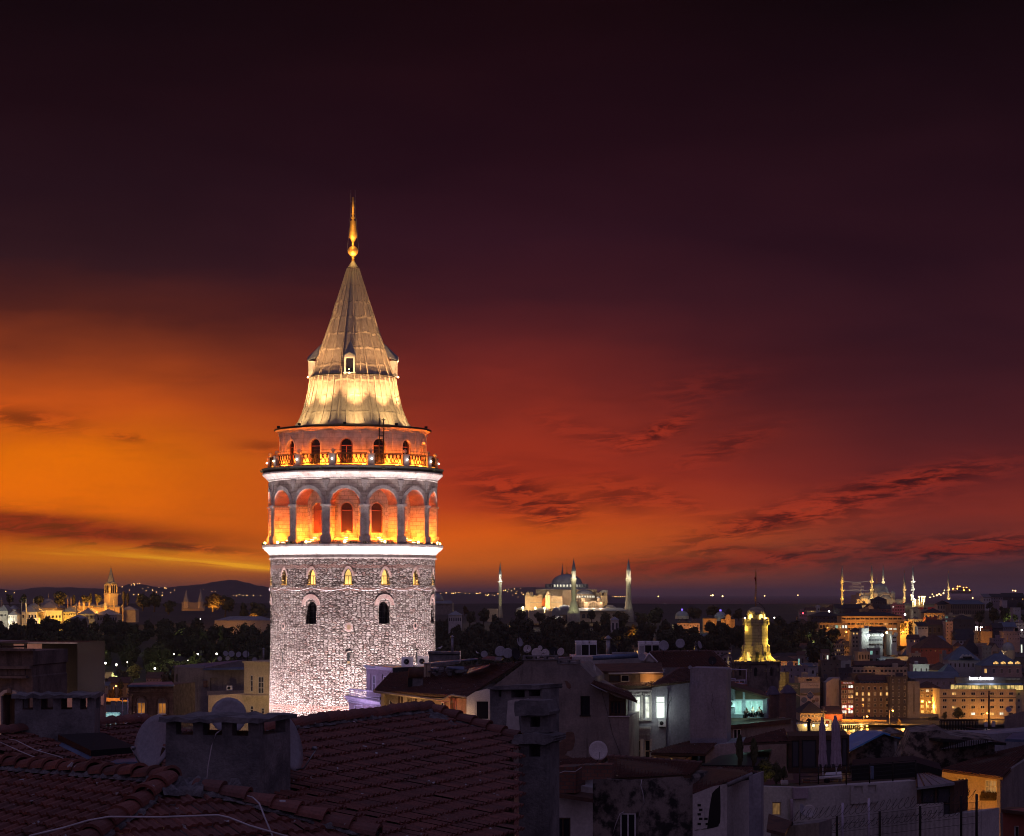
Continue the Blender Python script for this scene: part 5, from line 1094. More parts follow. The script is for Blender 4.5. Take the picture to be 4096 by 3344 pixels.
def B(z,x0,yt,x1,yb,label,c='c_grey',roof='flat',rc='r_tile',rows=2,cols=4,lit=(),Y=None,dep=12.,rot=0.,rh=None,name='town_house',cat='building',wk='d',wf=(.5,.55),side=0,wtop=.0,wbot=0.,group=None):
 """a building given by its front in zoomed photo pixels; windows are parts; lit: {(row, col): kind}"""
 px0,py0=q(z,x0,yt);px1,py1=q(z,x1,yb);Y=Y or Yof(py1)
 A=at(px0,py0,Y);Cc=at(px1,py1,Y);w=(Cc.x-A.x);h=A.z-Cc.z;ca=math.cos(R_(rot));wl=w/ca if rot else w
 zb=Cc.z;t=T(name,label,cat,((A.x+Cc.x)/2,Y+abs(math.sin(R_(rot)))*wl/2,zb),R_(rot),group);WORLD[t.name]=Vector((0,0,0))
 m=MB();m.box(-wl/2,wl/2,0,dep,-7,h);part('wall',m,c,t)
 H=rh if rh is not None else min(3.2,dep*.25)
 m=MB()
 if roof=='hip':hiproof(m,-wl/2,wl/2,0,dep,h+.01,H,.5);part('roof',m,rc,t)
 elif roof=='gable':
  o=.45;m.add([(-wl/2-o,-o,h-.1),(wl/2+o,-o,h-.1),(wl/2+o,dep/2,h+H),(-wl/2-o,dep/2,h+H),(wl/2+o,dep+o,h-.1),(-wl/2-o,dep+o,h-.1)],[(0,1,2,3),(3,2,4,5),(1,4,2),(0,3,5)],sm=False);part('roof',m,rc,t)
 elif roof=='front':
  o=.45;m.add([(-wl/2,0,h),(wl/2,0,h),(0,0,h+H-.1)],[(0,1,2)]);part('gable',m,c,t);m=MB()
  m.slab([(-wl/2-o,-o,h-.1),(0,-o,h+H),(0,dep+o,h+H),(-wl/2-o,dep+o,h-.1)],(0,0,-.25));m.slab([(0,-o,h+H),(wl/2+o,-o,h-.1),(wl/2+o,dep+o,h-.1),(0,dep+o,h+H)],(0,0,-.25));part('roof',m,rc,t)
 elif roof=='shed':m.slab([(-wl/2-.3,-.4,h+.05),(wl/2+.3,-.4,h+.05),(wl/2+.3,dep+.3,h+H),(-wl/2-.3,dep+.3,h+H)],(0,0,-.3));part('roof',m,rc,t)
 else:
  m.box(-wl/2+.3,wl/2-.3,.3,dep-.3,h,h+.06);part('roof',m,'r_grey',t);m=MB();e=.18
  m.box(-wl/2-e,wl/2+e,-e,.25,h-.02,h+.55);m.box(-wl/2-e,-wl/2+.25,.25,dep,h-.02,h+.55);m.box(wl/2-.25,wl/2+e,.25,dep,h-.02,h+.55);part('parapet',m,c,t)
  for _ in range(BR.randint(0,2)):m=MB();xx=BR.uniform(-wl*.35,wl*.3);m.box(xx,xx+BR.uniform(1.2,3),dep*.3,dep*.6,h+.05,h+BR.uniform(1.2,2.6));part('roof_box',m,c,t)
 lit=dict(lit);hh=h-wtop*h-wbot*h
 for r in range(rows):
  for cl in range(cols):
   ww,wh=wl/cols*wf[0],hh/rows*wf[1]
   kd=lit.get((r,cl),lit.get(r,wk))
   if kd=='-':continue
   putwin(t,-wl/2+wl*(cl+.5)/cols,-.002,h-wtop*h-hh*(r+.5)/rows-wh/2,ww,wh,kd)
 sd=side
 for r in range(rows if sd else 0):
  for cl in range(sd):
   wh=hh/rows*wf[1];kd=BR.choice('ddddm')
   if rot>0:putwin(t,-wl/2+.002-.004,dep*(cl+.5)/sd,h-hh*(r+.5)/rows-wh/2,dep/sd*.4,wh,kd,R_(-90))
   else:putwin(t,wl/2+.002,dep*(cl+.5)/sd,h-hh*(r+.5)/rows-wh/2,dep/sd*.4,wh,kd,R_(90))
 return t
# --- near the top of the hill
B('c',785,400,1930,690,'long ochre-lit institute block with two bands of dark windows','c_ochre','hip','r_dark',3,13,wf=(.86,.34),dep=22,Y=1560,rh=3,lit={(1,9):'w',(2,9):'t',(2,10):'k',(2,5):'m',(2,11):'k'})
B('c',370,540,900,660,'low wing with bright glazed ground floor left of the institute block','c_ochre','flat',rows=1,cols=9,wf=(.85,.55),dep=16,Y=1540,lit={(0,c):v for c,v in zip(range(3,9),'lltwkk')})
B('c',200,400,790,560,'dark unlit block behind the low glazed wing','c_dark','hip','r_dark',2,8,dep=18,Y=1640)
B('c',985,690,1165,1000,'cream four-storey house with yellow-lit top floor','c_cream','hip','r_dark',4,3,wf=(.5,.5),Y=1420,lit={(0,0):'w',(0,1):'w',(0,2):'w',(1,2):'w'},rh=2.4)
B('c',1165,640,1300,1040,'tall white stair tower blazing in a floodlight','c_white','flat',**NW,dep=9,Y=1400,name='stair_tower')
B('c',1290,720,1565,980,'modern block with white-lit strip windows beside the stair tower','c_white','hip','r_dark',3,5,wf=(.92,.45),dep=14,Y=1408,lit={0:'k',1:'l'},rh=2)
B('c',1340,655,1640,740,'setback upper storey above the strip-window block','c_grey','gable','r_dark',1,4,wf=(.3,.4),Y=1436,rh=2)
B('c',1640,700,1745,920,'blank greenish grey slab right of the floodlit block','c_grey','flat',**NW,Y=1415)
B('c',1740,770,1830,920,'small white block with two strip windows','c_white','flat',rows=2,cols=1,wf=(.8,.35),dep=9,Y=1400)
B('c',615,935,835,1230,'cream four-storey house with a pair of glowing third-floor windows','c_cream','flat',rows=4,cols=6,wf=(.5,.5),lit={(1,2):'w',(1,3):'w',(2,1):'m',(3,2):'w',(3,1):'w'},name='terraced_house')
B('c',838,965,1025,1195,'greyish townhouse with dark metal roof right of the cream house','c_mauve','gable','r_dark',3,4,wf=(.5,.5),name='terraced_house')
B('c',1025,1040,1170,1195,'red painted townhouse with white windows','c_red','gable','r_blue',3,3,wk='n',wf=(.35,.5),dep=11,rh=2.6,name='terraced_house')
B('c',1172,1065,1292,1220,'yellowish townhouse right of the red one','c_cream','gable','r_dark',2,4,wf=(.45,.6),dep=11,name='terraced_house')
B('c',205,1085,420,1215,'pinkish gabled house with two lit windows low on the left','c_pink','gable','r_tile',2,3,wf=(.25,.4),dep=11,rot=14,lit={(0,1):'w',(0,2):'m'},rh=3.6,name='gabled_house')
B('c',45,985,240,1090,'dim house with dark hipped roof behind the pinkish gabled house','c_cream','hip','r_dark',1,3,wf=(.3,.5))
B('c',-60,1005,205,1180,'blank grey gable end left of the pinkish house','c_mauve','gable','r_tile',0,0,dep=14)
B('c',-40,1225,300,1330,'long white flat-roofed block with a dark strip window','c_white','shed','r_blue',1,2,wk='n',wf=(.85,.3),dep=16,wbot=.3,rot=6,rh=1.2)
B('c',715,1165,960,1330,'raw concrete block with roof boxes','c_grey','flat',**NW)
B('c',490,1140,660,1240,'brownish shed-like house below the cream house','c_brown','flat',**NW,dep=10)
B('c',960,1225,1175,1330,'low ochre-lit shed roof in the middle of the slope','c_ochre','gable','r_tile',1,4,dep=9,wf=(.3,.4))
B('c',1415,1010,1600,1160,'mauve gabled house with one square window','c_mauve','front','r_dark',1,2,wf=(.28,.35),dep=13,rh=2.6,rot=-10,name='gabled_house')
B('c',1600,1040,1720,1160,'dim mauve wing joined to the mauve gabled house','c_mauve','gable','r_dark',1,2,wf=(.3,.4))
B('c',1300,1010,1415,1150,'pale house with yellow-lit upper windows under the floodlit block','c_white','gable','r_dark',2,3,dep=10,lit={(0,1):'m',(0,2):'m'})
B('c',1750,950,2060,1090,'brown house with red tiled roof','c_brown','hip','r_tile',1,5,dep=13,wf=(.4,.4))
B('c',1825,1085,1990,1165,'little white house with one dark window','c_white','flat',rows=1,cols=2,wf=(.3,.5),dep=9)
B('c',1940,1130,2100,1200,'low hexagonal pavilion with teal roof on the slope','c_grey','hip','r_blue',0,0,rh=4,name='pavilion')
B('c',1520,1240,2127,1330,'long market hall with glinting metal roof','c_grey','shed','r_blue',1,16,wf=(.7,.3),dep=20,lit={(0,c):'m' for c in range(2,9)},rh=2,name='market_hall')
B('c',430,895,640,1010,'long dark stone building with arched openings','c_dark','hip','r_dark',1,5,wf=(.4,.6),dep=14)
B('c',640,880,760,950,'small mustard yellow rooftop room','c_ochre','flat',**NW,dep=7)
B('c',760,830,985,960,'cluttered dim houses behind the cream four-storey house','c_dark','flat',rows=2,cols=5,dep=10,lit={(1,4):'w',(0,4):'m'})
B('c',1525,262,1712,370,'terracotta facade with three pale-framed bays','c_red','gable','r_dark',2,3,wk='n',wf=(.5,.6),Y=1780)
B('c',1738,195,1982,370,'pinkish terraced block washed in red light','c_pink','flat',rows=3,cols=5,wf=(.7,.4),Y=1800,lit={(0,0):'k'})
B('c',575,210,790,320,'dim brownish cottage at the foot of the leftmost minaret','c_brown','hip','r_tile',1,4,wf=(.2,.4),Y=1900,lit={(0,1):'m'},rh=2)
B('c',1165,278,1345,380,'dim cream house with two dark windows above the institute','c_ochre','flat',rows=1,cols=2,wf=(.25,.4),Y=1800)
B('c',1345,325,1525,380,'row of small gabled attics above the institute','c_brown','gable','r_tile',1,3,dep=10,Y=1770)
B('c',310,218,385,320,'small white tower-like house on the crest','c_white','flat',rows=1,cols=1,wf=(.3,.3),dep=9,Y=1900)
B('c',385,255,460,330,'white house on the crest with a dark doorway','c_white','flat',rows=1,cols=2,wf=(.4,.4),dep=9,Y=1890)
B('c',410,290,600,390,'cream house with tree on the crest','c_cream','gable','r_tile',1,3,wf=(.25,.35),dep=10,Y=1850)
B('c',-10,312,130,420,'dim house with red lamp at the left end of the crest','c_grey','flat',rows=2,cols=4,dep=10,Y=1800)
B('c',125,290,300,330,'house with a row of warm-lit rooms on the crest','c_cream','gable','r_tile',1,5,wf=(.7,.6),dep=10,Y=1860,lit={0:'m',(0,2):'w',(0,3):'w'})
B('c',670,250,1170,390,'dark tiled roofs crowding below the mosque','c_dark','gable','r_dark',1,8,dep=16,Y=1830,wf=(.2,.3))
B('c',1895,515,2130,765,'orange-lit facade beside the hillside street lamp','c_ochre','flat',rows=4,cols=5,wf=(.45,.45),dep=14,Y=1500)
B('c',2000,470,2130,520,'setback grey storey above the orange-lit facade','c_grey','flat',rows=1,cols=4,dep=10,Y=1530)
B('c',880,170,1370,260,'terrace restaurant strung with warm bulbs below the mosque','c_ochre','flat',rows=1,cols=12,wf=(.8,.5),dep=10,Y=2000,lit={(0,c):'w' for c in range(2,11)},name='terrace_restaurant')
B('c',1380,90,1640,200,'dark mansard building below the six-minaret mosque','c_dark','hip','r_dark',1,6,dep=14,Y=2050,wf=(.3,.4))
B('d',490,180,737,380,'old cream mansion with tall paired windows','c_cream','hip','r_dark',2,5,wf=(.4,.6),dep=14,Y=1760)
B('d',740,170,1385,380,'large dark slatted hall with blue-grey roof','c_brown','shed','r_blue',2,16,wf=(.55,.8),dep=26,Y=1740,rh=3,name='slatted_hall')
B('d',240,340,622,470,'orange-lit house with hipped roof and a row of windows','c_ochre','hip','r_dark',1,5,wk='n',wf=(.5,.45),dep=14,Y=1600,rh=3.4)
B('d',185,285,300,520,'tall blank cream wall behind the orange-lit hipped house','c_cream','flat',**NW,Y=1620)
B('d',20,285,185,470,'cream house with cut-out balconies','c_cream','flat',rows=2,cols=2,wf=(.4,.4),Y=1640)
B('d',-60,470,270,560,'grey flat roof storey above the glowing street','c_grey','flat',rows=1,cols=10,dep=10,Y=1500)
B('d',275,435,490,570,'dark red rooftop block with a small window','c_red','flat',rows=1,cols=2,wf=(.2,.3),dep=10,Y=1480)
B('d',118,590,310,755,'pale stained block with a glazed veranda','c_white','shed','r_dark',2,3,wf=(.85,.4),dep=10,Y=1400,lit={0:'l',1:'-'})
B('d',310,560,650,760,'dark roofs stepping down right of the pale stained block','c_dark','gable','r_tile',1,4,dep=14,Y=1420)
B('d',648,520,780,860,'tall narrow pink building with paired windows','c_pink','flat',rows=5,cols=2,wf=(.25,.35),Y=1410,name='narrow_building')
B('d',600,455,790,540,'pale setback block with two cold-lit windows','c_grey','flat',rows=1,cols=5,wf=(.4,.5),dep=10,Y=1560,lit={(0,1):'t'})
B('d',640,385,1130,460,'low building with a warm strip of lit windows','c_cream','flat',rows=1,cols=22,wf=(.5,.5),Y=1640,lit={(0,c):'w' for c in range(7,18)}|{(0,0):'t',(0,1):'t'})
B('d',800,460,1200,700,'large dark roofed building below the lit strip','c_dark','hip','r_dark',1,5,dep=20,Y=1560,wf=(.2,.2))
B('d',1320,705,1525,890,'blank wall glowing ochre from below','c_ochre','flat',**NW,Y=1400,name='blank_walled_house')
B('d',1365,635,1525,700,'brick rooftop room with pink rim','c_red','flat',rows=1,cols=2,wf=(.4,.4),dep=8,Y=1440)
B('d',1180,690,1320,870,'grey block left of the glowing blank wall','c_grey','flat',rows=2,cols=3,wf=(.25,.25),Y=1410)
B('d',780,720,930,870,'orange-lit flank beside the tall pink building','c_ochre','flat',rows=1,cols=2,wf=(.2,.2),dep=10,Y=1405)
B('d',860,745,1180,860,'dark gabled roofs behind the white strip-window house','c_dark','gable','r_dark',0,0,dep=14,Y=1370)
B('d',845,850,1100,1020,'white house with warm-lit ground floor','c_white','gable','r_dark',2,4,wf=(.6,.4),lit={(1,2):'w',(1,3):'w'},Y=1290)
B('d',1100,930,1420,1010,'long low cream roof terrace','c_cream','flat',rows=1,cols=5,dep=10,Y=1310,wf=(.2,.3))
B('d',840,975,962,1115,'small orange-lit house with two windows','c_ochre','hip','r_tile',2,2,wf=(.4,.4),dep=9,Y=1250)
B('d',150,1010,840,1090,'wide reddish house under a huge brown hipped roof','c_red','hip','r_tile',1,8,wf=(.3,.4),dep=26,Y=1270,rh=8)
B('d',-40,830,150,920,'house with reddish roof and one lit window at left','c_pink','gable','r_tile',1,3,wf=(.3,.4),dep=10,Y=1330,lit={(0,1):'w'})
B('d',150,850,380,930,'low wall and dark roof left of the teal awning','c_grey','hip','r_dark',1,5,dep=10,Y=1340,wf=(.1,.5))
B('d',380,870,650,930,'house with blue-grey sloping roof','c_dark','shed','r_blue',0,0,Y=1330,rh=3)
B('d',955,1110,1340,1250,'pale house under a broad dark brown roof','c_mauve','hip','r_dark',2,6,wf=(.25,.35),dep=16,Y=1200,rh=8)
B('d',1340,980,1510,1290,'grey slab building with small windows','c_grey','flat',rows=4,cols=3,wf=(.25,.3),Y=1190)
B('d',1510,1010,1640,1190,'pale house with tall gable and one slit window','c_cream','front','r_dark',1,1,wf=(.15,.3),Y=1220,rh=3,name='gabled_house')
B('d',1555,830,1740,960,'dim houses with square blocks left of the small dome','c_mauve','flat',rows=2,cols=5,wf=(.3,.3),Y=1330)
B('d',1740,700,2050,870,'long dull grey block behind the small dome','c_mauve','flat',rows=2,cols=6,wf=(.2,.3),Y=1400)
B('d',1980,545,2140,760,'dull apartment block with white lamp at the right edge','c_mauve','flat',rows=3,cols=3,wf=(.35,.35),Y=1500)
B('d',1700,600,1980,680,'cluttered low roofs below the dark hillside trees','c_grey','gable','r_blue',1,7,wf=(.25,.3),Y=1470)
B('d',1545,620,1730,760,'dim gabled house below the dark hillside trees','c_dark','gable','r_dark',1,3,Y=1440,wf=(.25,.3))
B('d',1360,40,1500,140,'pale sloping-roofed house on the right skyline','c_white','shed','r_grey',1,3,Y=1950,wf=(.3,.4))
B('d',1500,40,1730,150,'dark windowed house on the right skyline','c_mauve','gable','r_dark',2,5,Y=1960,wf=(.35,.5))
B('d',1730,30,2130,130,'dark roofs along the right skyline','c_dark','gable','r_dark',1,8,dep=14,Y=1980,wf=(.2,.3),lit={(0,3):'m',(0,7):'w'})
B('d',1705,115,1810,190,'small white cube house above the dark trees','c_white','flat',**NW,dep=8,Y=1850)
B('d',1920,250,2065,340,'pale house with dark trees before it at right','c_white','flat',rows=1,cols=5,wf=(.2,.3),dep=10,Y=1740)
B('d',1640,1090,1930,1240,'domed mosque annex of pale stone','c_cream','flat',rows=1,cols=4,dep=14,Y=1195,wf=(.25,.4))
B('d',0,1115,175,1260,'small cream rooftop house with paired dark doors','c_cream','flat',rows=1,cols=4,wf=(.5,.5),dep=9,Y=1215)
B('d',590,1140,705,1270,'grey box house below the huge brown roof','c_grey','flat',**NW,dep=9,Y=1190)
B('d',0,1290,300,1420,'dim house with striped pale ground floor','c_dark','gable','r_tile',1,12,wk='l',wf=(.5,.5),Y=1160)
HR=random.Random(77)
for i in range(64):
 px=HR.uniform(3080,4120);Y=HR.uniform(1090,1500)if i<44 else HR.uniform(1500,1950);py=yg(Y);w=HR.uniform(28,62);h=HR.uniform(34,70)
 ZT['p']=(px,py-h,1.);ro,co=HR.randint(1,3),HR.randint(2,4)
 B('p',0,0,w,h+3,'small dim house squeezed between the larger buildings of the slope',HR.choice(('c_white','c_cream','c_grey','c_pink','c_mauve','c_brown','c_ochre')),HR.choice(('flat','hip','gable','gable','front')),HR.choice(('r_tile','r_dark','r_tile','r_blue')),ro,co,{(HR.randrange(ro),HR.randrange(co)):HR.choice('wmmkt')}if HR.random()<.5 else(),Y=Y,dep=10,rot=HR.uniform(-14,14),rh=HR.uniform(1.6,3),group='small houses crowding the slope')
 if i%4==0:PL(at(px+HR.uniform(-20,20),py-30,Y-9),HR.uniform(500,1500),(1.,.45,.1),.4)
# zigzag roofed villa, mansard with lit dormers
v=B('d',700,1235,1290,1420,'house with three zigzag white gables on its teal roof','c_white','hip','r_blue',1,7,wf=(.3,.4),dep=14,Y=1150,rh=7,name='zigzag_gabled_house')
for x in(985,1055,1125):
 a=qa('d',x,1195,1149);m=MB();w=1.9;a=a-Vector(v.location);m.slab([(a.x-w,-1.4,a.z),(a.x+w,-1.4,a.z),(a.x,-1.4,a.z+2.)],(0,4,0));part('zigzag_gable',m,'c_white',v);m=MB();m.quad((a.x-.5,-1.42,a.z+.1),(a.x+.5,-1.42,a.z+.1),(a.x+.5,-1.42,a.z+.9),(a.x-.5,-1.42,a.z+.9));part('window',m,'glass',v)
v=B('b',1400,100,2085,330,'grey-blue mansard building with four glowing dormers','c_mauve','hip','r_blue',1,5,wk='n',wf=(.32,.5),dep=16,Y=1130,rh=6,wbot=.25,lit={(0,0):'w'},name='mansard_building')
for x in(1640,1765,1888,2012):
 a=qa('b',x,72,1131)-Vector(v.location);w=1.55;m=MB();m.box(a.x-w,a.x+w,.3,4,a.z,a.z+.9);m.add([(a.x-w,.3,a.z+.9),(a.x+w,.3,a.z+.9),(a.x,.3,a.z+1.8),(a.x-w,4,a.z+.9),(a.x+w,4,a.z+.9),(a.x,4,a.z+1.8)],[(0,1,2),(0,2,5,3),(2,1,4,5)]);dmr=part('dormer',m,'r_blue',v)
 m=MB();m.add([(a.x-w*.85,.26,a.z+.1),(a.x+w*.85,.26,a.z+.1),(a.x+w*.85,.26,a.z+.85),(a.x,.26,a.z+1.55),(a.x-w*.85,.26,a.z+.85)],[(0,1,2,3,4)]);part('window',m,'w_warm',dmr)
sm_=T('small_mosque','small pale-domed mosque with tall gilded finial low on the right','mosque',tuple(qa('d',1820,1180,1185)))
m=MB();pdome(m,'d',1822,1045,128,890,1190,26);part('dome',m,'lead',sm_)
m=MB();s_=1190/FPX/4.7267;c=qa('d',1822,1045,1190);m.lathe([(125*s_,-160*s_),(125*s_,-4),(135*s_,-3),(135*s_,0)],c,20);part('drum',m,'c_cream',sm_)
m=MB();m.lathe([(20*s_,0),(18*s_,10*s_),(9*s_,24*s_),(5*s_,50*s_),(11*s_,66*s_),(4*s_,80*s_),(6*s_,100*s_),(1*s_,130*s_),(0,142*s_)],qa('d',1820,890,1190),10);part('finial',m,'gold',sm_)
m=MB();c=qa('d',1760,1030,1178);pts=[(c+Vector((r_*s_*math.cos(R_(a)),0,r_*s_*math.sin(R_(a)))))for r_ in(62,40)for a in range(190,330,14)];n_=len(pts)//2
for i in range(n_-1):m.slab([pts[i],pts[i+1],pts[n_+i+1],pts[n_+i]],(0,1.5,0))
part('arch',m,'c_cream',sm_);PL(qa('d',1780,1080,1172),900,(1.,.75,.4),.4)
m=MB();tcn=qa('d',1690,1200,1170);m.lathe([(85*s_,0),(60*s_,70*s_),(20*s_,130*s_),(0,150*s_)],tcn,16);tag(m.build('conical_roof',MT['r_blue']),'blue-grey bell-shaped roof left of the small domed mosque','roof')
# --- waterfront
B('a',110,110,560,330,'grey apartment block with roof railing right of the yellow tower','c_mauve','flat',rows=2,cols=4,wf=(.15,.4),dep=14,Y=1130)
B('a',480,110,700,300,'white block with bluish side wall on the slope','c_white','shed','r_blue',1,2,wf=(.3,.3),dep=14,Y=1150,rh=1.4)
B('a',-20,20,390,230,'pinkish building with a row of windows behind the yellow tower','c_pink','hip','r_dark',2,6,wf=(.4,.45),dep=14,Y=1180,lit={(0,2):'m'})
B('a',790,20,1120,230,'dim concrete houses with bare side walls','c_brown','flat',rows=2,cols=3,wf=(.2,.2),Y=1150)
B('a',1115,30,1290,160,'blank white rooftop wall','c_white','flat',**NW,dep=8,Y=1160)
B('a',1080,150,1320,330,'dark crowded house behind the peeling wall','c_dark','flat',rows=1,cols=3,Y=1110,wf=(.2,.3))
B('a',1320,140,2250,320,'long curved cream building with paired windows','c_cream','flat',rows=2,cols=14,wf=(.6,.45),dep=14,Y=1110,name='long_building',lit={(0,6):'m'})
B('a',1370,85,2200,150,'setback roof storey with twinkling terrace above the long cream building','c_dark','gable','r_tile',1,12,wf=(.8,.5),dep=10,Y=1122,lit={(0,c):'m' for c in(2,3,4)},rh=2)
B('a',1290,240,1700,330,'vine-covered dark annex before the long cream building','c_dark','flat',**NW,dep=8,Y=1095)
bl=B('a',395,310,765,870,'building carrying the large advertising banner','c_cream','flat',rows=1,cols=1,wf=(.28,.06),dep=14,Y=1068,wtop=.0)
for ch in list(bl.children):
 if ch.name.startswith('window'):ch.location.z+=7.;
YBN=1066.5
bn=T('advertising_banner','huge white advertising banner with sea picture and blue medallion','banner',tuple(qa('a',597,850,YBN)))
MT['ban_w']=mat('banner_white',(.50,.46,.42),(.46,.42,.39),.1,.8);MT['ban_s']=mat('banner_sea_picture',(.10,.15,.26),(.16,.17,.19),.25,.8);MT['ban_g']=mat('banner_hill_picture',(.13,.13,.08),(.2,.14,.08),.4,.8);MT['ban_b']=mat('banner_blue',(.06,.10,.24),(.05,.08,.2),.2,.8);MT['ban_t']=mat('banner_ink',(.16,.14,.16),rough=.8);MT['ban_gr']=mat('green_banner',(.10,.135,.115),(.09,.12,.10),.1,.8);MT['ban_l']=mat('banner_pale_ink',(.5,.48,.44),rough=.8);MT['ban_r']=mat('banner_red_picture',(.25,.09,.08),(.3,.28,.26),.5,.8)
def flat(mb,z,pts,Y,t=.04):return mb.slab([qa(z,x,y,Y)for x,y in pts],(0,t,0))
m=MB();flat(m,'a',((430,850),(765,850),(765,390),(430,390)),YBN,.2);part('sheet',m,'ban_w',bn)
m=MB();flat(m,'a',((432,560),(764,560),(764,480),(432,482)),YBN-.03);part('sea_picture',m,'ban_s',bn)
m=MB();flat(m,'a',((432,605),(764,605),(764,545),(690,560),(600,540),(520,575),(432,560)),YBN-.06);part('shore_picture',m,'ban_g',bn)
def medal(k_):return[(600+k_*x,600+k_*y)for x,y in((-72,5),(-50,28),(-46,48),(-22,58),(0,82),(22,58),(46,48),(50,28),(72,5),(50,-14),(46,-38),(22,-50),(0,-80),(-22,-50),(-46,-38),(-50,-14))]
m=MB();flat(m,'a',medal(1.),YBN-.09);part('medallion_rim',m,'ban_w',bn);m=MB();flat(m,'a',medal(.9),YBN-.12);part('medallion',m,'ban_b',bn)
for cx,cy,r_,mk in((495,680,52,'ban_s'),(713,675,38,'ban_r'),(655,702,29,'ban_g')):m=MB();flat(m,'a',[(cx+r_*math.cos(a*.3927),cy+r_*.95*math.sin(a*.3927))for a in range(16)],YBN-.05+(.02 if r_==38 else 0));part('round_picture',m,mk,bn)
sa=YBN/FPX/4.254
for txt,x,y,sz,fit,mk in(('Cemile Sultan',655,445,34,165,'ban_t'),('CEMİLE SULTAN',600,602,18,105,'ban_l'),('KORUSU',600,622,18,60,'ban_l'),('Toplantı Salonları • Davetler • Organizasyonlar',597,765,13,285,'ban_t'),('Restoranlar • Özel Yemekler • Spor Alanları',597,784,13,270,'ban_t')):textmesh(txt,qa('a',x,y,YBN-.13),sz*sa*1.3,mk,bn,fit=fit*sa,ext=.01)
gb=T('green_banner','dark green banner with white lettering behind the brick turret','banner',tuple(qa('a',335,930,YBN+.5)))
m=MB();flat(m,'a',((230,930),(428,930),(428,390),(230,390)),YBN+.4,.2);part('sheet',m,'ban_gr',gb)
for txt,y,sz in(('ONLARI İLE',447,34),('IYOR!',490,48)):textmesh(txt,qa('a',396,y,YBN+.35),sz*sa,'ban_l',gb,align='RIGHT',ext=.01)
m=MB();flat(m,'a',((300,560),(428,625),(428,608),(300,545)),YBN+.34);part('stripe',m,'ban_l',gb)
B('a',235,560,440,1080,'dark building behind the green banner','c_dark','flat',**NW,dep=10,Y=1069)
MT['peel']=mat('peeling_whitewash',(.42,.37,.35),(.36,.31,.29),.3,.9,streak=.8,c3=(.12,.07,.05))
pw=T('peeling_wall_house','tall house end with peeling whitewash and sloping top','building',tuple(qa('a',990,880,1062)))
m=MB();m.slab([qa('a',x,y,1062)for x,y in((870,900),(1112,900),(1112,305),(985,312),(870,385))],(0,14,0));part('wall',m,'peel',pw);m=MB();m.box(qa('a',1085,290,1062).x,qa('a',1112,290,1062).x,1063,1065,qa('a',0,306,1062).z,qa('a',0,290,1062).z);part('chimney',m,'peel',pw)
B('a',765,330,870,860,'dark narrow building between banner and peeling wall','c_dark','flat',rows=5,cols=2,wf=(.4,.3),Y=1072)
sg=B('a',1125,372,1340,1010,'narrow shop and office building with red signs and lit floors','c_brown','flat',rows=7,cols=2,wf=(.86,.62),dep=12,Y=1056,wtop=.06,lit={(0,0):'l',(0,1):'k',(1,0):'l',(1,1):'m',(2,0):'l',(2,1):'w',(3,0):'l',(3,1):'m',(4,0):'k',(4,1):'k',(5,0):'k',(5,1):'k',(6,0):'-',(6,1):'-'},name='shop_building')
MT['sign_red']=mat('red_sign_board',(.30,.05,.045),rough=.6);MT['neon_red']=emis('red_neon',(1.,.05,.08),3.);MT['sign_w']=emis('white_sign_letters',(1.,.8,.75),.35);MT['sign_lit']=emis('white_lit_sign',(.92,.92,1.),9.);MT['sign_grey']=emis('dim_sign_letters',(.6,.55,.55),.12)
O_=Vector(sg.location)
def onb(z,x,y,dy=-.2):p=qa(z,x,y,1056)-O_;return Vector((p.x,dy,p.z))
m=MB();a=onb('a',1128,412);b_=onb('a',1338,372);m.box(a.x,b_.x,-.35,-.01,a.z,b_.z);sb=part('sign_board',m,'sign_red',sg)
def btext(txt,x,y,size,mk,parent,z='a',Y=1056,dy=-.4,fit=None):
 o=textmesh(txt,qa(z,x,y,Y)+Vector((0,dy,0)),size,mk,None,fit=fit,ext=.03);r_=parent.parent or parent;o.parent=parent;o.location=o.location-r_.location;return o
btext('MICRON',1232,408,38*sa*1.2,'sign_w',sb,fit=150*sa)
m=MB();a=onb('a',1140,500);b_=onb('a',1335,476);m.box(a.x,b_.x,-.3,-.01,a.z,b_.z);sb=part('sign_board',m,'sign_red',sg)
m=MB();a=onb('a',1185,842);b_=onb('a',1328,812);m.box(a.x,b_.x,-.3,-.01,a.z,b_.z);sb=part('neon_board',m,'sign_red',sg);btext('CREVOLLO',1255,839,28*sa*1.2,'neon_red',sb,fit=135*sa)
PL(qa('a',1255,830,1052),500,(1.,.05,.08),.3)
B('a',1342,410,1958,1010,'brown six-storey office block with some yellow-lit windows','c_brown','flat',rows=6,cols=6,wk='n',wf=(.42,.62),dep=16,Y=1058,name='office_block',wtop=.04,lit={(1,0):'w',(1,1):'w',(1,2):'w',(1,3):'m',(1,4):'w',(1,5):'w',(0,5):'m',(2,1):'w',(2,2):'m',(2,3):'l',(0,0):'l'})
B('a',1440,345,1955,415,'attic storey of the brown office block under a tiled roof','c_brown','gable','r_tile',1,9,wf=(.6,.5),Y=1062,wk='n',rh=2.5)
B('a',1960,300,2255,990,'tall dark art deco block with vertical bays','c_dark','flat',rows=6,cols=3,wk='n',wf=(.3,.6),dep=14,Y=1052,name='art_deco_block')
B('b',140,385,338,960,'narrow bare-sided greenish building with a dark slot','c_grey','flat',rows=1,cols=1,wf=(.08,.9),dep=14,Y=1050)
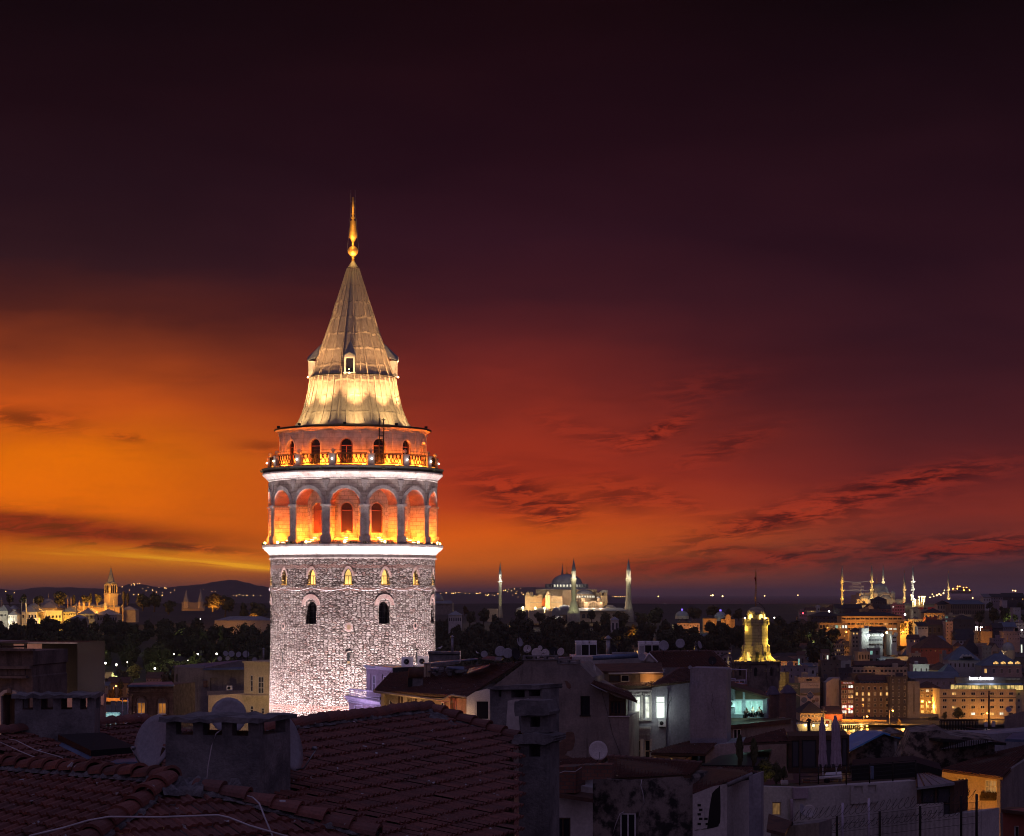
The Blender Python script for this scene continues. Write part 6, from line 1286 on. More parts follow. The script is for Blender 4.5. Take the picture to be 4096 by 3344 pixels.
ap=B('b',340,480,690,930,'brown apartment block with orange-lit lower floors','c_brown','hip','r_tile',5,4,wk='n',wf=(.62,.5),dep=14,Y=1075,lit={(0,1):'k',(3,0):'w',(3,1):'w',(4,0):'w',(4,2):'w',(4,3):'m',(1,0):'l'},rh=3)
B('b',170,310,1020,490,'long low hall with blue-grey roof behind the apartment block','c_mauve','gable','r_blue',1,8,wf=(.12,.3),dep=18,Y=1110,rh=3)
B('b',500,175,945,290,'ochre house under a wide brown hipped roof','c_ochre','hip','r_tile',1,3,wf=(.2,.4),dep=14,Y=1140,rh=4)
B('b',720,240,1010,320,'low house with teal pyramid roof','c_grey','hip','r_blue',0,0,dep=14,Y=1120,rh=5)
B('b',225,90,500,250,'small white modern house lit bright from inside its terrace','c_white','flat',rows=1,cols=3,wf=(.2,.35),dep=10,Y=1140,name='white_modern_house')
PL(qa('b',380,150,1133),1300,(.85,1.,.8),.4)
B('b',610,95,1090,270,'pale block with recessed bay of windows','c_mauve','flat',rows=2,cols=5,wf=(.6,.35),dep=14,Y=1160,wtop=.3)
B('b',1090,100,1368,280,'blank pale flank right of the recessed bay','c_white','flat',**NW,dep=14,Y=1158)
B('b',1100,20,1365,100,'roof box behind the blank pale flank','c_mauve','flat',**NW,dep=8,Y=1175)
# hotel
ht=B('b',685,520,1985,1210,'big pale office hotel with glazed rooftop restaurant and lit sign','c_cream','flat',rows=6,cols=8,wk='n',wf=(.48,.42),dep=18,Y=1046,name='hotel',cat='hotel',lit={(0,1):'w',(2,1):'w',(3,3):'k',(3,6):'k',(3,5):'w',(4,5):'m',(4,6):'k',(5,3):'m'})
B('b',1985,520,2300,1210,'hotel side wing at the right edge of the picture','c_cream','flat',rows=6,cols=3,wk='n',wf=(.36,.42),dep=14,Y=1050,name='hotel_wing')
O_=Vector(ht.location)
def hb(x0,y0,x1,y1,Y0,Y1):a=qa('b',x0,y1,1046)-O_;b2=qa('b',x1,y0,1046)-O_;m=MB();m.box(a.x,b2.x,Y0,Y1,a.z,b2.z);return m
part('string_course',hb(680,638,1990,652,-.25,.0),'c_brown',ht)
MT['w_rest']=emis('restaurant_glazing',(1.,.68,.22),1.2,.9,.35,(.10,.09,.03));gl=part('rooftop_restaurant',hb(935,436,2127,515,1.2,9),'w_rest',ht)
for i in range(17):part('glazing_post',hb(935+74*i,432,940+74*i,517,.9,1.19),'c_dark',ht)
m=MB();a=qa('b',920,437,1046)-O_;b2=qa('b',2140,437,1046)-O_;c2_=qa('b',1030,405,1050)-O_;d2=qa('b',2100,400,1050)-O_;m.slab([(a.x,.4,a.z),(b2.x,.4,b2.z),(d2.x,7,d2.z),(c2_.x,7,c2_.z)],(0,0,.15));part('canopy',m,'r_blue',ht)
part('sign_backdrop',hb(1020,305,1870,412,8,12),'c_dark',ht);part('sign_backdrop',hb(1875,315,2200,412,9,12),'c_dark',ht)
for i,(xx,txt)in enumerate(((1452,'İSTANBUL TİCARET ODASI'),)):btext(txt,xx,350,60*sa,'sign_lit',ht,'b',1046,7.6,fit=410*1046/FPX/4.288)
btext('İSTANBUL TİCARET ODASI',2005,352,40*sa,'sign_grey',ht,'b',1046,8.6,fit=250*1046/FPX/4.288)
PL(qa('b',1330,330,1050),700,(.85,.88,1.),.6);PL(qa('b',1570,330,1050),700,(.85,.88,1.),.6)
# ferry terminal, ferry, pier, street furniture
B('a',430,905,850,1090,'ferry terminal with pale columns and wide dark roof','c_cream','hip','r_dark',2,7,wf=(.75,.4),dep=20,Y=1030,rh=5,wk='l',name='ferry_terminal',cat='terminal')
B('a',850,915,1145,1010,'low red-walled hall right of the ferry terminal','c_red','shed','r_tile',0,0,Y=1034)
fe=T('ferry','white passenger ferry moored at the quay with deck lamps','ferry',tuple(qa('a',600,1290,985)))
MT['ship']=mat('ship_white',(.55,.52,.46),(.45,.43,.38),.3,.6);sF=985/FPX/4.254
m=MB();
def fbox(m,x0,y0,x1,y1,Y,d):a=qa('a',x0,y1,Y);b2=qa('a',x1,y0,Y);m.box(a.x,b2.x,Y,Y+d,a.z,b2.z)
hull=[qa('a',x,y,985)for x,y in((365,1085),(400,1180),(430,1290),(1080,1290),(1090,1175),(1100,1150),(640,1180),(610,1085))];m.slab(hull,(0,8,0));part('hull',m,'ship',fe)
m=MB();fbox(m,640,1085,1090,1180,986.5,5);part('cabin',m,'ship',fe)
for i in range(12):m=MB();fbox(m,420+56*i,1205,460+56*i,1245,984.9,.2);part('window',m,'w_dim' if i%3 else 'glass_l',fe)
m=MB();m.slab([qa('a',x,y,987)for x,y in((840,1150),(950,1150),(965,1020),(840,1000))],(0,3,0));fu=part('funnel',m,'ship',fe)
MT['emblem']=mat('funnel_emblem',(.35,.06,.04),rough=.6)
m=MB();m.tube([qa('a',875,1045,986.9),qa('a',905,1090,986.9)],.35,5);m.tube([qa('a',905,1045,986.9),qa('a',875,1090,986.9)],.35,5);m.tube([qa('a',890+24*math.cos(a*.7),1062+22*math.sin(a*.7),986.9)for a in range(10)],.22,5);part('emblem',m,'emblem',fu)
m=MB();m.tube([qa('a',805,1090,989),qa('a',835,800,989)],[.5,.25],6);m.tube([qa('a',785,872,989),qa('a',880,870,989)],.15,4);m.tube([qa('a',770,935,989),qa('a',850,935,989)],.15,4);part('mast',m,'c_ochre',fe)
m=MB();m.tube([qa('a',x,1068,986)for x in(640,730,840)],.1,4)
for x in(640,685,730,785,840):m.tube([qa('a',x,1068,986),qa('a',x,1088,986)],.08,4)
part('deck_rail',m,'white',fe)
for x,y,p in((520,1112,500),(655,1115,300),(880,1110,1300)):m=MB();m.ball(qa('a',x,y,984.5),.5,8);part('deck_lamp',m,'bulb_y',fe);PL(qa('a',x,y,983),p,(1.,.62,.16),.4)
ps=T('pier_shelter','flat-roofed pier shelter with a row of lit posts','shelter',tuple(qa('a',1365,1175,1000)))
m=MB();m.slab([qa('a',x,1108,Y)for x,Y in((1105,1000),(1580,1000),(1575,1006),(1110,1006))],(0,0,.4));part('roof',m,'c_white',ps)
for i in range(14):m=MB();m.tube([qa('a',1112+35*i,1170,1000.5),qa('a',1112+35*i,1112,1000.5)],.14,5);part('post',m,'bulb_py' if 'bulb_py' in MT else 'c_cream',ps)
for x in(1200,1340,1470):PL(qa('a',x,1120,999),500,(1.,.66,.2),.3)
def wallT(name,z,pts,Y,d,mk,label,cat='wall'):m=MB();m.slab([qa(z,x,y,Y)for x,y in pts],(0,d,0));return tag(m.build(name,MT[mk]),label,cat)
wallT('hoarding','a',((1140,1080),(1900,1090),(1900,1020),(1140,1005)),1030,.4,'c_ochre','long hoarding lit orange along the quay road','hoarding');wallT('quay_wall','a',((1110,1180),(1930,1195),(1930,1090),(1110,1075)),1012,.6,'c_cream','pale quay wall below the orange hoarding')
wallT('garden_wall','b',((-10,1200),(690,1200),(690,1110),(-10,1095)),1015,.5,'c_cream','long low wall along the road before the hotel');wallT('retaining_wall','b',((340,985),(700,985),(700,925),(340,920)),1050,.5,'c_grey','grey retaining wall below the orange-lit flats')
RDM=MB();RDM.box(-260,340,1006,1018,1.3,1.42);S('road',RDM,MT['asphalt'])
def street_lamp(z,x,yt,yb,Y,p,label,col=(1.,.40,.05),bulb='bulb_o',arm=1.5,r_=.45,bs=.45):
 a=qa(z,x,yt,Y);b2=qa(z,x,yb,Y);t=T('street_lamp',label,'street lamp',(b2.x-arm,Y,b2.z),0,'street lamps along the shore and slopes')
 m=MB();m.tube([(b2.x-arm,Y,b2.z),(a.x-arm,Y,a.z+.3),(a.x-arm*.6,Y,a.z+.7),(a.x,Y,a.z+.5)],[.14,.1,.08,.07],6);part('pole',m,'galv',t)
 m=MB();m.ball((a.x,Y,a.z),bs,10,bs*.6);part('lamp_head',m,bulb,t);PL((a.x,Y-.8,a.z-.7),p,col,r_)
for a in(('a',2005,862,1085,1016,5200,'tall orange street lamp before the art deco block'),('a',1262,840,1000,1026,6000,'orange street lamp in front of the red sign building'),('a',1568,962,1010,1024,2600,'small street lamp before the brown office block'),('b',505,722,900,1066,9500,'street lamp flooding the apartment block orange'),('b',1495,915,1180,1036,6000,'street lamp with bright head at the hotel corner'),('c',878,700,850,1440,7000,'starlike orange street lamp on the wooded slope'),('c',1950,690,770,1490,13000,'bright orange street lamp below the bare tree'),('a',1470,1130,1180,1004,900,'white globe lamp at the pier shelter end'),('a',1565,1122,1180,1003,900,'brightest globe lamp at the pier end')):street_lamp(*a)
for z,x,y,Y,p,col,lab,bk in(('c',1298,762,1398,2600,(.85,1.,.85),'left floodlight on the modern block','bulb_c'),('c',1555,760,1405,1500,(.85,1.,.85),'right floodlight on the modern block','bulb_c'),('c',57,345,1790,300,(1.,.03,.05),'red beacon lamp on the dim crest house','bulb_r'),('c',550,312,1830,900,(.95,1.,.8),'white lamp on the cream crest house','bulb_w'),('c',1985,370,1640,500,(.95,1.,.9),'white lamp below the teal roof','bulb_w'),('c',1640,710,1412,700,(1.,.85,.5),'yellow lamp on the greenish slab','bulb_y'),('d',2085,662,1495,260,(1.,.95,.8),'white lamp on the dull apartment block','bulb_w'),('d',1930,530,1600,1500,(.9,1.,.5),'lamp under the bright green tree','bulb_w'),('H',1482,672,1700,200,(.8,.7,1.),'violet white lamp right of the yellow tower','bulb_w')):
 p_=qa(z,x,y,Y);m=MB();m.ball(p_,.75 if p>400 else.55,8);m.tube([p_,p_-Vector((0,-.6,.6))],.1,4);tag(m.build('wall_lamp',MT[bk]),lab,'lamp');PL(p_-Vector((0,2.2,.3)),p,col,.4)
for x,y in((1218,605),(1247,607),(1305,610),(1333,611)):p_=qa('d',x,y,1500);m=MB();m.ball(p_,.4,8);m.tube([p_,p_-Vector((0,0,4))],.08,4);tag(m.build('globe_lamp',MT['bulb_w']),'one of four white globe lamps in a row under the dark trees','lamp','four globe lamps under the trees')
PL(qa('d',1275,600,1492),1500,(1.,.8,.5),.4)
for x,y in((-5,0),(50,88),(75,92),(145,90),(228,88),(147,34),(188,33),(217,33),(250,34),(28,125),(65,140)):p_=qa('d',x,y,2080);m=MB();m.ball(p_,.6,6);m.tube([p_,p_-Vector((0,0,5))],.12,4);tag(m.build('terrace_lamp',MT['bulb_y']),'one of the warm globe lamps round the lit terrace right of the pale minaret','lamp','terrace lamps beside the pale minaret')
PL(qa('d',120,110,2070),9000,(1.,.62,.2),.5)
B('d',50,115,235,190,'terrace building glowing with lamps right of the pale minaret','c_cream','flat',rows=1,cols=6,wf=(.7,.5),dep=10,Y=2090,lit={0:'w'})
B('d',155,245,490,280,'long roof edge glowing red','c_red','flat',**NW,dep=10,Y=1830);PL(qa('d',330,240,1815),1700,(1.,.1,.06),.5);PL(qa('d',220,240,1815),1500,(1.,.1,.06),.5);PL(qa('c',1900,250,1785),1600,(1.,.12,.08),.5)
for z,x,y,Y,p in(('c',300,1150,1190,900),('c',480,1080,1260,1500),('c',700,1200,1230,1400),('c',930,1150,1250,1100),('c',1100,1250,1190,1200),('d',790,840,1390,3000),('d',740,880,1390,2200),('d',1400,900,1385,4200),('d',880,1120,1240,1100),('d',480,500,1580,5000),('d',330,500,1590,3500),('c',600,640,1530,2200),('c',1200,600,1545,7000),('c',1600,600,1545,7000),('c',900,600,1545,5000),('c',1880,720,1485,5000),('b',560,800,1062,5200),('b',420,820,1062,4200),('b',1650,1000,1034,2000),('b',1300,1100,1034,900),('b',1000,1150,1030,500),('a',1450,1050,1020,3600),('a',1750,1060,1015,3600),('a',1250,1040,1018,4200),('a',600,1040,1020,1500),('a',800,1000,1022,2200),('a',1000,940,1030,1500),('b',60,1050,1008,4200),('b',200,1150,1008,2600),('a',130,90,1170,1400),('a',300,60,1170,1400),('b',700,230,1130,1000),('H',30,960,1250,700),('e',1560,640,1320,500)):PL(qa(z,x,y,Y),p,(1.,.42,.08),.5)
# rows of small trees by the quay and on the hillside
for z,x,yt,yb,w,Y,lab,k_,fo in(('a',2105,975,1185,110,1012,'young round tree lit orange on the quay','round','foliage_a'),('b',775,870,1060,130,1040,'bushy tree in front of the hotel left corner','round','foliage'),('b',1010,790,1060,280,1038,'spreading dark tree in front of the hotel windows','round','foliage'),('b',560,960,1110,260,1040,'low dark trees below the retaining wall','round','foliage2'),('d',1300,260,600,260,1540,'dark tree cluster above the globe lamps','round','foliage2'),('d',1480,110,330,170,1800,'dark palm-like tree below the skyline houses','pine','foliage2'),('d',1560,200,580,300,1560,'huge dark tree mass on the right slope','round','foliage2'),('d',1760,180,580,300,1580,'second huge dark tree right of the first','round','foliage2'),('d',1950,345,530,160,1590,'tree lit bright green by a lamp','round','foliage'),('d',2110,340,540,160,1560,'dark tree cut by the right edge','round','foliage2'),('c',60,500,900,190,1450,'dark tree at the left foot of the slope','round','foliage2'),('c',300,480,700,150,1500,'slender dark tree left of the glazed wing','round','foliage2'),('c',430,600,880,260,1440,'dark tree before the low glazed wing','round','foliage2'),('c',690,610,850,260,1440,'dark tree left of the starlike lamp','round','foliage2'),('c',180,620,880,200,1430,'dark tree between the slope trees at left','round','foliage2'),('d',2060,110,330,220,1750,'dark tree at the upper right edge','round','foliage2')):
 px,py=q(z,x,yt);treepx('tree',px,py,q(z,x,yb)[1],w/ZT[z][2],Y,lab,kind=k_,k=int(x)%5,fol=fo,dense=z in 'ab',group='trees on the town slope')
PL(qa('d',1930,500,1575),2600,(.75,1.,.3),.4);PL(qa('c',230,870,1425),900,(.9,1.,.4),.4)
# orange villas between the domes
B('e',700,345,935,500,'orange-lit villa left block with paired windows','c_pink','hip','r_dark',2,4,wf=(.2,.4),dep=14,Y=1700,name='villa',rh=3.5);B('e',935,345,1130,470,'orange-lit villa round wing with tall windows','c_pink','hip','r_dark',1,6,wf=(.35,.5),dep=16,Y=1698,name='villa',rh=3)
B('e',615,385,740,580,'blank pale wall lit yellow-green left of the villa','c_cream','flat',**NW,dep=4,Y=1660,name='blank_wall');PL(qa('e',650,600,1650),3200,(.9,.95,.35),.4)
B('e',1200,255,1450,345,'ochre-lit long house below the right pale dome','c_ochre','hip','r_dark',0,0,Y=1720,rh=2);B('e',1625,200,1715,340,'ochre tower-like villa with little gable','c_ochre','front','r_dark',1,1,wf=(.1,.1),dep=10,Y=1700,rh=1.5,name='villa');B('e',1550,265,1790,380,'ochre villa wings round the little tower','c_ochre','hip','r_dark',1,4,wf=(.15,.3),Y=1704,name='villa',rh=2)
for x,y,Y,p in((760,470,1684,3600),(880,450,1684,3600),(1000,450,1682,3600),(1100,430,1682,2000),(1230,330,1706,2600),(1380,330,1706,2600),(1600,360,1688,2800),(1690,330,1686,2800),(1760,370,1688,2000)):PL(qa('e',x,y,Y),p,(1.,.42,.09),.4)
# roofs in the hollow behind the near rooftops
for i,a in enumerate((('e',370,615,690,760,'pale block with cold-lit corner windows in the hollow','c_white','flat',2,6,{(0,3):'t',(0,4):'t',(1,3):'m'}),('e',1040,600,1500,680,'long shed with pale gable and chimney in the hollow','c_white','gable',0,0,{}),('e',1030,560,1075,660,'tall white chimney-like stair tower in the hollow','c_white','flat',0,0,{}),('e',900,740,1220,880,'flat pale house in the hollow with one lit door','c_white','flat',1,4,{(0,1):'w'}),('e',1200,800,1740,900,'wide pale pavilion with tent-like roof in the hollow','c_mauve','hip',1,8,{}),('e',1370,880,1730,1000,'pale terrace house under the tent roof','c_mauve','flat',2,5,{(0,4):'w'}),('e',1560,960,1740,1100,'blank mauve house end left of the little lit minaret','c_mauve','front',1,2,{}),('e',1740,630,1950,740,'strip of warm-lit rooms left of the yellow tower','c_brown','flat',1,6,{(0,0):'w',(0,2):'m',(0,4):'w'}),('e',1560,670,1760,760,'dim roof with cold-lit clutter','c_grey','flat',1,5,{(0,1):'k',(0,2):'t'}),('e',520,800,700,900,'low pale house with one window behind the dishes','c_white','flat',1,3,{(0,1):'m'}),('e',690,650,1000,760,'dim flat roofs behind the second dish','c_grey','flat',2,6,{(0,5):'m'}),('G',1660,900,1740,1010,'dim orange shop front behind the flue pipe','c_ochre','flat',1,3,{0:'m'}),('G',1905,930,2020,1000,'bright orange cafe roof in the hollow','c_ochre','flat',1,4,{0:'w'}),('G',1740,880,1920,990,'mauve houses in the hollow behind the flue pipe','c_mauve','flat',2,5,{}),('H',1490,985,1850,1080,'grey long house with dark windows right of the yellow tower','c_mauve','gable',1,6,{}),('H',1770,975,1990,1070,'warm-lit house with balcony right of the yellow tower','c_cream','gable',1,5,{(0,2):'w'}),('H',1450,1050,1790,1170,'broad salmon house with window row right of the yellow tower','c_pink','hip',1,6,{(0,1):'m'}),('H',1480,940,1640,1010,'dim roof terrace right of the yellow tower','c_mauve','hip',0,0,{}))):
 z,x0,yt,x1,yb,lab,c_,rf,ro,co,lit=a;B(z,x0,yt,x1,yb,lab,c_,rf,'r_blue' if i in(1,4)else 'r_dark',ro,co,lit,Y=Yof(q(z,x0,yb)[1]),dep=11,wf=(.5,.45),rh=1.8)
lm=T('little_minaret','tiny lit minaret with pointed cap left of the yellow tower','minaret',tuple(qa('e',1668,1170,1040)));s_=1040/FPX/4.7267;b=qa('e',1668,1170,1040)
m=MB();m.lathe([(28*s_,-60*s_),(28*s_,0),(22*s_,2*s_),(22*s_,100*s_),(30*s_,106*s_)],b,8,sm=False);part('shaft',m,'mstone_w',lm);m=MB();m.lathe([(26*s_,108*s_),(14*s_,150*s_),(3*s_,250*s_),(0,285*s_)],b,8,sm=False);part('cap',m,'lead',lm)
PL(qa('e',1640,1150,1035),260,(1.,.7,.25),.2);PL(qa('e',1695,1150,1035),260,(1.,.7,.25),.2)
# ---- lower left: quay below the park
B('j',300,370,700,560,'long dark-roofed shed at the park edge','c_dark','gable','r_tile',1,7,wf=(.4,.3),dep=14,Y=1190,wk='l');B('j',665,465,860,620,'cream gabled house lit orange at the park edge','c_ochre','gable','r_tile',1,2,wf=(.1,.3),Y=1160);B('j',860,465,1080,560,'yellowish low house right of the cream gabled house','c_ochre','gable','r_tile',0,0,Y=1165)
B('j',1440,370,1760,450,'reddish roofed house with little dormers behind the ruined brick house','c_pink','gable','r_tile',1,5,wf=(.3,.4),Y=1180);B('j',1740,330,1960,440,'small house under a blue-grey roof behind the plaster building','c_pink','gable','r_blue',1,4,wf=(.3,.4),Y=1200);B('j',60,540,300,620,'low timber-framed kiosk along the railway','c_ochre','flat',rows=1,cols=5,dep=6,Y=1130,wf=(.5,.4));B('j',490,520,670,590,'small blue-grey shed by the railway','c_grey','shed','r_blue',1,3,dep=7,Y=1140,wf=(.3,.4))
B('j',70,610,530,690,'low timber-framed boundary wall beside the quay railway','c_ochre','flat',rows=1,cols=8,wf=(.7,.8),dep=1.5,Y=1090,name='boundary_wall',cat='wall',wk='d');B('j',560,930,1080,1050,'long grey quay hoarding with metal panels','c_grey','flat',rows=1,cols=7,wf=(.05,.9),dep=1.5,Y=1052,name='metal_fence',cat='fence',wk='d')
street_lamp('j',125,292,660,1080,6200,'brightest starlike orange street lamp at the left quay');street_lamp('j',832,530,640,1100,5200,'orange street lamp behind the quay shrubs')
for x,yt,yb,lab in((290,540,670,'orange-lit lamp post without visible head at the left quay'),(1055,570,720,'orange-lit lamp post beside the ruined brick house'),(590,455,650,'grey mast beside the cream gabled house')):m=MB();m.tube([qa('j',x,yb,1085),qa('j',x,yt,1085),qa('j',x+14,yt-6,1085)],.16,5);tag(m.build('lamp_post',MT['c_cream']),lab,'lamp post')
for i,(x,yt,yb,w,lab,fo)in enumerate(((740,560,830,240,'bushy tree glowing under the street lamp','foliage_a'),(930,590,760,160,'orange-lit shrubby tree beside the ruined brick house','foliage_a'),(930,420,640,160,'dark conifer-like tree behind the quay lamp','foliage2'),(660,800,930,220,'low green shrub behind the metal hoarding','foliage'),(900,810,920,250,'dark hedge-like shrub before the orange wall','foliage2'),(110,330,560,140,'leafy tree around the brightest left street lamp','foliage'),(1190,60,430,470,'big brownish tree in the middle of the park edge','foliage_a'))):px,py=q('j',x,yt);treepx('tree',px,py,q('j',x,yb)[1],w/5.064,1075+8*i if i<6 else 1200,lab,k=i%5,fol=fo,dense=True,group='trees along the left quay',clear=.05)
wallT('orange_wall','j',((560,840),(1090,840),(1090,775),(560,765)),1066,.5,'c_ochre','low wall glowing orange behind the quay shrubs');PL(qa('j',1000,740,1060),3000,(1.,.34,.04),.4);PL(qa('j',700,720,1060),2600,(1.,.36,.04),.4)
# bus on the quay road
bu=T('city_bus','pale teal city bus with lit windows on the quay road','bus',tuple(qa('j',740,1330,1010)))
MT['bus']=mat('bus_teal_paint',(.26,.42,.44),(.24,.38,.4),.3,.4);MT['busw']=emis('bus_lit_window',(.55,.95,.95),.55,.4)
a=qa('j',560,1240,1010);b2=qa('j',960,1060,1010);m=MB();m.box(a.x-4,b2.x-1,1010,1012.6,a.z+.4,b2.z);part('body',m,'bus',bu)
for i in range(8):m=MB();w_=(b2.x-a.x+2)/8;m.box(a.x-3.6+w_*i,a.x-3.6+w_*(i+.88),1009.95,1010,a.z+(b2.z-a.z)*.5,a.z+(b2.z-a.z)*.86);part('window',m,'busw',bu)
for f in(.12,.78):m=MB();cc=Vector((a.x-4+(b2.x-a.x+3)*f,1009.9,a.z+.5));m.tube([cc,cc+Vector((0,.5,0))],.5,14);part('wheel',m,'black',bu)
PL(qa('j',740,1040,1004),900,(.6,.95,1.),.5);PL(qa('j',640,1280,1004),700,(.6,.9,1.),.5)
m=MB();m.tube([qa('j',x,1240,1006)for x in(560,760,960)],.08,4)
for x in(640,725,830,930):m.tube([qa('j',x,1240,1006),qa('j',x,1420,1006)],.12,5)
tag(m.build('quay_railing',MT['galv']),'thin metal railing along the near side of the quay road','railing')
# lamps in the park
for i,(x,y)in enumerate(((645,930),(815,875),(900,887),(1198,917),(1528,807),(1676,803),(690,793),(770,817),(1455,855),(1345,805),(1520,690),(1550,533),(1385,690),(985,867))):
 Y=(1250 if y>860 else 1330)if y>760 else 1600;p_=qa('D',x,y,Y-60);big=i<6
 t=T('park_lamp','white park lamp glowing among the dark trees','park lamp',tuple(p_-Vector((0,0,4))),0,'lamps in the wooded park');m=MB();m.ball(p_,.55 if big else.3,8);part('globe',m,'bulb_w',t);m=MB();m.tube([p_-Vector((0,0,6)),p_],.1,5);part('pole',m,'iron',t)
 PL(p_+Vector((0,1.5,-.5)),1500 if big else 500,(.95,1.,.5),.4)
for x,y,Y,p in((900,940,1215,900),(1180,880,1225,1600),(1260,870,1235,1400),(1300,930,1220,900),(1380,680,1500,1500),(900,960,1200,500),(720,760,1350,600)):PL(qa('D',x,y,Y),p*6,(.85,1.,.35),.5)  # added green fill lights on the trees, no fixtures of their own
wallT('park_path_wall','D',((880,985),(960,985),(960,972),(880,972)),1205,.5,'c_white','short pale wall at the edge of the park')
# ships lying off
def ship(x,y,Y,L,label):
 c=qa('I',x,y,Y);t=T('moored_ship',label,'ship',tuple(c));m=MB();m.slab([c+Vector((-L/2,0,4)),c+Vector((-L*.44,0,-6)),c+Vector((L*.44,0,-6)),c+Vector((L/2,0,6))],(0,20,0));part('hull',m,'r_dark',t);m=MB();m.box(c.x-L*.42,c.x-L*.25,c.y,c.y+16,c.z+4,c.z+16);part('bridge',m,'c_white',t)
 for k_ in(-.4,-.2,.1,.35):m=MB();m.ball(c+Vector((L*k_,-2,14 if k_<0 else 8)),2.4,6);part('deck_lamp',m,'bulb_o',t)
ship(1535,400,9200,90,'ship with bright deck lamps anchored far off right of the lone minaret');ship(1540,372,11000,60,'second lit ship anchored beyond the first')
LPK=1.
def RMP(Y):
 K=[(0,0),(53,116),(68,126),(71,126),(76,166),(131,197),(142,180),(150,184),(170,194),(188,201),(200,206),(300,300),(9999,9999)]
 for(a,b),(c,d)in zip(K,K[1:]):
  if a<=Y<=c:return b+(d-b)*(Y-a)/(c-a)
# ================================================================== middle distance: roofs round the tower
def wp(z,vp,outer,holes=(),mk='plaster',parent=None,name='wall',thick=4.,reveal=.16,off=0.):
 o=[q(z,*p)for p in outer];hs_=[(*q(z,*h[:2]),*q(z,*h[2:]))for h in holes]
 return part(name,MB().wallpoly(vp,o,hs_,thick,reveal,off),mk,parent)
def wn(z,vp,x0,y0,x1,y1,parent,**kw):return win(vp,*q(z,x0,y0),*q(z,x1,y1),parent,**kw)
def troof(z,pts,parent,seed=1,mk='tile',caps=(),name='roof',th=.14,**kw):
 """tiled roof over four zoomed photo points with depths, ridge-left, ridge-right, eave-right, eave-left"""
 P=[qa(z,x,y,Y)for x,y,Y in pts];m=MB();tile_patch(m,*P,seed=seed,**kw);r=part(name,m,mk,parent)
 m=MB();under(m,*P,t=th);part('boarding',m,'wood',r)
 if caps:m=MB();[ridge_caps(m,P[a],P[b],seed=seed+a)for a,b in caps];part('ridge_tiles',m,mk,r)
 return r
def house(z,x,y,Y,label,name='house',cat='house'):return T(name,label,cat,tuple(qa(z,x,y,Y)))
def slabpx(z,pts,t,mk,parent=None,name='slab'):return part(name,MB().slab([qa(z,*p)for p in pts],t),mk,parent)
def pipe(z,pts,r,mk,parent=None,name='pipe',n=6):return part(name,MB().tube([qa(z,*p)for p in pts],r,n),mk,parent)
# ---- the yellow floodlit tower
yt_=T('floodlit_turret_tower','small yellow-floodlit octagonal tower with dome, flagpole and flared buttresses','tower',tuple(qa('H',1298,1500,300)))
s=300/FPX/2.48;b=qa('H',1298,2376,300);zH=lambda y:CAMZ+(HOR-(2200+y/2.48))*300/FPX
MT['ystone']=brickmat('old_tower_stone',(.44,.37,.25),(.36,.3,.2),(.16,.13,.09),.9,.42,.02,uv=False,stain=.5);MT['sootstone']=mat('sooty_stone',(.24,.19,.17),(.10,.08,.075),.8,.9,.5,6.,streak=.8)
c8=(b.x,b.y,0)
m=MB();m.lathe([(125*s,zH(1110)),(123*s,zH(745)),(130*s,zH(742)),(132*s,zH(690)),(122*s,zH(690)),(120*s,zH(700))],c8,8,22.5,382.5,sm=False);part('shaft',m,'ystone',yt_)
for k_ in range(8):
 an=R_(22.5+45*k_);ou=Vector((math.sin(an),-math.cos(an),0));tn=Vector((math.cos(an),math.sin(an),0));w=8*s
 pr=[(118,1112),(118,930),(140,950),(143,1000),(160,1050),(195,1085),(225,1098),(225,1112)]
 m=MB();c=Vector(c8);m.slab([c+ou*(r_*s)+Vector((0,0,zH(y)))-tn*w for r_,y in pr],tn*2*w);part('buttress',m,'ystone',yt_)
 m=MB();m.slab([c+ou*(120*s)+tn*d+Vector((0,0,zH(y)))for d,y in((-w*1.6,745),(w*1.6,745),(w*1.6,672),(-w*1.6,672))],ou*14*s);part('parapet_post',m,'ystone',yt_)
 an=R_(45*k_);ou=Vector((math.sin(an),-math.cos(an),0));tn=Vector((math.cos(an),math.sin(an),0))
 m=MB();p=c+ou*(118*s);m.slab([p+tn*d*s+Vector((0,0,zH(y)))for d,y in((-15,1105),(15,1105),(15,1012),(-15,1012))],ou*3*s);part('window',m,'w_gold' if k_ in(7,)else 'black',yt_)
m=MB();m.lathe([(86*s,zH(700)),(86*s,zH(640))],c8,8,sm=False);m.lathe([(92*s*math.cos(R_(t)),zH(640)+80*s*math.sin(R_(t)))for t in range(0,91,10)],c8,24,flute=.03);part('dome',m,'ystone',yt_)
m=MB();m.lathe([(235*s,zH(1700)),(232*s,zH(1260)),(232*s,zH(1130)),(245*s,zH(1122)),(248*s,zH(1100)),(235*s,zH(1098)),(120*s,zH(1104))],c8,8,22.5,382.5,sm=False);part('lower_storey',m,'sootstone',yt_)
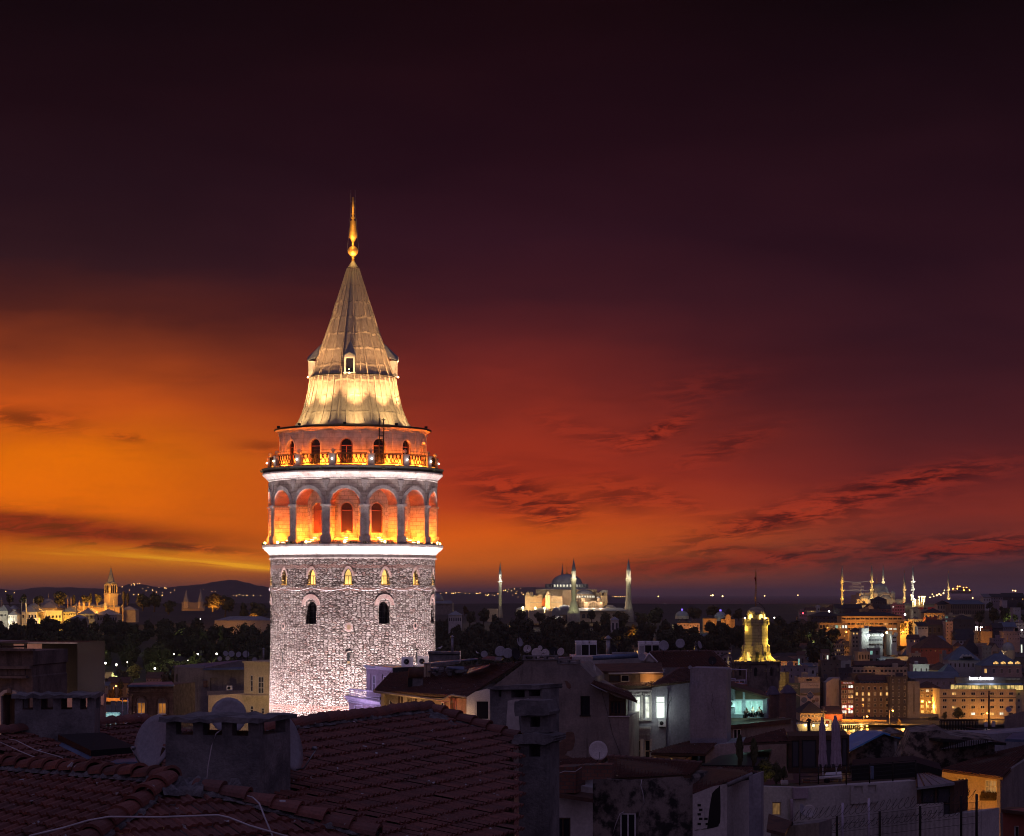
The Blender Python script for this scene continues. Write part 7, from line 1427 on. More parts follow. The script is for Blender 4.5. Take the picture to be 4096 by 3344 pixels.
for k_ in range(8):
 an=R_(45*k_);ou=Vector((math.sin(an),-math.cos(an),0));tn=Vector((math.cos(an),math.sin(an),0));p=Vector(c8)+ou*(232*s*.925)
 for d in(-25,25):m=MB();m.slab([p+tn*(d+e)*s+Vector((0,0,zH(y)))for e,y in((-15,1240),(15,1240),(15,1175),(8,1160),(0,1156),(-8,1160),(-15,1175))],ou*.05);part('window',m,'black' if d<0 else 'sootstone',yt_)
 m=MB();[m.slab([p+tn*(e+f)*s+Vector((0,0,zH(y)))for f,y in((-4,1200),(4,1200),(4,1170),(-4,1170))],ou*.12)for e in(-80,-66,66,80)];part('balustrade',m,'ystone',yt_)
 an=R_(22.5+45*k_);ou=Vector((math.sin(an),-math.cos(an),0));m=MB();m.obox(tuple(Vector(c8)+ou*(236*s)+Vector((0,0,zH(1128)))),(math.cos(an),math.sin(an),0),40*s,26*s,36*s);m.obox(tuple(Vector(c8)+ou*(234*s)+Vector((0,0,zH(1290)))),(math.cos(an),math.sin(an),0),16*s,22*s,160*s);part('corner_pier',m,'sootstone',yt_)
m=MB();m.tube([(b.x,b.y,zH(565)),(b.x,b.y,zH(185))],[.07,.03],6)
for x in(-12,12):m.tube([(b.x+x*s,b.y,zH(510)),(b.x+x*s*.3,b.y,zH(220))],.02,4)
for y in range(250,510,22):m.tube([(b.x-10*s,b.y,zH(y)),(b.x+10*s,b.y,zH(y-4))],.018,4)
fp=part('flagpole',m,'gold',yt_);m=MB();m.add([(b.x-4*s+(6*s*(i%2)),b.y-.1*(j%2),zH(265+25*j))for j in range(4)for i in range(2)]+[(b.x-16*s+6*s*j,b.y,zH(275+22*j))for j in range(4)],[(0,1,3,2),(2,3,5,4),(4,5,7,6),(8,0,2,9),(9,2,4,10),(10,4,6,11)]);MT['flag']=mat('red_flag_cloth',(.35,.02,.02),rough=.8);part('flag',m,'flag',fp)
m=MB();m.tube([qa('H',x,y,299.5)for x,y in((1310,515),(1350,540),(1385,580),(1395,680))],.03,5);part('handrail',m,'iron',yt_)
YL=(1.,.66,.10);MT['w_arch']=emis('glowing_arch',(1.,.68,.15),3.)
for x,y,dY,p in((1225,1085,-2.5,42),(1150,1085,-1.9,36),(1340,1088,-2.5,14),(1455,1085,-1.6,36),(1425,1060,-1.2,14),(1190,672,-1.3,26),(1395,672,-1.3,26),(1185,780,-1.,24),(1450,760,-.7,60),(1450,920,-.8,80),(1225,655,-1.15,20),(1355,655,-1.15,20)):PL(qa('H',x,y,300+dY),p*2.,YL,.08)
for an in(-42,28,75):c=Vector((b.x,b.y,zH(690)));ou=Vector((math.sin(R_(an)),-math.cos(R_(an)),0));tn=Vector((ou.y*-1,ou.x,0));m=MB();m.slab([c+ou*(85*s)+tn*(e*s)+Vector((0,0,h*s))for e,h in((-20,4),(20,4),(20,38),(12,50),(0,56),(-12,50),(-20,38))],ou*.12);part('lit_arch',m,'w_arch',yt_)
for x in(1190,1395):m=MB();m.ball(qa('H',x,676,298.6),.12,8);part('lamp',m,'bulb_y',yt_)
yb_=house('o',1700,740,330,'mustard-lit wall block with sooty chimney behind the scalloped turrets','lit_wall_block','wall')
v=VP(3100,330,3160,330);wp('o',v,((1600,900),(1640,300),(1772,295),(1772,900)),(),'ystone',yb_);wp('o',v,((1773,900),(1773,285),(1862,285),(1862,900)),(),'sootstone',yb_,'chimney',off=.1);PL(qa('o',1690,560,326),110,(1.,.6,.05),.2);PL(qa('o',1690,380,326),60,(1.,.6,.05),.2)
MT['brickwall']=brickmat('weathered_brick',(.22,.10,.075),(.15,.075,.06),(.2,.17,.15),.24,.075,.012,uv=False,stain=.5);MT['scallop']=mat('scalloped_lead',(.12,.09,.13),(.07,.055,.08),2.,.5,.6,20.)
for x,yt0,yt1,w,Y,lab in((1460,622,832,218,196,'left scallop-domed brick turret behind the lit windows'),(1830,598,800,220,190,'right scallop-domed brick turret in front of the green banner')):
 t=T('domed_turret',lab,'turret',tuple(qa('o',x,1700,Y)),0,'scallop-domed turrets');s=RMP(Y)/FPX/6.077;c=qa('o',x,yt1,Y);m=MB();m.lathe([(w*.95*s,-1200*s),(w*.95*s,0)],c,8,22.5,382.5,sm=False);part('shaft',m,'brickwall',t)
 h_=(yt1-yt0)*s;m=MB();m.lathe([(w*1.02*s,-6*s),(w*1.02*s,2*s),(w*.84*s,h_*.18),(w*.66*s,h_*.4),(w*.5*s,h_*.68),(w*.3*s,h_*.9),(0,h_)],c,40,flute=.04);part('dome',m,'scallop',t)
 m=MB();m.slab([qa('o',x+(90 if x<1500 else-70)+d,y,Y-w*.9*s)for d,y in((-30,990),(30,990),(30,880),(-30,880))],(0,.4,0));part('slit',m,'black',t)
# ---- hotel building beside the tower, purple light put into its wall and trim colours
mv=house('l',330,1300,188,'purple-lit building with white trim and iron balcony close beside the stone tower','balcony_building','building')
v=VP(1396,189,1530,186)
wp('l',v,((65,1420),(65,880),(605,980),(605,1420)),((160,990,285,1230),(415,1035,540,1230)),'mauve',mv,thick=6)
for x0,y0,x1 in((160,990,285),(415,1035,540)):
 wn('l',v,x0+40,y0+70,x1-8,1230,mv,frame='lavender',nx=2,ny=3);m=MB();m.slab([v.zp('l',*p_,.02)for p_ in((x0-8,1230),(x0-8,y0-8),(x0+8,y0-8),(x0+8,1230))],v.n*.06);m.slab([v.zp('l',*p_,.02)for p_ in((x0+8,y0-8),(x1+8,y0-8),(x1+8,y0+14),(x0+8,y0+14))],v.n*.06);m.slab([v.zp('l',*p_,.02)for p_ in((x1-6,1230),(x1-6,y0+14),(x1+8,y0+14),(x1+8,1230))],v.n*.06);part('window_surround',m,'lavender',mv)
m=MB()
for(a0,b0,a1,b1,o_)in((20,825,612,950,.5),(35,860,606,965,.32),(55,885,604,985,.15)):m.slab([v.zp('l',a0,a1 and b0,o_),v.zp('l',a1,b1-18,o_),v.zp('l',a1,b1+14,o_),v.zp('l',a0,b0+30,o_)],-v.n*1.2)
for i in range(26):u=i/26;m.slab([v.zp('l',68+u*530,905+u*90,.34),v.zp('l',80+u*530,907+u*90,.34),v.zp('l',80+u*530,932+u*90,.34),v.zp('l',68+u*530,930+u*90,.34)],-v.n*.2)
part('cornice',m,'lavender',mv)
m=MB()
for i in range(30):x=88+i*17;y0,y1=716+(x-88)*.09,800+(x-88)*.17;m.tube([v.zp('l',x,y0,.25),v.zp('l',x,y1+8,.25)],.018,4)
for d0,d1 in((716,760),(724,770),(800,888)):m.tube([v.zp('l',85,d0,.25),v.zp('l',580,d1,.25)],.03,4)
part('balcony_railing',m,'lavender',mv)
v2=VP(1465,192,1575,191)
wp('l',v2,((350,850),(350,380),(785,410),(785,850)),((410,465,505,770),(605,480,700,640)),'mauve',mv,thick=6);wn('l',v2,440,500,503,770,mv,frame='lavender',nx=2,ny=2);wn('l',v2,625,510,698,640,mv,frame='lavender',nx=2)
m=MB();m.slab([v2.zp('l',*p_,.35)for p_ in((315,328),(350,382),(785,420),(785,370))],-v2.n*1.);part('cornice',m,'lavender',mv);slabpx('l',((315,328,191),(785,368,190.5),(1390,350,193),(1000,318,196)),(0,0,-.2),'galv',mv,'flat_roof');slabpx('l',((785,370,190.4),(1300,360,191),(1300,620,191),(785,560,190.4)),(0,.4,0),'black',mv,'side_wall')
for i,(x0,y0,x1,y1,lab)in enumerate(((922,192,1115,355,'left air conditioner on the purple-lit building roof'),(1185,185,1362,350,'right air conditioner on the purple-lit building roof'))):
 t=T('air_conditioner',lab,'air conditioner',tuple(qa('l',(x0+x1)/2,y1,189)),0,'rooftop air conditioners');v3=VP(1600,189,1720,189);wp('l',v3,((x0,y1),(x0,y0),(x1,y0),(x1,y1)),(),'white',t,'casing',.35)
 c=v3.zp('l',(x0+x1)/2-14,(y0+y1)/2,.02);m=MB();m.tube([c,c-Vector((0,.03,0))],48*189/FPX/4.09,18);fg=part('fan_grille',m,'black',t);m=MB();m.tube([c-Vector((0,.03,0)),c-Vector((0,.05,0))],8*189/FPX/4.09,8);part('hub',m,'steel',fg)
def ac(z,x0,y0,x1,y1,Y,lab,d=.35):
 t=T('air_conditioner',lab,'air conditioner',tuple(qa(z,(x0+x1)/2,y1,Y)),0,'wall air conditioners');w=(x1-x0)*RMP(Y)/FPX/ZT[z][2];a=qa(z,x0,y1,Y);b2=qa(z,x1,y0,Y);Y=a.y;m=MB();m.box(a.x,b2.x,Y,Y+d,a.z,b2.z);part('casing',m,'white',t)
 c=Vector((a.x+w*.42,Y-.004,(a.z+b2.z)/2));m=MB();m.tube([c,c-Vector((0,.02,0))],w*.27,18);part('fan_grille',m,'black',t);m=MB();m.box(a.x+w*.1,b2.x-w*.1,Y+.02,Y+d+.25,a.z-.08,a.z-.01);part('bracket',m,'iron',t);return t
PL(qa('l',150,900,181),150,(.72,.55,1.),.5);PL(qa('l',350,560,186),50,(.72,.55,1.),.4);PL(qa('l',260,1120,182),90,(.8,.55,.95),.4)  # added lavender lights stand in for floodlight bounced off the tower
LPK=5.
# ---- house with the broad brown roof
bh=house('l',1300,1300,98,'house with broad brown tiled roof, white gutter and shuttered upper rooms')
rf=troof('l',((740,460,112),(2900,270,111),(1985,850,97.5),(470,745,104)),bh,3,'tile2')
gut=[qa('l',*p)for p in((470,752,104),(900,810,101),(1565,897,98),(1745,812,97.4),(1985,855,97))];m=MB();m.tube([p+Vector((0,-.1,-.02))for p in gut],.085,6);m.slab([gut[0],gut[1],gut[2],gut[2]+Vector((0,0,-.16)),gut[1]+Vector((0,0,-.16)),gut[0]+Vector((0,0,-.16))],(0,.05,0));part('gutter',m,'cream',bh);pipe('l',((1530,905,98),(1560,925,98.3),(1810,930,98.3),(1835,1210,98.3)),.05,'cream',bh,'downpipe')
v=VP(1530,104.6,1870,99.6)
wp('l',v,((590,1420),(590,770),(930,815),(1370,870),(1990,870),(1990,1420)),((640,800,870,1060),(1020,830,1072,985),(1250,860,1300,1060),(1390,880,1700,1130),(1720,870,1830,1180)),'cream',bh,thick=4,reveal=.5)
wn('l',v,700,810,850,1050,bh,frame='white',pane='glass_l',nx=2,ny=1,rec=.3);wn('l',v,1255,870,1298,1050,bh,frame='white',pane='w_dim',nx=1,ny=1,rec=.2);wn('l',v,1540,940,1590,1110,bh,frame='white',nx=1,ny=1,rec=.4)
m=MB()
for x in(880,925,1150,1372):m.slab([v.zp('l',x,830,.02),v.zp('l',x+22,832,.02),v.zp('l',x+22,1120,.02),v.zp('l',x,1118,.02)],v.n*.08)
for x in(1070,1095,1120):m.tube([v.zp('l',x,860,.05),v.zp('l',x-6,1110,.05)],.015,4)
part('timber_posts',m,'wood',bh)
v4=VP(1900,96.5,1975,96);wp('L',v4,((1045,850),(1045,585),(1115,540),(1232,510),(1240,850)),((1118,610,1230,770),),'white',bh,'bay_wall',2.,.1);wn('L',v4,1120,612,1228,768,bh,frame='white',nx=1,ny=1,rec=.06)
m=MB();m.ball(qa('l',1685,1050,98.6),.05,8);part('red_lamp',m,'bulb_r',bh);PL(qa('l',1660,1050,98.2),3.2,(1.,.03,.03),.05)
PL(qa('l',1150,1230,98.5),26,(1.,.55,.22),.4);PL(qa('l',800,1200,100),9,(1.,.6,.3),.3);PL(qa('l',1900,1150,95),6,(1.,.55,.25),.3)
tk=T('rusty_tank','rusty drum cowl on a grey block standing on the broad brown roof','chimney cowl',tuple(qa('l',1150,700,104)));m=MB();m.tube([qa('l',1045,460,104),qa('l',1265,470,104.4)],.42,18);part('drum',m,'rust',tk);wp('l',VP(1640,104,1690,104),((1030,720),(1030,540),(1105,540),(1105,720)),(),'black',tk,'block_side',1.);wp('l',VP(1640,103.9,1690,104.1),((1105,720),(1105,500),(1275,500),(1275,680)),(),'conc',tk,'block',1.)
vb=house('l',1330,560,108,'pale slotted vent box rising from the broad brown roof','vent_box','vent');wp('l',VP(1695,108,1725,108),((1290,570),(1290,295),(1395,295),(1395,560)),((1325,305,1337,550),),'cream',vb,thick=.6);slabpx('l',((1280,297,107.8),(1420,297,107.8),(1420,286,108.8),(1280,286,108.8)),(0,0,-.06),'galv',vb,'lid')
# roof clutter behind: parapet block with flue and gull, sheets, glass
pk=house('l',1620,300,126,'dark flat-topped parapet block behind the broad roof','parapet_block','building');v=VP(1715,126,1840,126);wp('l',v,((1370,400),(1370,120),(1875,120),(1875,300)),((1435,130,1615,160),(1655,130,1855,160)),'conc',pk,thick=5,reveal=.5);slabpx('l',((1355,118,125.8),(1878,118,125.8),(1850,104,129),(1380,104,129)),(0,0,-.15),'conc',pk,'slab')
def flue(z,x,yt,yb,w,Y,lab,mk='galv',cap=True):
 t=T('flue_pipe',lab,'flue',tuple(qa(z,x,yb,Y)),0,'rooftop flue pipes');s=RMP(Y)/FPX/ZT[z][2];r_=w*s/2;m=MB();m.tube([qa(z,x,yb+6,Y),qa(z,x,yt+8,Y)],r_,14);part('pipe',m,mk,t);c=qa(z,x,yt+8,Y)
 m=MB();m.lathe([(r_*1.7,0),(r_*1.75,r_*.2),(0,r_*1.6)],c+Vector((0,0,r_*.5)),14);m.tube([c,c+Vector((0,0,r_*.7))],r_*.6,8);part('cowl',m,mk,t);return t
flue('l',1755,-125,100,44,127,'tall shiny flue pipe on the dark parapet block beside the tower');flue('G',1731,840,1000,42,128,'thick silver flue pipe among the right rooftop units');flue('G',1832,895,965,22,130,'short dark flue right of the thick silver pipe','iron');flue('a',577,1040,1300,58,118,'black flue pipe with conical cowl in front of the ferry','black');flue('K',1268,345,375,16,90,'tiny vent pipe at the end of the white-edged awning','galv')
def gull(z,x,y,Y,lab,h=.42,face=1):
 t=T('gull',lab,'bird',tuple(qa(z,x,y,Y)),0,'gulls on the roofs');c=qa(z,x,y,Y);f=face
 m=MB();m.tube([c+Vector((f*a,0,d))*h/.42 for a,d in((-.26,.15),(-.14,.19),(0,.22),(.09,.26),(.13,.32),(.15,.37),(.19,.375),(.235,.365))],[v_*h/.42 for v_ in(.008,.045,.075,.06,.04,.035,.025,.004)],8);part('body',m,'white',t)
 m=MB();m.tube([c+Vector((f*a,-.05,d))*h/.42 for a,d in((-.28,.14),(-.1,.21),(.05,.24))],[.01,.05*h/.42,.02],6);part('wing',m,'conc',t);m=MB();[m.tube([c+Vector((f*.01,e,.17))*h/.42,c+Vector((f*.02,e,0))*h/.42],.008,4)for e in(-.03,.03)];part('legs',m,'rust',t)
gull('l',1545,104,126,'gull standing on the dark parapet block beside the tower',.5);gull('G',970,985,112,'gull perched before the white dishes');gull('G',500,995,116,'small gull on the roof edge left of the dishes',.35,-1);gull('G',1125,990,112,'grey gull in front of the second white dish',.3)
for nm,pts,mk,lab in(('roof_light',((535,1025,108),(725,1042,106),(738,1015,110),(590,1000,112)),'sheen','flat roof light reflecting the orange sky'),('glazed_lean_to',((400,1165,102),(600,1095,104),(620,1078,107),(420,1120,108)),'sheen','sloping glass sheet reflecting the sky on the broad roof'),('corrugated_sheet',((50,1115,106),(130,1128,106),(130,1105,108),(55,1105,108)),'bluesheet','left crumpled bluish sheet on the broad roof'),('corrugated_sheet',((200,1105,106),(370,1130,106),(365,1100,108),(215,1100,108)),'bluesheet','right crumpled bluish sheet on the broad roof'),('roof_edge_sheet',((30,1072,110),(500,1028,114),(490,1020,115),(40,1062,111)),'bluesheet','long ragged bluish roof edge above the broad roof')):
 if 'sheen' not in MT:MT['sheen']=glassmat('reflecting_sheet',(.25,.22,.22),.22);MT['sheen'].node_tree.nodes['Principled BSDF'].inputs['Metallic'].default_value=.6
 m=MB();m.slab([qa('G',*p)for p in pts],(0,0,-.08));tag(m.build(nm,MT[mk]),lab,'roof sheet')
rubb=MB();rng=random.Random(9)
for i in range(70):p=qa('l',rng.uniform(1400,1990),rng.uniform(380,470)+rng.uniform(0,60),rng.uniform(105,111));rubb.obox(tuple(p),(rng.uniform(-1,1),rng.uniform(-1,1),0),rng.uniform(.1,.5),rng.uniform(.08,.3),rng.uniform(.05,.25))
tag(rubb.build('rubble_heap',MT['conc']),'heap of broken masonry on the broad roof','rubble',kind='stuff')
# ---- satellite dishes and antennas along the roofs
def dish(z,x,y,rx,ry,Y,lab,mk='dish',yaw=1,mast=None,group='rooftop satellite dishes',back=False,feed=True):
 s=RMP(Y)/FPX/ZT[z][2];r_=ry*s;c=qa(z,x,y,Y);a=math.acos(max(.12,min(1,rx/ry)))*yaw
 nrm=Vector((math.sin(a),-math.cos(a),.28)).normalized();
 if back:nrm=Vector((-nrm.x,-nrm.y,nrm.z))
 u=nrm.cross(Vector((0,0,1))).normalized();w=u.cross(nrm);t=T('satellite_dish',lab,'satellite dish',tuple(c-Vector((0,0,(mast or ry*1.5)*s))),0,group)
 vs=[];N=28
 for k_ in range(6):
  rr=r_*k_/5;h=.17*r_*(k_/5)**2-.17*r_
  for i in range(N):an=2*math.pi*i/N;vs.append(c+u*math.cos(an)*rr+w*math.sin(an)*rr*1.04+nrm*h)
 m=MB();m.add(vs+[p-nrm*.012 for p in vs],[(k_*N+i,k_*N+(i+1)%N,(k_+1)*N+(i+1)%N,(k_+1)*N+i)for k_ in range(5)for i in range(N)]+[(6*N+k_*N+i,6*N+(k_+1)*N+i,6*N+(k_+1)*N+(i+1)%N,6*N+k_*N+(i+1)%N)for k_ in range(5)for i in range(N)]+[(5*N+i,5*N+(i+1)%N,11*N+(i+1)%N,11*N+i)for i in range(N)],sm=True);part('reflector',m,mk,t)
 if feed:
  tip=c+nrm*r_*.95-w*r_*.45;m=MB();m.tube([c-w*r_*.98-nrm*.02,c-w*r_*1.0+nrm*r_*.3,tip],r_*.03,5);m.tube([tip,tip-(nrm*.8-w*.2)*r_*.2],r_*.07,8);part('feed_arm',m,'steel',t)
 m=MB();bk=c-nrm*r_*.18;m.tube([bk,bk-nrm*r_*.22,bk-nrm*r_*.22-Vector((0,0,(mast or ry*1.5)*s))],r_*.045,6);m.obox(tuple(bk-nrm*r_*.24-Vector((0,0,r_*.12))),u,r_*.26,r_*.14,r_*.22);part('mast',m,'iron',t);return t
for a in(('G',710,957,47,50,112,'large dark dish, leftmost of the dish cluster','dish',-.6),('G',783,975,46,48,110,'large grey dish in the middle of the dish cluster','dish',.4),('G',860,980,38,57,109,'black oval mesh dish at the front of the cluster','dishk',1),('G',898,870,26,43,111,'dish high on the tall mast','dish',1,70),('G',967,935,36,38,115,'pinkish dish behind the gull','dishp',-.5),('G',1055,975,46,48,112,'big pale dish beside the roof parapet','dishp',.3),('G',1137,975,38,40,112,'second pale dish beside the roof parapet','dishp',.6),('G',1217,955,36,38,116,'black dish right of the pale dishes','dishk',.4),('G',1282,962,32,38,114,'pink tilted dish near the red tiles','dishp',-1),('G',560,985,32,33,118,'small blue-grey dish left of the roof light','dish',.3),('G',1088,925,20,22,122,'tiny pinkish dish far behind the pale dishes','dishp',.3),('G',1782,935,28,40,128,'dark dish beside the thick silver flue','dishk',1),('e',452,765,86,96,112,'left of the three big dishes on the right tiled roof','dish',.4,150),('e',760,725,80,88,112,'middle round dish on a pole above the tiled ridge','dish',-.3,150),('e',1132,750,40,74,112,'narrow side-on dish on a pole above the tiled ridge','dish',1,130),('e',35,985,68,72,104,'pale dish at the little gable left of the tiled roof','dish',-.4),('e',1370,1050,88,78,98,'dark dish low on the tiled roof','dishk',.3),('e',948,1180,36,36,92,'small pale dish on the bluish chimney wall','dish',.3),('e',1682,1245,46,76,130,'dark dish beside the white pipe frame','dish',-1),('K',760,970,70,74,54,'large pale dish on the brick chimney in the foreground','dishp',.35,80),('J',2008,460,21,24,150,'dark dish on the roof before the hotel','dish',.3,45),('J',1618,798,28,39,92,'pale oval dish behind the orange-lit house roof','dishp',-1,60),('n',390,845,46,84,70,'grey dish half hidden behind the yellowish one','dish',1,110),('n',484,868,82,92,69,'yellowish dish behind the razor wire','dishp',-.5,110)):dish(*a)
def antenna(lab,z,masts,lines,Y,r_=.03):
 t=T('tv_antenna',lab,'antenna',tuple(qa(z,masts[0][0],masts[0][2],Y)),0,'television antennas');m=MB();[m.tube([qa(z,x,y0,Y),qa(z,x2,y1,Y)],r_,5)for x,y0,y1,x2 in masts];part('mast',m,'iron',t)
 if lines:m=MB();[m.tube([qa(z,*p,Y)for p in l],r_*.6,4)for l in lines];part('boom',m,'iron',t)
antenna('long yagi antenna with braced boom above the roof dishes','G',[(1041,780,1000,1041)],[((912,828),(1195,833)),((985,835),(1040,890),(1095,835)),*[((x,824),(x,842))for x in range(930,1190,26)]],113)
antenna('tall mast carrying a dish left of the yagi','G',[(885,765,1045,885)],[],111,.04);antenna('leaning thin antenna beside the yagi','G',[(985,820,935,970)],[((965,872),(1000,866)),((970,850),(998,846))],114,.025);antenna('bare pole left of the dish cluster','G',[(760,820,930,760)],[],114);antenna('short pole near the left gull','G',[(417,945,990,417)],[],118);antenna('bent stub antenna left of the dish cluster','G',[(649,940,985,649)],[((630,950),(662,942))],118)
for x0,x1,lab in((1425,1480,'left cooling unit of the first rooftop group'),(1478,1552,'middle cooling unit of the first rooftop group'),(1553,1625,'right cooling unit of the first rooftop group'),(2020,2075,'left cooling unit of the second rooftop group'),(2076,2145,'middle cooling unit of the second rooftop group'),(2146,2215,'right cooling unit of the second rooftop group')):
 Y=120+(x0%5)*.3;t=T('cooling_unit',lab,'cooling unit',tuple(qa('G',(x0+x1)/2,1010,Y)),0,'tall rooftop cooling units');dy_=4 if x0>2000 else 0;v=VP(2300,Y,2700,Y)
 wp('G',v,((x0,1012),(x0,885+dy_),(x1,885+dy_),(x1,1012)),(),'white',t,'casing',1.1);c=qa('G',(x0+x1)/2,885+dy_,Y+.5);m=MB();m.lathe([(.34,0),(.3,.1),(.34,.26),(.3,.26),(.26,.12)],c,16);part('fan_collar',m,'white',t)
 m=MB();m.slab([v.zp('G',*p,.01)for p in((x0+5,1000),(x1-5,1000),(x1-5,897+dy_),(x0+5,897+dy_))],v.n*.02);cl=part('coil_grille',m,'white' if x0 in(1425,1478,2020)and x1-x0<60 else 'black',t)
 m=MB();[m.slab([v.zp('G',*p,.03)for p in((x0+7,904+dy_+i*9),(x1-7,904+dy_+i*9),(x1-7,908+dy_+i*9),(x0+7,908+dy_+i*9))],v.n*.01)for i in range(10)];part('slats',m,'iron',cl)
# ---- the big plaster gable house
pg=house('K',600,1050,77,'tall grey plaster house end with one dark window and peeled brick patch','plaster_house')
v=VP(1955,79,2520,76)
MT['plaster_m']=mat('mouldy_plaster',(.27,.235,.225),(.16,.14,.14),.5,.9,.5,9.,streak=.7,c3=(.06,.05,.05))
wp('K',v,((-60,1140),(-60,480),(183,296),(183,276),(440,264),(442,298),(612,300),(720,405),(720,452),(843,520),(843,706),(1000,706),(1000,1140)),((622,550,695,700),),'plaster_m',pg,thick=7,reveal=.3);wn('K',v,624,552,693,698,pg,frame='black',nx=1,ny=1,rec=.25,sill=True)
MT['patch']=brickmat('exposed_brick',(.26,.125,.09),(.17,.08,.06),(.12,.09,.08),.24,.075,.015,uv=False)
rng=random.Random(2)
def blob(z,v,pts,mk,parent,name,off=.012):n_=len(pts);P=[];[P.extend([(pts[i][0]+(pts[(i+1)%n_][0]-pts[i][0])*k_/4+rng.uniform(-4,4),pts[i][1]+(pts[(i+1)%n_][1]-pts[i][1])*k_/4+rng.uniform(-4,4))for k_ in range(4)])for i in range(n_)];m=MB();m.wallpoly(v,[q(z,*p)for p in P],(),.02,.01,off);return part(name,m,mk,parent)
blob('K',v,((390,905),(470,905),(490,870),(495,832),(570,828),(580,900),(560,965),(520,975),(505,1010),(550,1020),(550,1040),(390,1040)),'patch',pg,'exposed_brick');blob('K',v,((500,432),(525,430),(550,470),(545,500),(515,480)),'patch',pg,'exposed_brick')
m=MB();[m.slab([v.zp('K',x0,y0,.1),v.zp('K',x1,y0,.1),v.zp('K',x1,y1,.1),v.zp('K',x0,y1,.1)],-v.n*.8)for x0,y0,x1,y1 in((175,262,446,272),(175,236,446,244),(178,244,200,262),(258,244,275,262),(340,244,360,262),(425,244,443,262))];part('pot_row',m,'conc',pg)
m=MB();[m.slab([v.zp('K',x0,y0,.05),v.zp('K',x1,y0,.05),v.zp('K',x1,y1,.05),v.zp('K',x0,y1,.05)],-v.n*.7)for x0,y0,x1,y1 in((444,292,616,302),(444,268,616,276),(446,276,466,292),(520,276,536,292),(592,276,612,292))];part('pot_row',m,'conc',pg)
lr=[v.zp('K',*p,o)for p,o in(((716,446),.3),((1072,582),.5),((1066,600),.5),((845,528),.3))];P=[v.zp('K',720,432,-.8),v.zp('K',990,520,-.8),v.zp('K',1074,585,1.),v.zp('K',716,452,.9)];m=MB();tile_patch(m,*P,seed=8);r=part('lean_to_roof',m,'tile2',pg);m=MB();under(m,*P);part('boarding',m,'wood',r)
m=MB();m.tube([v.zp('K',716,455,.95),v.zp('K',760,478,.95),v.zp('K',840,515,.95)],.05,6);part('gutter',m,'galv',pg)
v5=VP(2437,76.3,2520,76);wp('K',v5,((843,706),(843,530),(905,560),(975,575),(975,706)),((850,590,968,695),),'wood',pg,'veranda',2.5,.3);wn('K',v5,852,592,966,693,pg,frame='wood',nx=4,ny=1,rec=.2);wn('K',v5,930,592,968,693,pg,frame='wood',pane='glass_l',nx=2,ny=1,rec=.15)
m=MB();m.slab([v.zp('K',840,703,.12),v.zp('K',1002,703,.12),v.zp('K',1002,709,.12),v.zp('K',840,709,.12)],-v.n*.3);part('sill',m,'white',pg)
m=MB();m.tube([v.zp('K',*p,.03)for p in((775,470),(800,560),(835,690),(870,840),(935,1010))],.012,4);part('cable',m,'black',pg)
# low block behind with wooden windows, white-edged awning, red tiles
lb=house('K',780,470,92,'low block with timber windows under the white-edged awning','awning_block','building');v=VP(2370,93,2660,92);wp('K',v,((715,560),(715,385),(835,375),(1010,382),(1262,376),(1262,560)),((838,385,1000,445),(1015,378,1080,445)),'plaster',lb,thick=5,reveal=.5);wn('K',v,840,386,930,440,lb,frame='wood',pane='glass_l',nx=1,ny=1);wn('K',v,935,386,1000,440,lb,frame='white',nx=1,ny=1);wp('K',VP(2520,92.3,2660,91.8),((1085,470),(1085,378),(1260,374),(1260,470)),(),'c_ochre',lb,'lit_wall',.3)
slabpx('K',((612,345,92),(1262,374,91),(1250,290,103),(700,300,104)),(0,0,-.12),'rust',lb,'awning');m=MB();m.slab([qa('K',*p)for p in((840,378,91.3),(1264,371,90.8),(1264,363,90.8),(840,370,91.3))],(0,.1,0));part('fascia',m,'white',lb);PL(qa('K',1150,420,90.6),7,(1.,.5,.2),.2)
fu_=T('folded_parasol','small folded white parasol at the corner of the plaster gable','parasol',tuple(qa('K',730,378,84)));s=RMP(84)/FPX/1.9336;m=MB();m.lathe([(.2*14*s,0),(14*s,8*s),(11*s,40*s),(5*s,66*s),(0,78*s)],qa('K',730,378,84),10,flute=.25);part('canopy',m,'plaster_w',fu_);pipe('K',((730,382,84),(730,298,84)),.03,'steel',fu_,'pole')
rtp=house('G',1320,1040,108,'strip of red tiles behind the pale dishes','red_tiled_roof','roof');troof('G',((1255,1008,112),(1390,1012,112),(1390,1048,106),(1252,1045,106)),rtp,12)
dk=house('G',1800,1030,112,'roof deck with long bluish duct and low units','roof_deck','building');wp('G',VP(2290,111,2640,111),((1390,1200),(1390,1010),(2130,1010),(2130,1200)),(),'plaster_w',dk,'wall',8);m=MB();m.tube([qa('G',1585,1022,109),qa('G',2010,998,110)],.2,10);part('duct',m,'bluesheet',dk);[slabpx('G',((x0,1000,111.5),(x1,1000,111.5),(x1,966,111.5),(x0,966,111.5)),(0,.6,0),'galv',dk,'low_unit')for x0,x1 in((1770,1890),(1895,2005))]
# ---- big tiled roof right, with little gable
rr_=house('e',800,1180,100,'wide dark red tiled roof carrying three dishes','tiled_house');troof('e',((180,895,118),(1345,880,116),(1680,1190,98),(330,1190,98)),rr_,21,'tile2',caps=((0,1),(1,2)));wp('e',VP(2580,104,2630,104),((80,1060),(172,922),(325,1080)),(),'plaster_w',rr_,'little_gable',6);m=MB();m.tube([qa('e',*p)for p in((70,1065,103.8),(172,915,103.8),(330,1085,103.8))],.09,5);part('verge',m,'white',rr_)
wp('K',VP(2600,97.5,2910,97.5),((1190,520),(1190,330),(1760,330),(1760,520)),(),'plaster',rr_,'wall',8)
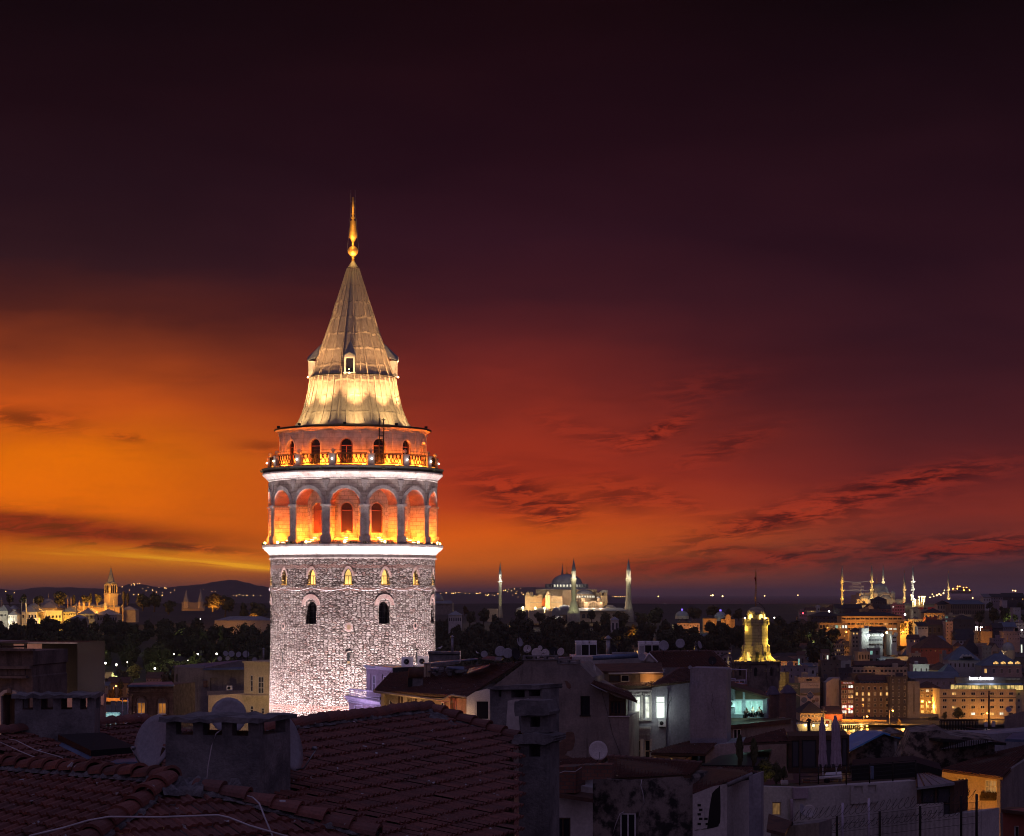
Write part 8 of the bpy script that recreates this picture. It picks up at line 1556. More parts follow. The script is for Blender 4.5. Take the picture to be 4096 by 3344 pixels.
# ---- bay-windowed house with the bright windows
bw=house('K',1240,1050,88,'bluish plaster house with ornate bay and three brightly lit windows','bay_window_house');v=VP(2515,89,2765,86.5)
wp('K',v,((1000,1140),(1000,490),(1100,480),(1180,474),(1480,425),(1480,1140)),((1035,552,1085,725),(1115,552,1158,725),(1204,552,1275,722),(1035,890,1085,1060),(1115,890,1160,1060)),'plaster_b',bw,thick=7,reveal=.35)
MT['w_bright']=emis('bright_white_window',(.86,1.,.84),2.2,.35,2.2)
wn('K',v,1035,552,1085,725,bw,pane='w_white',nx=1,split=[.3],rec=.2,sill=True);wn('K',v,1115,552,1158,725,bw,pane='w_white',nx=1,split=[.3],rec=.2,sill=True);wn('K',v,1204,552,1275,722,bw,pane='w_bright',nx=1,split=[.28],rec=.12)
for x0,x1 in((1035,1085),(1115,1160)):wn('K',v,x0,890,x1,1060,bw,frame='cream',pane='glass',nx=1,ny=2,rec=.2)
m=MB();[m.slab([v.zp('K',x0,y0,.02),v.zp('K',x1,y0,.02),v.zp('K',x1,y1,.02),v.zp('K',x0,y1,.02)],v.n*o)for x0,y0,x1,y1,o in((1000,786,1172,800,.35),(1004,800,1168,822,.22),(1010,822,1165,834,.12),(1000,736,1172,742,.15),(1020,540,1032,735,.1),(1090,540,1110,735,.12),(1162,540,1175,735,.1),(1022,880,1032,1060,.1),(1090,880,1110,1060,.12),(1163,880,1174,1060,.1),(1000,500,1176,514,.3),(1025,520,1100,540,.14),(1108,520,1170,540,.14))];[m.slab([v.zp('K',1020+i*16,834,.02),v.zp('K',1030+i*16,834,.02),v.zp('K',1030+i*16,856,.02),v.zp('K',1020+i*16,848,.02)],v.n*.2)for i in range(9)];[m.ball(v.zp('K',x,532,.14),.13,8)for x in(1058,1078,1128,1148)];part('bay_ornament',m,'plaster_w',bw)
P=[qa('K',*p)for p in((1385,338,93),(1490,330,93),(1478,432,86.4),(1180,470,87.8))];m=MB();tile_patch(m,*P,seed=31);r=part('roof',m,'tile2',bw);m=MB();under(m,*P);part('boarding',m,'wood',r);m=MB();ridge_caps(m,P[3],P[0],seed=3);part('ridge_tiles',m,'tile2',r)
P=[qa('K',*p)for p in((1000,450,90.5),(1200,440,90.5),(1180,474,87.6),(862,466,88.8))];m=MB();tile_patch(m,*P,seed=33);part('roof',m,'tile2',bw);slabpx('K',((862,472,88.6),(1000,500,88.5),(1178,486,87.4),(1180,474,87.4),(862,464,88.6)),(0,.15,0),'wood',bw,'eave_board')
m=MB();m.tube([v.zp('K',x,y,.08)for x,y in((1298,490),(1297,530),(1294,600),(1288,930),(1270,960))],.045,6);m.obox(tuple(v.zp('K',1297,530,.1)),v.ax,.2,.2,.35);part('downpipe',m,'galv',bw);m=MB();m.tube([v.zp('K',x,y,.04)for x,y in((1325,560),(1318,585),(1302,620),(1294,690))],.02,4);part('cable',m,'black',bw)
v6=VP(2755,84.5,2910,83.5);cm=wp('K',v6,((1470,1000),(1470,338),(1480,330),(1742,336),(1752,350),(1752,1000)),(),'plaster_b',bw,'chimney_wall',3.5);m=MB();m.tube([v6.zp('K',x,y,.004)for x,y in((1640,520),(1648,570),(1632,620),(1660,665),(1655,720),(1690,760))],.012,3);part('crack',m,'black',cm)
ac('K',1226,733,1282,786,87.2,'air conditioner below the brightest window');PL(v.zp('K',1240,640,.9),7,(.86,1.,.9),.3);PL(v.zp('K',1090,640,.9),4,(.86,1.,.85),.3);PL(v.zp('K',1100,1050,2.5),7,(1.,.45,.15),.3)
# ---- house with teal windows and the people outside
tw_=house('o',800,1400,150,'house with teal-lit windows under a sloping dark roof','teal_window_house');v=VP(2900,150.5,3090,149.5)
wp('o',v,((200,1650),(200,600),(335,610),(720,745),(1330,925),(1330,1650)),((552,985,712,1300),(800,985,1225,1285)),'plaster_b',tw_,thick=6,reveal=.35);wn('o',v,552,985,712,1300,tw_,pane='w_teal',nx=1,ny=1,rec=.12,sill=True);wn('o',v,800,985,1225,1285,tw_,pane='w_teal',nx=3,ny=1,rec=.12,sill=True)
m=MB();m.wallpoly(v,[q('o',*p)for p in((556,955),(556,715),(735,765),(735,955))],(),.1,.05,.06);m.wallpoly(v,[q('o',*p)for p in((795,955),(795,785),(1290,930),(1290,955))],(),.1,.05,.06);part('timber_panel',m,'wood',tw_);slabpx('o',((320,590,149.4),(1400,905,148.6),(1400,945,148.6),(560,730,149.2),(320,640,149.4)),(0,6,.3),'rust',tw_,'roof')
ac('o',365,985,548,1145,149.4,'air conditioner left of the teal windows',.3);PL(v.zp('o',1000,1150,.8),13,(.45,1.,.85),.3);PL(v.zp('o',630,1150,.8),6,(.45,1.,.85),.3)
fl=house('o',1100,1500,147,'flat roof terrace in front of the teal windows','flat_roof','roof');slabpx('o',((-150,1640,143),(1900,1440,143),(1930,1405,150),(380,1405,150)),(0,0,-.35),'rust',fl);wp('K',VP(2870,143.3,3160,143.3),((1700,1200),(1700,800),(2270,745),(2270,1200)),((1805,805,1865,890),),'plaster',fl,'wall',6);wn('K',VP(2870,143.3,3160,143.3),1805,805,1865,890,fl,frame='white',nx=2,ny=1)
fr_=T('pipe_frame','white pipe frame on the roof left of the sooty tower base','frame',tuple(qa('o',640,580,165)));m=MB();[m.tube([qa('o',*p,165)for p in l],.06,5)for l in(((440,580),(440,225),(820,235),(820,580)),((450,500),(800,490)),((455,575),(800,575)),((650,500),(650,570)),((780,495),(780,570)),((455,460),(555,462),(555,545)))];part('pipes',m,'lavender',fr_);pp=house('o',660,740,166,'pink parapet below the white pipe frame','pink_parapet','wall');wp('o',VP(2900,166,3000,166),((300,800),(300,590),(850,600),(850,800)),(),'c_red',pp,thick=6)
# people
def skin(name,nodes,edges,mk,parent,root=0):
 me=bpy.data.meshes.new(name);me.from_pydata([n_[:3]for n_ in nodes],edges,[]);o=bpy.data.objects.new(name,me);COL.objects.link(o);o.parent=parent;me.skin_vertices.new()if hasattr(me.skin_vertices,'new')else None
 md=o.modifiers.new('skin','SKIN');md.use_smooth_shade=True;lay=me.skin_vertices[0].data if me.skin_vertices else None
 if lay is None:return o
 for i,n_ in enumerate(nodes):lay[i].radius=(n_[3],n_[4]if len(n_)>4 else n_[3])
 lay[root].use_root=True;md2=o.modifiers.new('sub','SUBSURF');md2.levels=1;md2.render_levels=2;me.materials.append(MT[mk]);return o
MT['skin']=mat('skin',(.32,.19,.14),(.28,.16,.12),3.,.6);MT['cloth_d']=mat('dark_cloth',(.03,.03,.036),(.02,.02,.024),4.,.9);MT['cloth_w']=mat('pale_patterned_cloth',(.45,.44,.46),(.14,.14,.2),14.,.9);MT['cloth_b']=mat('brown_cloth',(.14,.09,.06),(.1,.06,.045),4.,.9);MT['hair']=mat('dark_hair',(.02,.014,.012),rough=.6)
def person(x,y,Y,yaw,lab,top,lean=.1,lhand=(.16,.34,.55),rhand=(-.16,.34,.55),longhair=False,legs='cloth_d'):
 c=qa('o',x,y,Y);t=T('person',lab,'person',tuple(c),R_(yaw));L=lean
 N=[(0,0,.13,.15,.12),(0,-L*.4,.32,.145,.11),(0,-L,.52,.165,.11),(0,-L*1.2,.63,.06),(0,-L*1.3,.69,.052),(0,-L*1.35-.01,.76,.075,.08),(0,-L*1.35,.84,.078,.088),(0,-L*1.35-.09,.775,.014)];E=[(0,1),(1,2),(2,3),(3,4),(4,5),(5,6),(5,7)]
 for sx,h in((1,lhand),(-1,rhand)):
  i=len(N);N+=[(sx*.19,-L,.56,.055),(sx*.24,-L-.12,.34,.045),(h[0],-h[1],h[2],.03),(h[0]-sx*.01,-h[1]-.07,h[2]+.005,.036,.018)];E+=[(2,i),(i,i+1),(i+1,i+2),(i+2,i+3)]
  for k_ in range(4):j=len(N);N+=[(h[0]-sx*(.035-.02*k_),-h[1]-.11,h[2],.009),(h[0]-sx*(.035-.02*k_),-h[1]-.14-.008*(k_ in(1,2)),h[2]-.03,.007)];E+=[(i+3,j),(j,j+1)]
  j=len(N);N+=[(h[0]-sx*.055,-h[1]-.05,h[2]+.02,.010),(h[0]-sx*.07,-h[1]-.09,h[2]+.01,.008)];E+=[(i+3,j),(j,j+1)]
  i=len(N);N+=[(sx*.10,-.06,.12,.085),(sx*.15,-.42,.42,.07),(sx*.14,-.46,.10,.048),(sx*.14,-.46,.05,.04),(sx*.15,-.62,.03,.035,.022)];E+=[(0,i),(i,i+1),(i+1,i+2),(i+2,i+3),(i+3,i+4)]
 b_=skin('body',N,E,'skin',t)
 skin('top',[(0,0,.16,.165,.13),(0,-L*.4,.34,.16,.125),(0,-L,.53,.178,.122),(.2,-L,.555,.066),(.24,-L-.10,.38,.058),(-.2,-L,.555,.066),(-.24,-L-.10,.38,.058)],[(0,1),(1,2),(2,3),(3,4),(2,5),(5,6)],top,t)
 skin('trousers',[(0,0,.13,.165,.13),(.10,-.06,.13,.098),(.15,-.42,.42,.082),(.14,-.46,.12,.06),(-.10,-.06,.13,.098),(-.15,-.42,.42,.082),(-.14,-.46,.12,.06)],[(0,1),(1,2),(2,3),(0,4),(4,5),(5,6)],legs,t)
 H=[(0,-L*1.35+.02,.87,.082,.088),(0,-L*1.35+.06,.79,.07)];Eh=[(0,1)]
 if longhair:H+=[(0,-L*1.2+.1,.64,.075,.05),(0,-L+.13,.48,.06,.03)];Eh+=[(1,2),(2,3)]
 skin('hair',H,Eh,'hair',t);return t
person(800,1410,148.4,25,'seated person in dark clothes raising a hand to the face, left of the three','cloth_d',.12,(.05,.2,.74));person(965,1390,148.8,12,'seated person with long hair and pale patterned top, middle of the three','cloth_w',.12,(.12,.42,.36),(-.1,.42,.38),True);person(1200,1385,149,-55,'crouching person in brown turned sideways, right of the three','cloth_b',.2,(.12,.4,.5),(-.12,.4,.45),False,'cloth_d')
# lower roofs below the bluish wall
lo=house('K',1420,1050,80,'low tiled house with amber-lit glazed front below the bluish wall','glazed_front_house');troof('K',((1480,905,86),(1712,890,86),(1590,1000,77),(1165,990,79)),lo,41,'tile2',caps=((0,3),));v=VP(2600,79.6,2750,78.5);wp('K',v,((1168,1130),(1168,1000),(1440,1035),(1440,1130)),((1185,1012,1300,1085),(1310,1020,1432,1090)),'cream',lo,thick=3);wn('K',v,1185,1012,1300,1085,lo,frame='cream',pane='w_dim',nx=4,ny=3);wn('K',v,1310,1020,1432,1090,lo,frame='cream',pane='w_dim',nx=4,ny=3)
wp('K',VP(2860,82,3010,82),((1580,1250),(1590,960),(1700,920),(1960,900),(1960,1250)),(),'plaster_b',lo,'side_wall',5)
RMP=lambda Y:Y
LPK=1.
# ================================================================== left middle distance
la=house('k',150,1650,108,'sooty ornate stone gable with arched doorway at the far left','ornate_gable_house');v=VP(-80,109,150,108.6)
wp('k',v,((-200,1800),(-200,255),(525,255),(525,470),(500,490),(500,640),(515,660),(515,1800)),((38,940,330,1700),),'sootstone',la,thick=5,reveal=1.)
m=MB();[m.slab([v.zp('k',x0,y0,.0),v.zp('k',x1,y0+e,.0),v.zp('k',x1,y1,.0),v.zp('k',x0,y1,.0)],v.n*o)for x0,y0,e,x1,y1,o in((-200,195,25,556,250,.4),(-200,480,0,500,535,.3),(-200,640,0,450,680,.35),(-200,545,0,130,635,.1),(135,545,0,405,635,.1))];part('cornice',m,'sootstone',la)
m=MB();[m.obox(tuple(v.zp('k',x,200,-.6+i*.1)),(1,.3*i,0),.9,.12,.08)for i,x in enumerate((40,120,190,240))];part('loose_planks',m,'wood',la)
ar_=[(0,1650),(0,950),(20,915),(80,870),(170,850),(260,880),(330,940),(372,990),(372,1040),(322,1020),(260,945),(180,905),(100,915),(38,970),(38,1650)];m=MB();m.wallpoly(v,[q('k',*p)for p in ar_],(),.3,.1,.22);part('door_arch',m,'plaster_w',la);m=MB();m.wallpoly(v,[q('k',*p)for p in((150,910),(160,820),(215,840),(215,915))],(),.2,.1,.35);part('keystone',m,'sootstone',la);PL(v.zp('k',-40,1500,1.6),16,(1.,.4,.12),.3);PL(v.zp('k',300,560,5),22,(1.,.42,.16),.5)
lm_=house('k',900,1500,160,'flat-roofed modern block with pale panels and dark ribbed screen','modern_block','building');v=VP(-60,161,312,160)
wp('k',v,((-300,1700),(-300,118),(1222,118),(1222,1700)),((415,138,662,950),(10,140,380,950)),'black',lm_,thick=6,reveal=.25);m=MB();m.wallpoly(v,[q('k',*p)for p in((418,1000),(418,138),(660,138),(660,1000))],(),.05,.02,-.1);m.wallpoly(v,[q('k',*p)for p in((205,1000),(205,138),(375,138),(375,1000))],(),.05,.02,-.1);m.wallpoly(v,[q('k',*p)for p in((500,1000),(500,930),(668,930),(668,1000))],(),.05,.02,-.1);part('pale_panel',m,'c_pink',lm_)
m=MB();[m.slab([v.zp('k',680,130+i*11,.01),v.zp('k',1218,128+i*11,.01),v.zp('k',1218,133+i*11,.01),v.zp('k',680,135+i*11,.01)],v.n*.07)for i in range(74)];part('ribbed_screen',m,'iron',lm_);slabpx('k',((-300,105,163),(1225,118,158),(800,100,170),(-300,66,180)),(0,0,-.1),'galv',lm_,'flat_roof');PL(v.zp('k',420,1000,4),300,(1.,.55,.36),.6);PL(v.zp('k',250,560,4),200,(1.,.55,.36),.6)
pw_=house('k',1500,1650,150,'pink column-fronted wall right of the ribbed screen','pink_wall','wall');v=VP(100,150,415,149);wp('k',v,((500,1800),(500,930),(1230,920),(1580,925),(1590,1060),(1575,1800)),(),'c_pink',pw_,thick=1.);m=MB();[m.tube([v.zp('k',x,1700,.05),v.zp('k',x,970,.05)],.09,8)for x in(1545,1562)];m.slab([v.zp('k',*p,.1)for p in((1230,915),(1650,930),(1640,1100),(1600,1100),(1590,960),(1230,940))],-v.n*.5);part('columns',m,'c_pink',pw_);m=MB();m.slab([v.zp('k',*p,.02)for p in((1543,1700),(1543,970),(1575,970),(1575,1700))],v.n*.02);part('slot',m,'black',pw_);PL(v.zp('k',1200,1300,5),260,(1.,.52,.36),.5)
MT['ornate']=mat('crumbling_ornament',(.25,.17,.13),(.11,.07,.055),2.2,.9,.9,5.,streak=.7)
rb_=house('j',1540,1300,240,'ruined ornate brick house with two amber curtained windows','ruined_brick_house');v=VP(510,241,700,240)
wp('j',v,((1090,1400),(1090,510),(1995,500),(2010,1400)),((1256,860,1418,1085),(1676,870,1842,1095)),'ornate',rb_,thick=7,reveal=.3)
for x0,y0,x1,y1 in((1256,860,1418,1085),(1676,870,1842,1095)):wn('j',v,x0,y0,x1,y1,rb_,pane='w_orange',nx=2,ny=1,rec=.15,sill=True);m=MB();xc=(x0+x1)/2;m.wallpoly(v,[q('j',*p)for p in[(x0,y0)]+[(xc+85*math.cos(R_(180-15*i)),y0-20-85*math.sin(R_(15*i)))for i in range(13)]+[(x1,y0)]],(),.08,.02,.03);part('blind_arch',m,'plaster',rb_);m=MB();A=[(xc+r_*math.cos(R_(180-15*i)),y0-20-r_*math.sin(R_(15*i)))for r_ in(92,125)for i in range(13)];[m.slab([v.zp('j',*A[j],.03)for j in(i,i+1,i+14,i+13)],v.n*(.16+.08*(i%2)))for i in range(12)];[m.slab([v.zp('j',*p,.02)for p in((xx,y),(xx+36,y),(xx+36,y+28),(xx,y+28))],v.n*(.1+.08*(j%2)))for xx in(x0-60,x1+20)for j,y in enumerate(range(int(y0)-60,int(y1),34))];part('window_ornament',m,'ornate',rb_)
m=MB();[m.slab([v.zp('j',*p,.0)for p in((1080,y0),(2010,y0-8),(2010,y1-8),(1080,y1))],v.n*o)for y0,y1,o in((500,560,.5),(620,650,.25),(680,700,.35))];[m.ball(v.zp('j',1190+48*i,596,.1),.4*.7,8,.28)for i in range(17)];[m.slab([v.zp('j',*p,.02)for p in((x,1250),(x,700),(x+70,700),(x+70,1250))],v.n*.2)for x in(1095,1930)];part('cornice',m,'ornate',rb_);slabpx('j',((1080,505,240),(2010,495,239),(1960,435,250),(1150,465,250)),(0,0,-.2),'bluesheet',rb_,'roof');PL(v.zp('j',1550,760,9),130,(1.,.5,.25),.5)
rd_=house('j',1050,1400,215,'low red-roofed shed with three stub chimneys below the ruined house','red_roofed_shed','shed');troof('j',((1020,1215,222),(1420,1130,222),(1400,1420,210),(750,1395,212)),rd_,51,tw=.4,tl=.5);[wp('j',VP(460,213-i,560,213-i),((x0,1440),(x0,y0),(x0+95,y0),(x0+95,1440)),(),'patch',rd_,'chimney',.8)for i,(x0,y0)in enumerate(((875,1290),(1010,1325),(1120,1360)))];dish('j',1030,1258,26,52,216,'tiny pale dish above the red-roofed shed','dishp',1)
bc=house('j',1000,1190,232,'rusty roof platform with thin posts beside the ruined brick house','platform','platform');slabpx('j',((905,780,230),(1090,775,230),(1085,740,236),(960,745,236)),(0,0,-.2),'rust',bc,'canopy');slabpx('j',((945,1200,230),(1090,1180,230),(1090,1165,236),(960,1180,236)),(0,0,-.3),'rust',bc,'deck');[pipe('j',((x,1190,230),(x,780,230)),.06,'lavender',bc,'post')for x in(965,1070)]
pb_=house('D',1600,1280,285,'grey streaked plaster building with metal roof and rooftop dishes','plaster_building','building');v=VP(696,285.5,980,284);wp('D',v,((1348,1400),(1348,900),(1560,915),(1888,850),(1888,1400)),((1625,990,1685,1088),(1358,960,1376,1080)),'plaster_m',pb_,thick=9,reveal=.3);slabpx('D',((1340,896,288),(1560,918,285),(1892,915,281),(1888,848,300),(1400,890,300)),(0,0,-.2),'bluesheet',pb_,'roof');m=MB();m.slab([v.zp('D',*p,.0)for p in((1610,1090),(1895,1085),(1895,1110),(1610,1125))],v.n*.5);part('ledge',m,'cream',pb_);wp('D',VP(835,281,982,280),((1610,1400),(1610,1125),(1890,1110),(1890,1400)),(),'cream',pb_,'lower_wall',2);m=MB();[m.slab([v.zp('D',*p,.02)for p in((x,1060),(x,1010),(x+24,1010),(x+24,1060))],v.n*.5)for x in(1582,)];part('stub_chimney',m,'patch',pb_)
ac('D',1752,1050,1796,1086,282,'air conditioner on the streaked plaster building left of the tower',.4);PL(at(880,2830,276),260,(1.,.6,.3),.4)
for a in((1745,800,16,20,288,'dish at the left end of the row left of the tower','dish',.5),(1790,803,22,24,289,'second dish in the row left of the tower','dish',.4),(1845,808,18,22,287,'third dish in the row left of the tower','dish',-.5),(1902,805,24,26,288,'largest dish in the row left of the tower','dish',.3),(1700,840,16,18,284,'low dish beside the chimney left of the tower','dish',.2),(1968,848,18,18,270,'dish on the cream building edge beside the tower','dish',.3),(1760,838,16,17,284,'low dish beneath the row left of the tower','dish',-.3)):dish('D',*a)
antenna('thin masts on the cream building beside the tower','D',[(1912,745,860,1912),(1996,755,860,1996)],[((1930,815),(1990,820))],272,.05);flue('D',2038,762,850,14,272,'small flue on the cream building beside the tower')
cb=house('D',1990,1290,262,'cream classical building with tall windows touching the tower','cream_building','building');v=VP(976,261,1100,260);wp('D',v,((1887,1400),(1887,862),(2140,868),(2140,1400)),((1935,968,1956,1095),(1995,980,2040,1110),(1933,1205,1960,1290),(2018,1222,2045,1290)),'cream',cb,thick=8,reveal=.3);[wn('D',v,*w,cb,frame='plaster_w',pane='glass_l',nx=n_,ny=3)for w,n_ in(((1935,968,1956,1095),1),((1995,980,2040,1110),2),((1933,1205,1960,1290),1),((2018,1222,2045,1290),1))];m=MB();[m.slab([v.zp('D',*p,.0)for p in((1880-e,y0),(2140,y0+6),(2140,y1+6),(1880,y1))],v.n*o)for y0,y1,o,e in((1118,1136,.6,14),(1136,1160,.3,4),(858,872,.25,2))];part('cornice',m,'cream',cb);PL(at(1030,2830,254),420,(1.,.66,.32),.4);PL(at(1010,2720,252),200,(1.,.66,.36),.4)
# ================================================================== the near roofs
nh=house('E',1100,1200,38,'near tiled house in the lower left with mortared ridges and hole-topped chimneys','near_tiled_house')
cap=lambda m,a,b,sd,r=.13:(ridge_caps(m,a,b,r,sd),m)[1]
MT['tile_n']=tilemat('near_clay_tiles',(.23,.08,.058),(.12,.044,.036),.5)
AP=qa('E',1160,655,31);RL=qa('E',-120,548,34.6);H1=qa('E',430,1200,28);H2=qa('E',2560,1040,30.3)
def roofpart(P,sd,keep=None,mk='tile_n',nm='roof_slope',par=None):m=MB();tile_patch(m,*P,seed=sd,keep=keep);r=part(nm,m,mk,par or nh);m=MB();under(m,*P);part('boarding',m,'wood',r);return r
L2=RL+(H1-AP);m=MB();tile_patch(m,RL,AP,H1,L2,seed=2);r1=part('roof_slope',m,'tile_n',nh);m=MB();under(m,RL,AP,H1,L2);part('boarding',m,'wood',r1)
fz=H2-H1
def hipkeep(u,v):return abs(u-((AP-H1).dot(fz)/fz.dot(fz))*1.0)<9 and((u-uA)/(v+1e-6)>(0-uA)/1.0-.02)and((u-uA)/(v+1e-6)<(1-uA)/1.0+.02)
uA=(AP-H1).dot(fz)/fz.dot(fz)
B0=AP-fz*uA
m=MB();tile_patch(m,B0,B0+fz,H2,H1,seed=5,keep=hipkeep);r2=part('hip_slope',m,'tile_n',nh)
RO=qa('F',60,395,40.6);RT=qa('F',1085,262,47.);aR=(RT-RO);dR=Vector((.889,-.386,-.262));P=[RO-aR*.65,RT,RT+dR*12+aR*.06,RO-aR*.65+dR*12]
kR=lambda u,v:(lambda p:CXP+p.x/p.y*FPX<2058)(P[0].lerp(P[1],u).lerp(P[3].lerp(P[2],u),v))
m=MB();tile_patch(m,*P,seed=9,keep=kR);r3=part('roof_slope',m,'tile_n',nh)
def cutx(a,b):return next(p for p in(a.lerp(b,t/200)for t in range(201))if t_ok(p))
t_ok=lambda p:CXP+p.x/p.y*FPX>2052
under_n=aR.cross(dR).normalized()*.16;m=MB();m.slab([p+under_n*.1*(1 if under_n.z<0 else-1)for p in(P[0],P[1],cutx(P[1],P[2]),cutx(P[0],P[3]))],under_n*(1 if under_n.z<0 else-1));part('boarding',m,'wood',r3)
Q5=RO-aR*.65+dR*2;P=[Q5-aR*.3,Q5,Q5+dR*9,Q5+dR*9-aR*.3];m=MB();tile_patch(m,*P,seed=19,keep=kR);r5=part('roof_slope',m,'tile_n',nh);P[1:3]=[P[1],cutx(P[1],P[2])];m=MB();m.slab([p-Vector((0,0,.03))for p in(P[0],P[1],P[2],cutx(P[0],P[3]))],(0,0,-.1));part('boarding',m,'wood',r5)
BO=qa('E',-260,350,47);BT=qa('E',1100,235,54.5);P=[BO,BT,BT+dR*4.6,BO+dR*5.4];m=MB();tile_patch(m,*P,seed=13);r4=part('roof_slope',m,'tile_n',nh);m=MB();under(m,*P);part('boarding',m,'wood',r4)
m=MB()
for a,b,sd in((RL,AP,1),(AP,H1,2),(AP+(H2-AP)*.12,H2,3),(RO-aR*.15,RT,4),(RT,qa('F',1720,480,46),5),(BO,BO+(BT-BO)*.9,6)):cap(m,a+Vector((0,0,.06)),b+Vector((0,0,.06)),sd,.14)
part('ridge_tiles',m,'tile_n',r1);m=MB()
for a,b,sd in((RL,AP,1),(AP,H1,2),(AP,H2,3),(RO-aR*.15,RT,4),(RT,qa('F',1720,480,46),5)):lumps(m,a+Vector((0,0,.05)),b+Vector((0,0,.05)),.11,sd)
lumps(m,qa('E',1050,700,30.7),qa('E',1600,725,31.2),.26,11,14);lumps(m,qa('F',1030,268,46.6),qa('F',1290,420,45.6),.2,12,12);part('mortar',m,'mortar',r1)
def chimney(c,ax,w,d,h,posts,slab_t,lab=None,par=nh,slabw=1.13,ph=.42,mk='conc'):
 """hole-topped chimney: solid body, posts, cast slab"""
 ax=Vector(ax).normalized();ay=Vector((-ax.y,ax.x,0));c=Vector(c);m=MB();m.obox(tuple(c),ax,w,d,h);o=part('chimney',m,mk,par)
 if lab:o['label']=lab
 m=MB()
 for u in posts:
  for sd in(-1,1):m.obox(tuple(c+ax*(u*w)+ay*(sd*(d/2-.09))+Vector((0,0,h))),ax,.17,.18,ph)
 part('chimney_posts',m,mk,o);m=MB();rng=random.Random(int(w*100));K=12;top=[[c+ax*((i/K-.5)*w*slabw)+ay*((j/4-.5)*d*1.25)+Vector((0,0,h+ph+rng.uniform(-.015,.015)))for j in range(5)]for i in range(K+1)];vs=[p for r in top for p in r];vs+=[p+Vector((rng.uniform(-.02,.02),rng.uniform(-.02,.02),slab_t+rng.uniform(-.03,.03)))for p in vs];n_=5*(K+1)
 f=[(i*5+j,i*5+5+j,i*5+6+j,i*5+1+j)for i in range(K)for j in range(4)];e=[i*5 for i in range(K+1)]+[K*5+j for j in range(1,5)]+[i*5+4 for i in range(K-1,-1,-1)]+[j for j in range(3,0,-1)]
 m.add(vs,[x[::-1]for x in f]+[tuple(v_+n_ for v_ in x)for x in f]+[(e[i],e[(i+1)%len(e)],e[(i+1)%len(e)]+n_,e[i]+n_)for i in range(len(e))],sm=False);part('chimney_slab',m,mk,o);return o
a=qa('E',1095,800,34.9);b=qa('E',1745,800,34.2);zt=qa('E',1400,322,34.6).z;zb=a.z-.8;ax=(b-a);ax.z=0;c=(a+b)/2;ay=Vector((-ax.y,ax.x,0)).normalized()
chimney((c.x+ay.x*.6,c.y+ay.y*.6,zb),(1.,-.30,0),1.56,1.25,zt-zb,(-.44,-.15,.16,.44),.07,'big mouldy concrete chimney in front, cable hanging down its face',slabw=1.06,ph=.2)
c=qa('E',362,420,49);zt=qa('E',362,150,49).z;chimney((c.x,c.y+.5,c.z-.8),(1.,.06,0),1.72,1.,zt-c.z+.8,(-.45,-.22,.03,.27,.46),.08,'blackened chimney at left with pale wall showing through its holes',slabw=1.06,ph=.25)
nc=house('F',1845,1140,45,'tall narrow two-tiered concrete chimney stack in the lower middle','tall_chimney_stack','chimney');v=VP(2070,45,2205,44.8)
wp('F',v,((1728,1300),(1728,485),(1950,485),(1950,1300)),((1800,490,1880,580),),'conc',nc,'lower_stack',.7,.4);wp('F',v,((1735,410),(1735,285),(1930,285),(1930,410)),((1802,300,1872,370),),'conc',nc,'upper_stack',.6,.4,-.08)
m=MB();rng=random.Random(8)
def rough(z,v,pts,dep,off):m=MB();P=[];n_=len(pts);[P.extend([(pts[i][0]+(pts[(i+1)%n_][0]-pts[i][0])*k_/5+rng.uniform(-5,5),pts[i][1]+(pts[(i+1)%n_][1]-pts[i][1])*k_/5+rng.uniform(-4,4))for k_ in range(5)])for i in range(n_)];m.wallpoly(v,[q(z,*p)for p in P],(),dep,.1,off);return m
part('lower_slab',rough('F',v,((1695,480),(1710,425),(1850,405),(1985,425),(1990,465),(1930,490)),.95,.16),'conc',nc);part('curved_cap',rough('F',v,((1712,290),(1705,190),(1760,178),(1935,182),(1955,285)),.8,.1),'conc',nc)
c2_=house('F',1700,410,64,'broad chimney with pale smeared side behind the two-tiered stack','broad_chimney','chimney');v=VP(1955,64,2175,63);wp('F',v,((1525,420),(1525,95),(1895,95),(1895,420)),((1585,100,1605,155),(1675,108,1770,160),(1800,105,1880,150)),'conc',c2_,'stack',.9,.7);part('slab',rough('F',v,((1522,100),(1530,85),(1700,70),(1900,72),(1898,100)),1.2,.15),'conc',c2_);blob('F',v,((1640,385),(1650,180),(1800,165),(1730,260),(1735,420)),'plaster_w',c2_,'smear')
dish('E',1040,370,118,182,36.6,'large dark dish left of the big chimney','dish',-.8,300,'large dishes round the near chimney');dish('E',1557,190,110,122,37.6,'dome-like dish rising behind the big chimney','dish',.35,300,'large dishes round the near chimney',False,False);dish('F',105,480,62,200,36.,'tall side-on dish with feed arm right of the big chimney','dish',1,200,'large dishes round the near chimney')
ht_=house('E',660,500,45,'black sheet hatch lying on the left tiled slope','roof_hatch','hatch');slabpx('E',((395,360,46),(620,470,44.3),(930,445,44.8),(700,345,47)),(0,0,.12),'black',ht_,'lid');slabpx('E',((400,395,45.6),(600,490,44.2),(620,478,44.2),(420,380,45.7)),(0,.3,.05),'bluesheet',ht_,'curb');slabpx('E',((730,525,43.4),(990,515,43.6),(960,488,44.6),(800,498,44.4)),(0,0,.03),'bluesheet',ht_,'flashing')
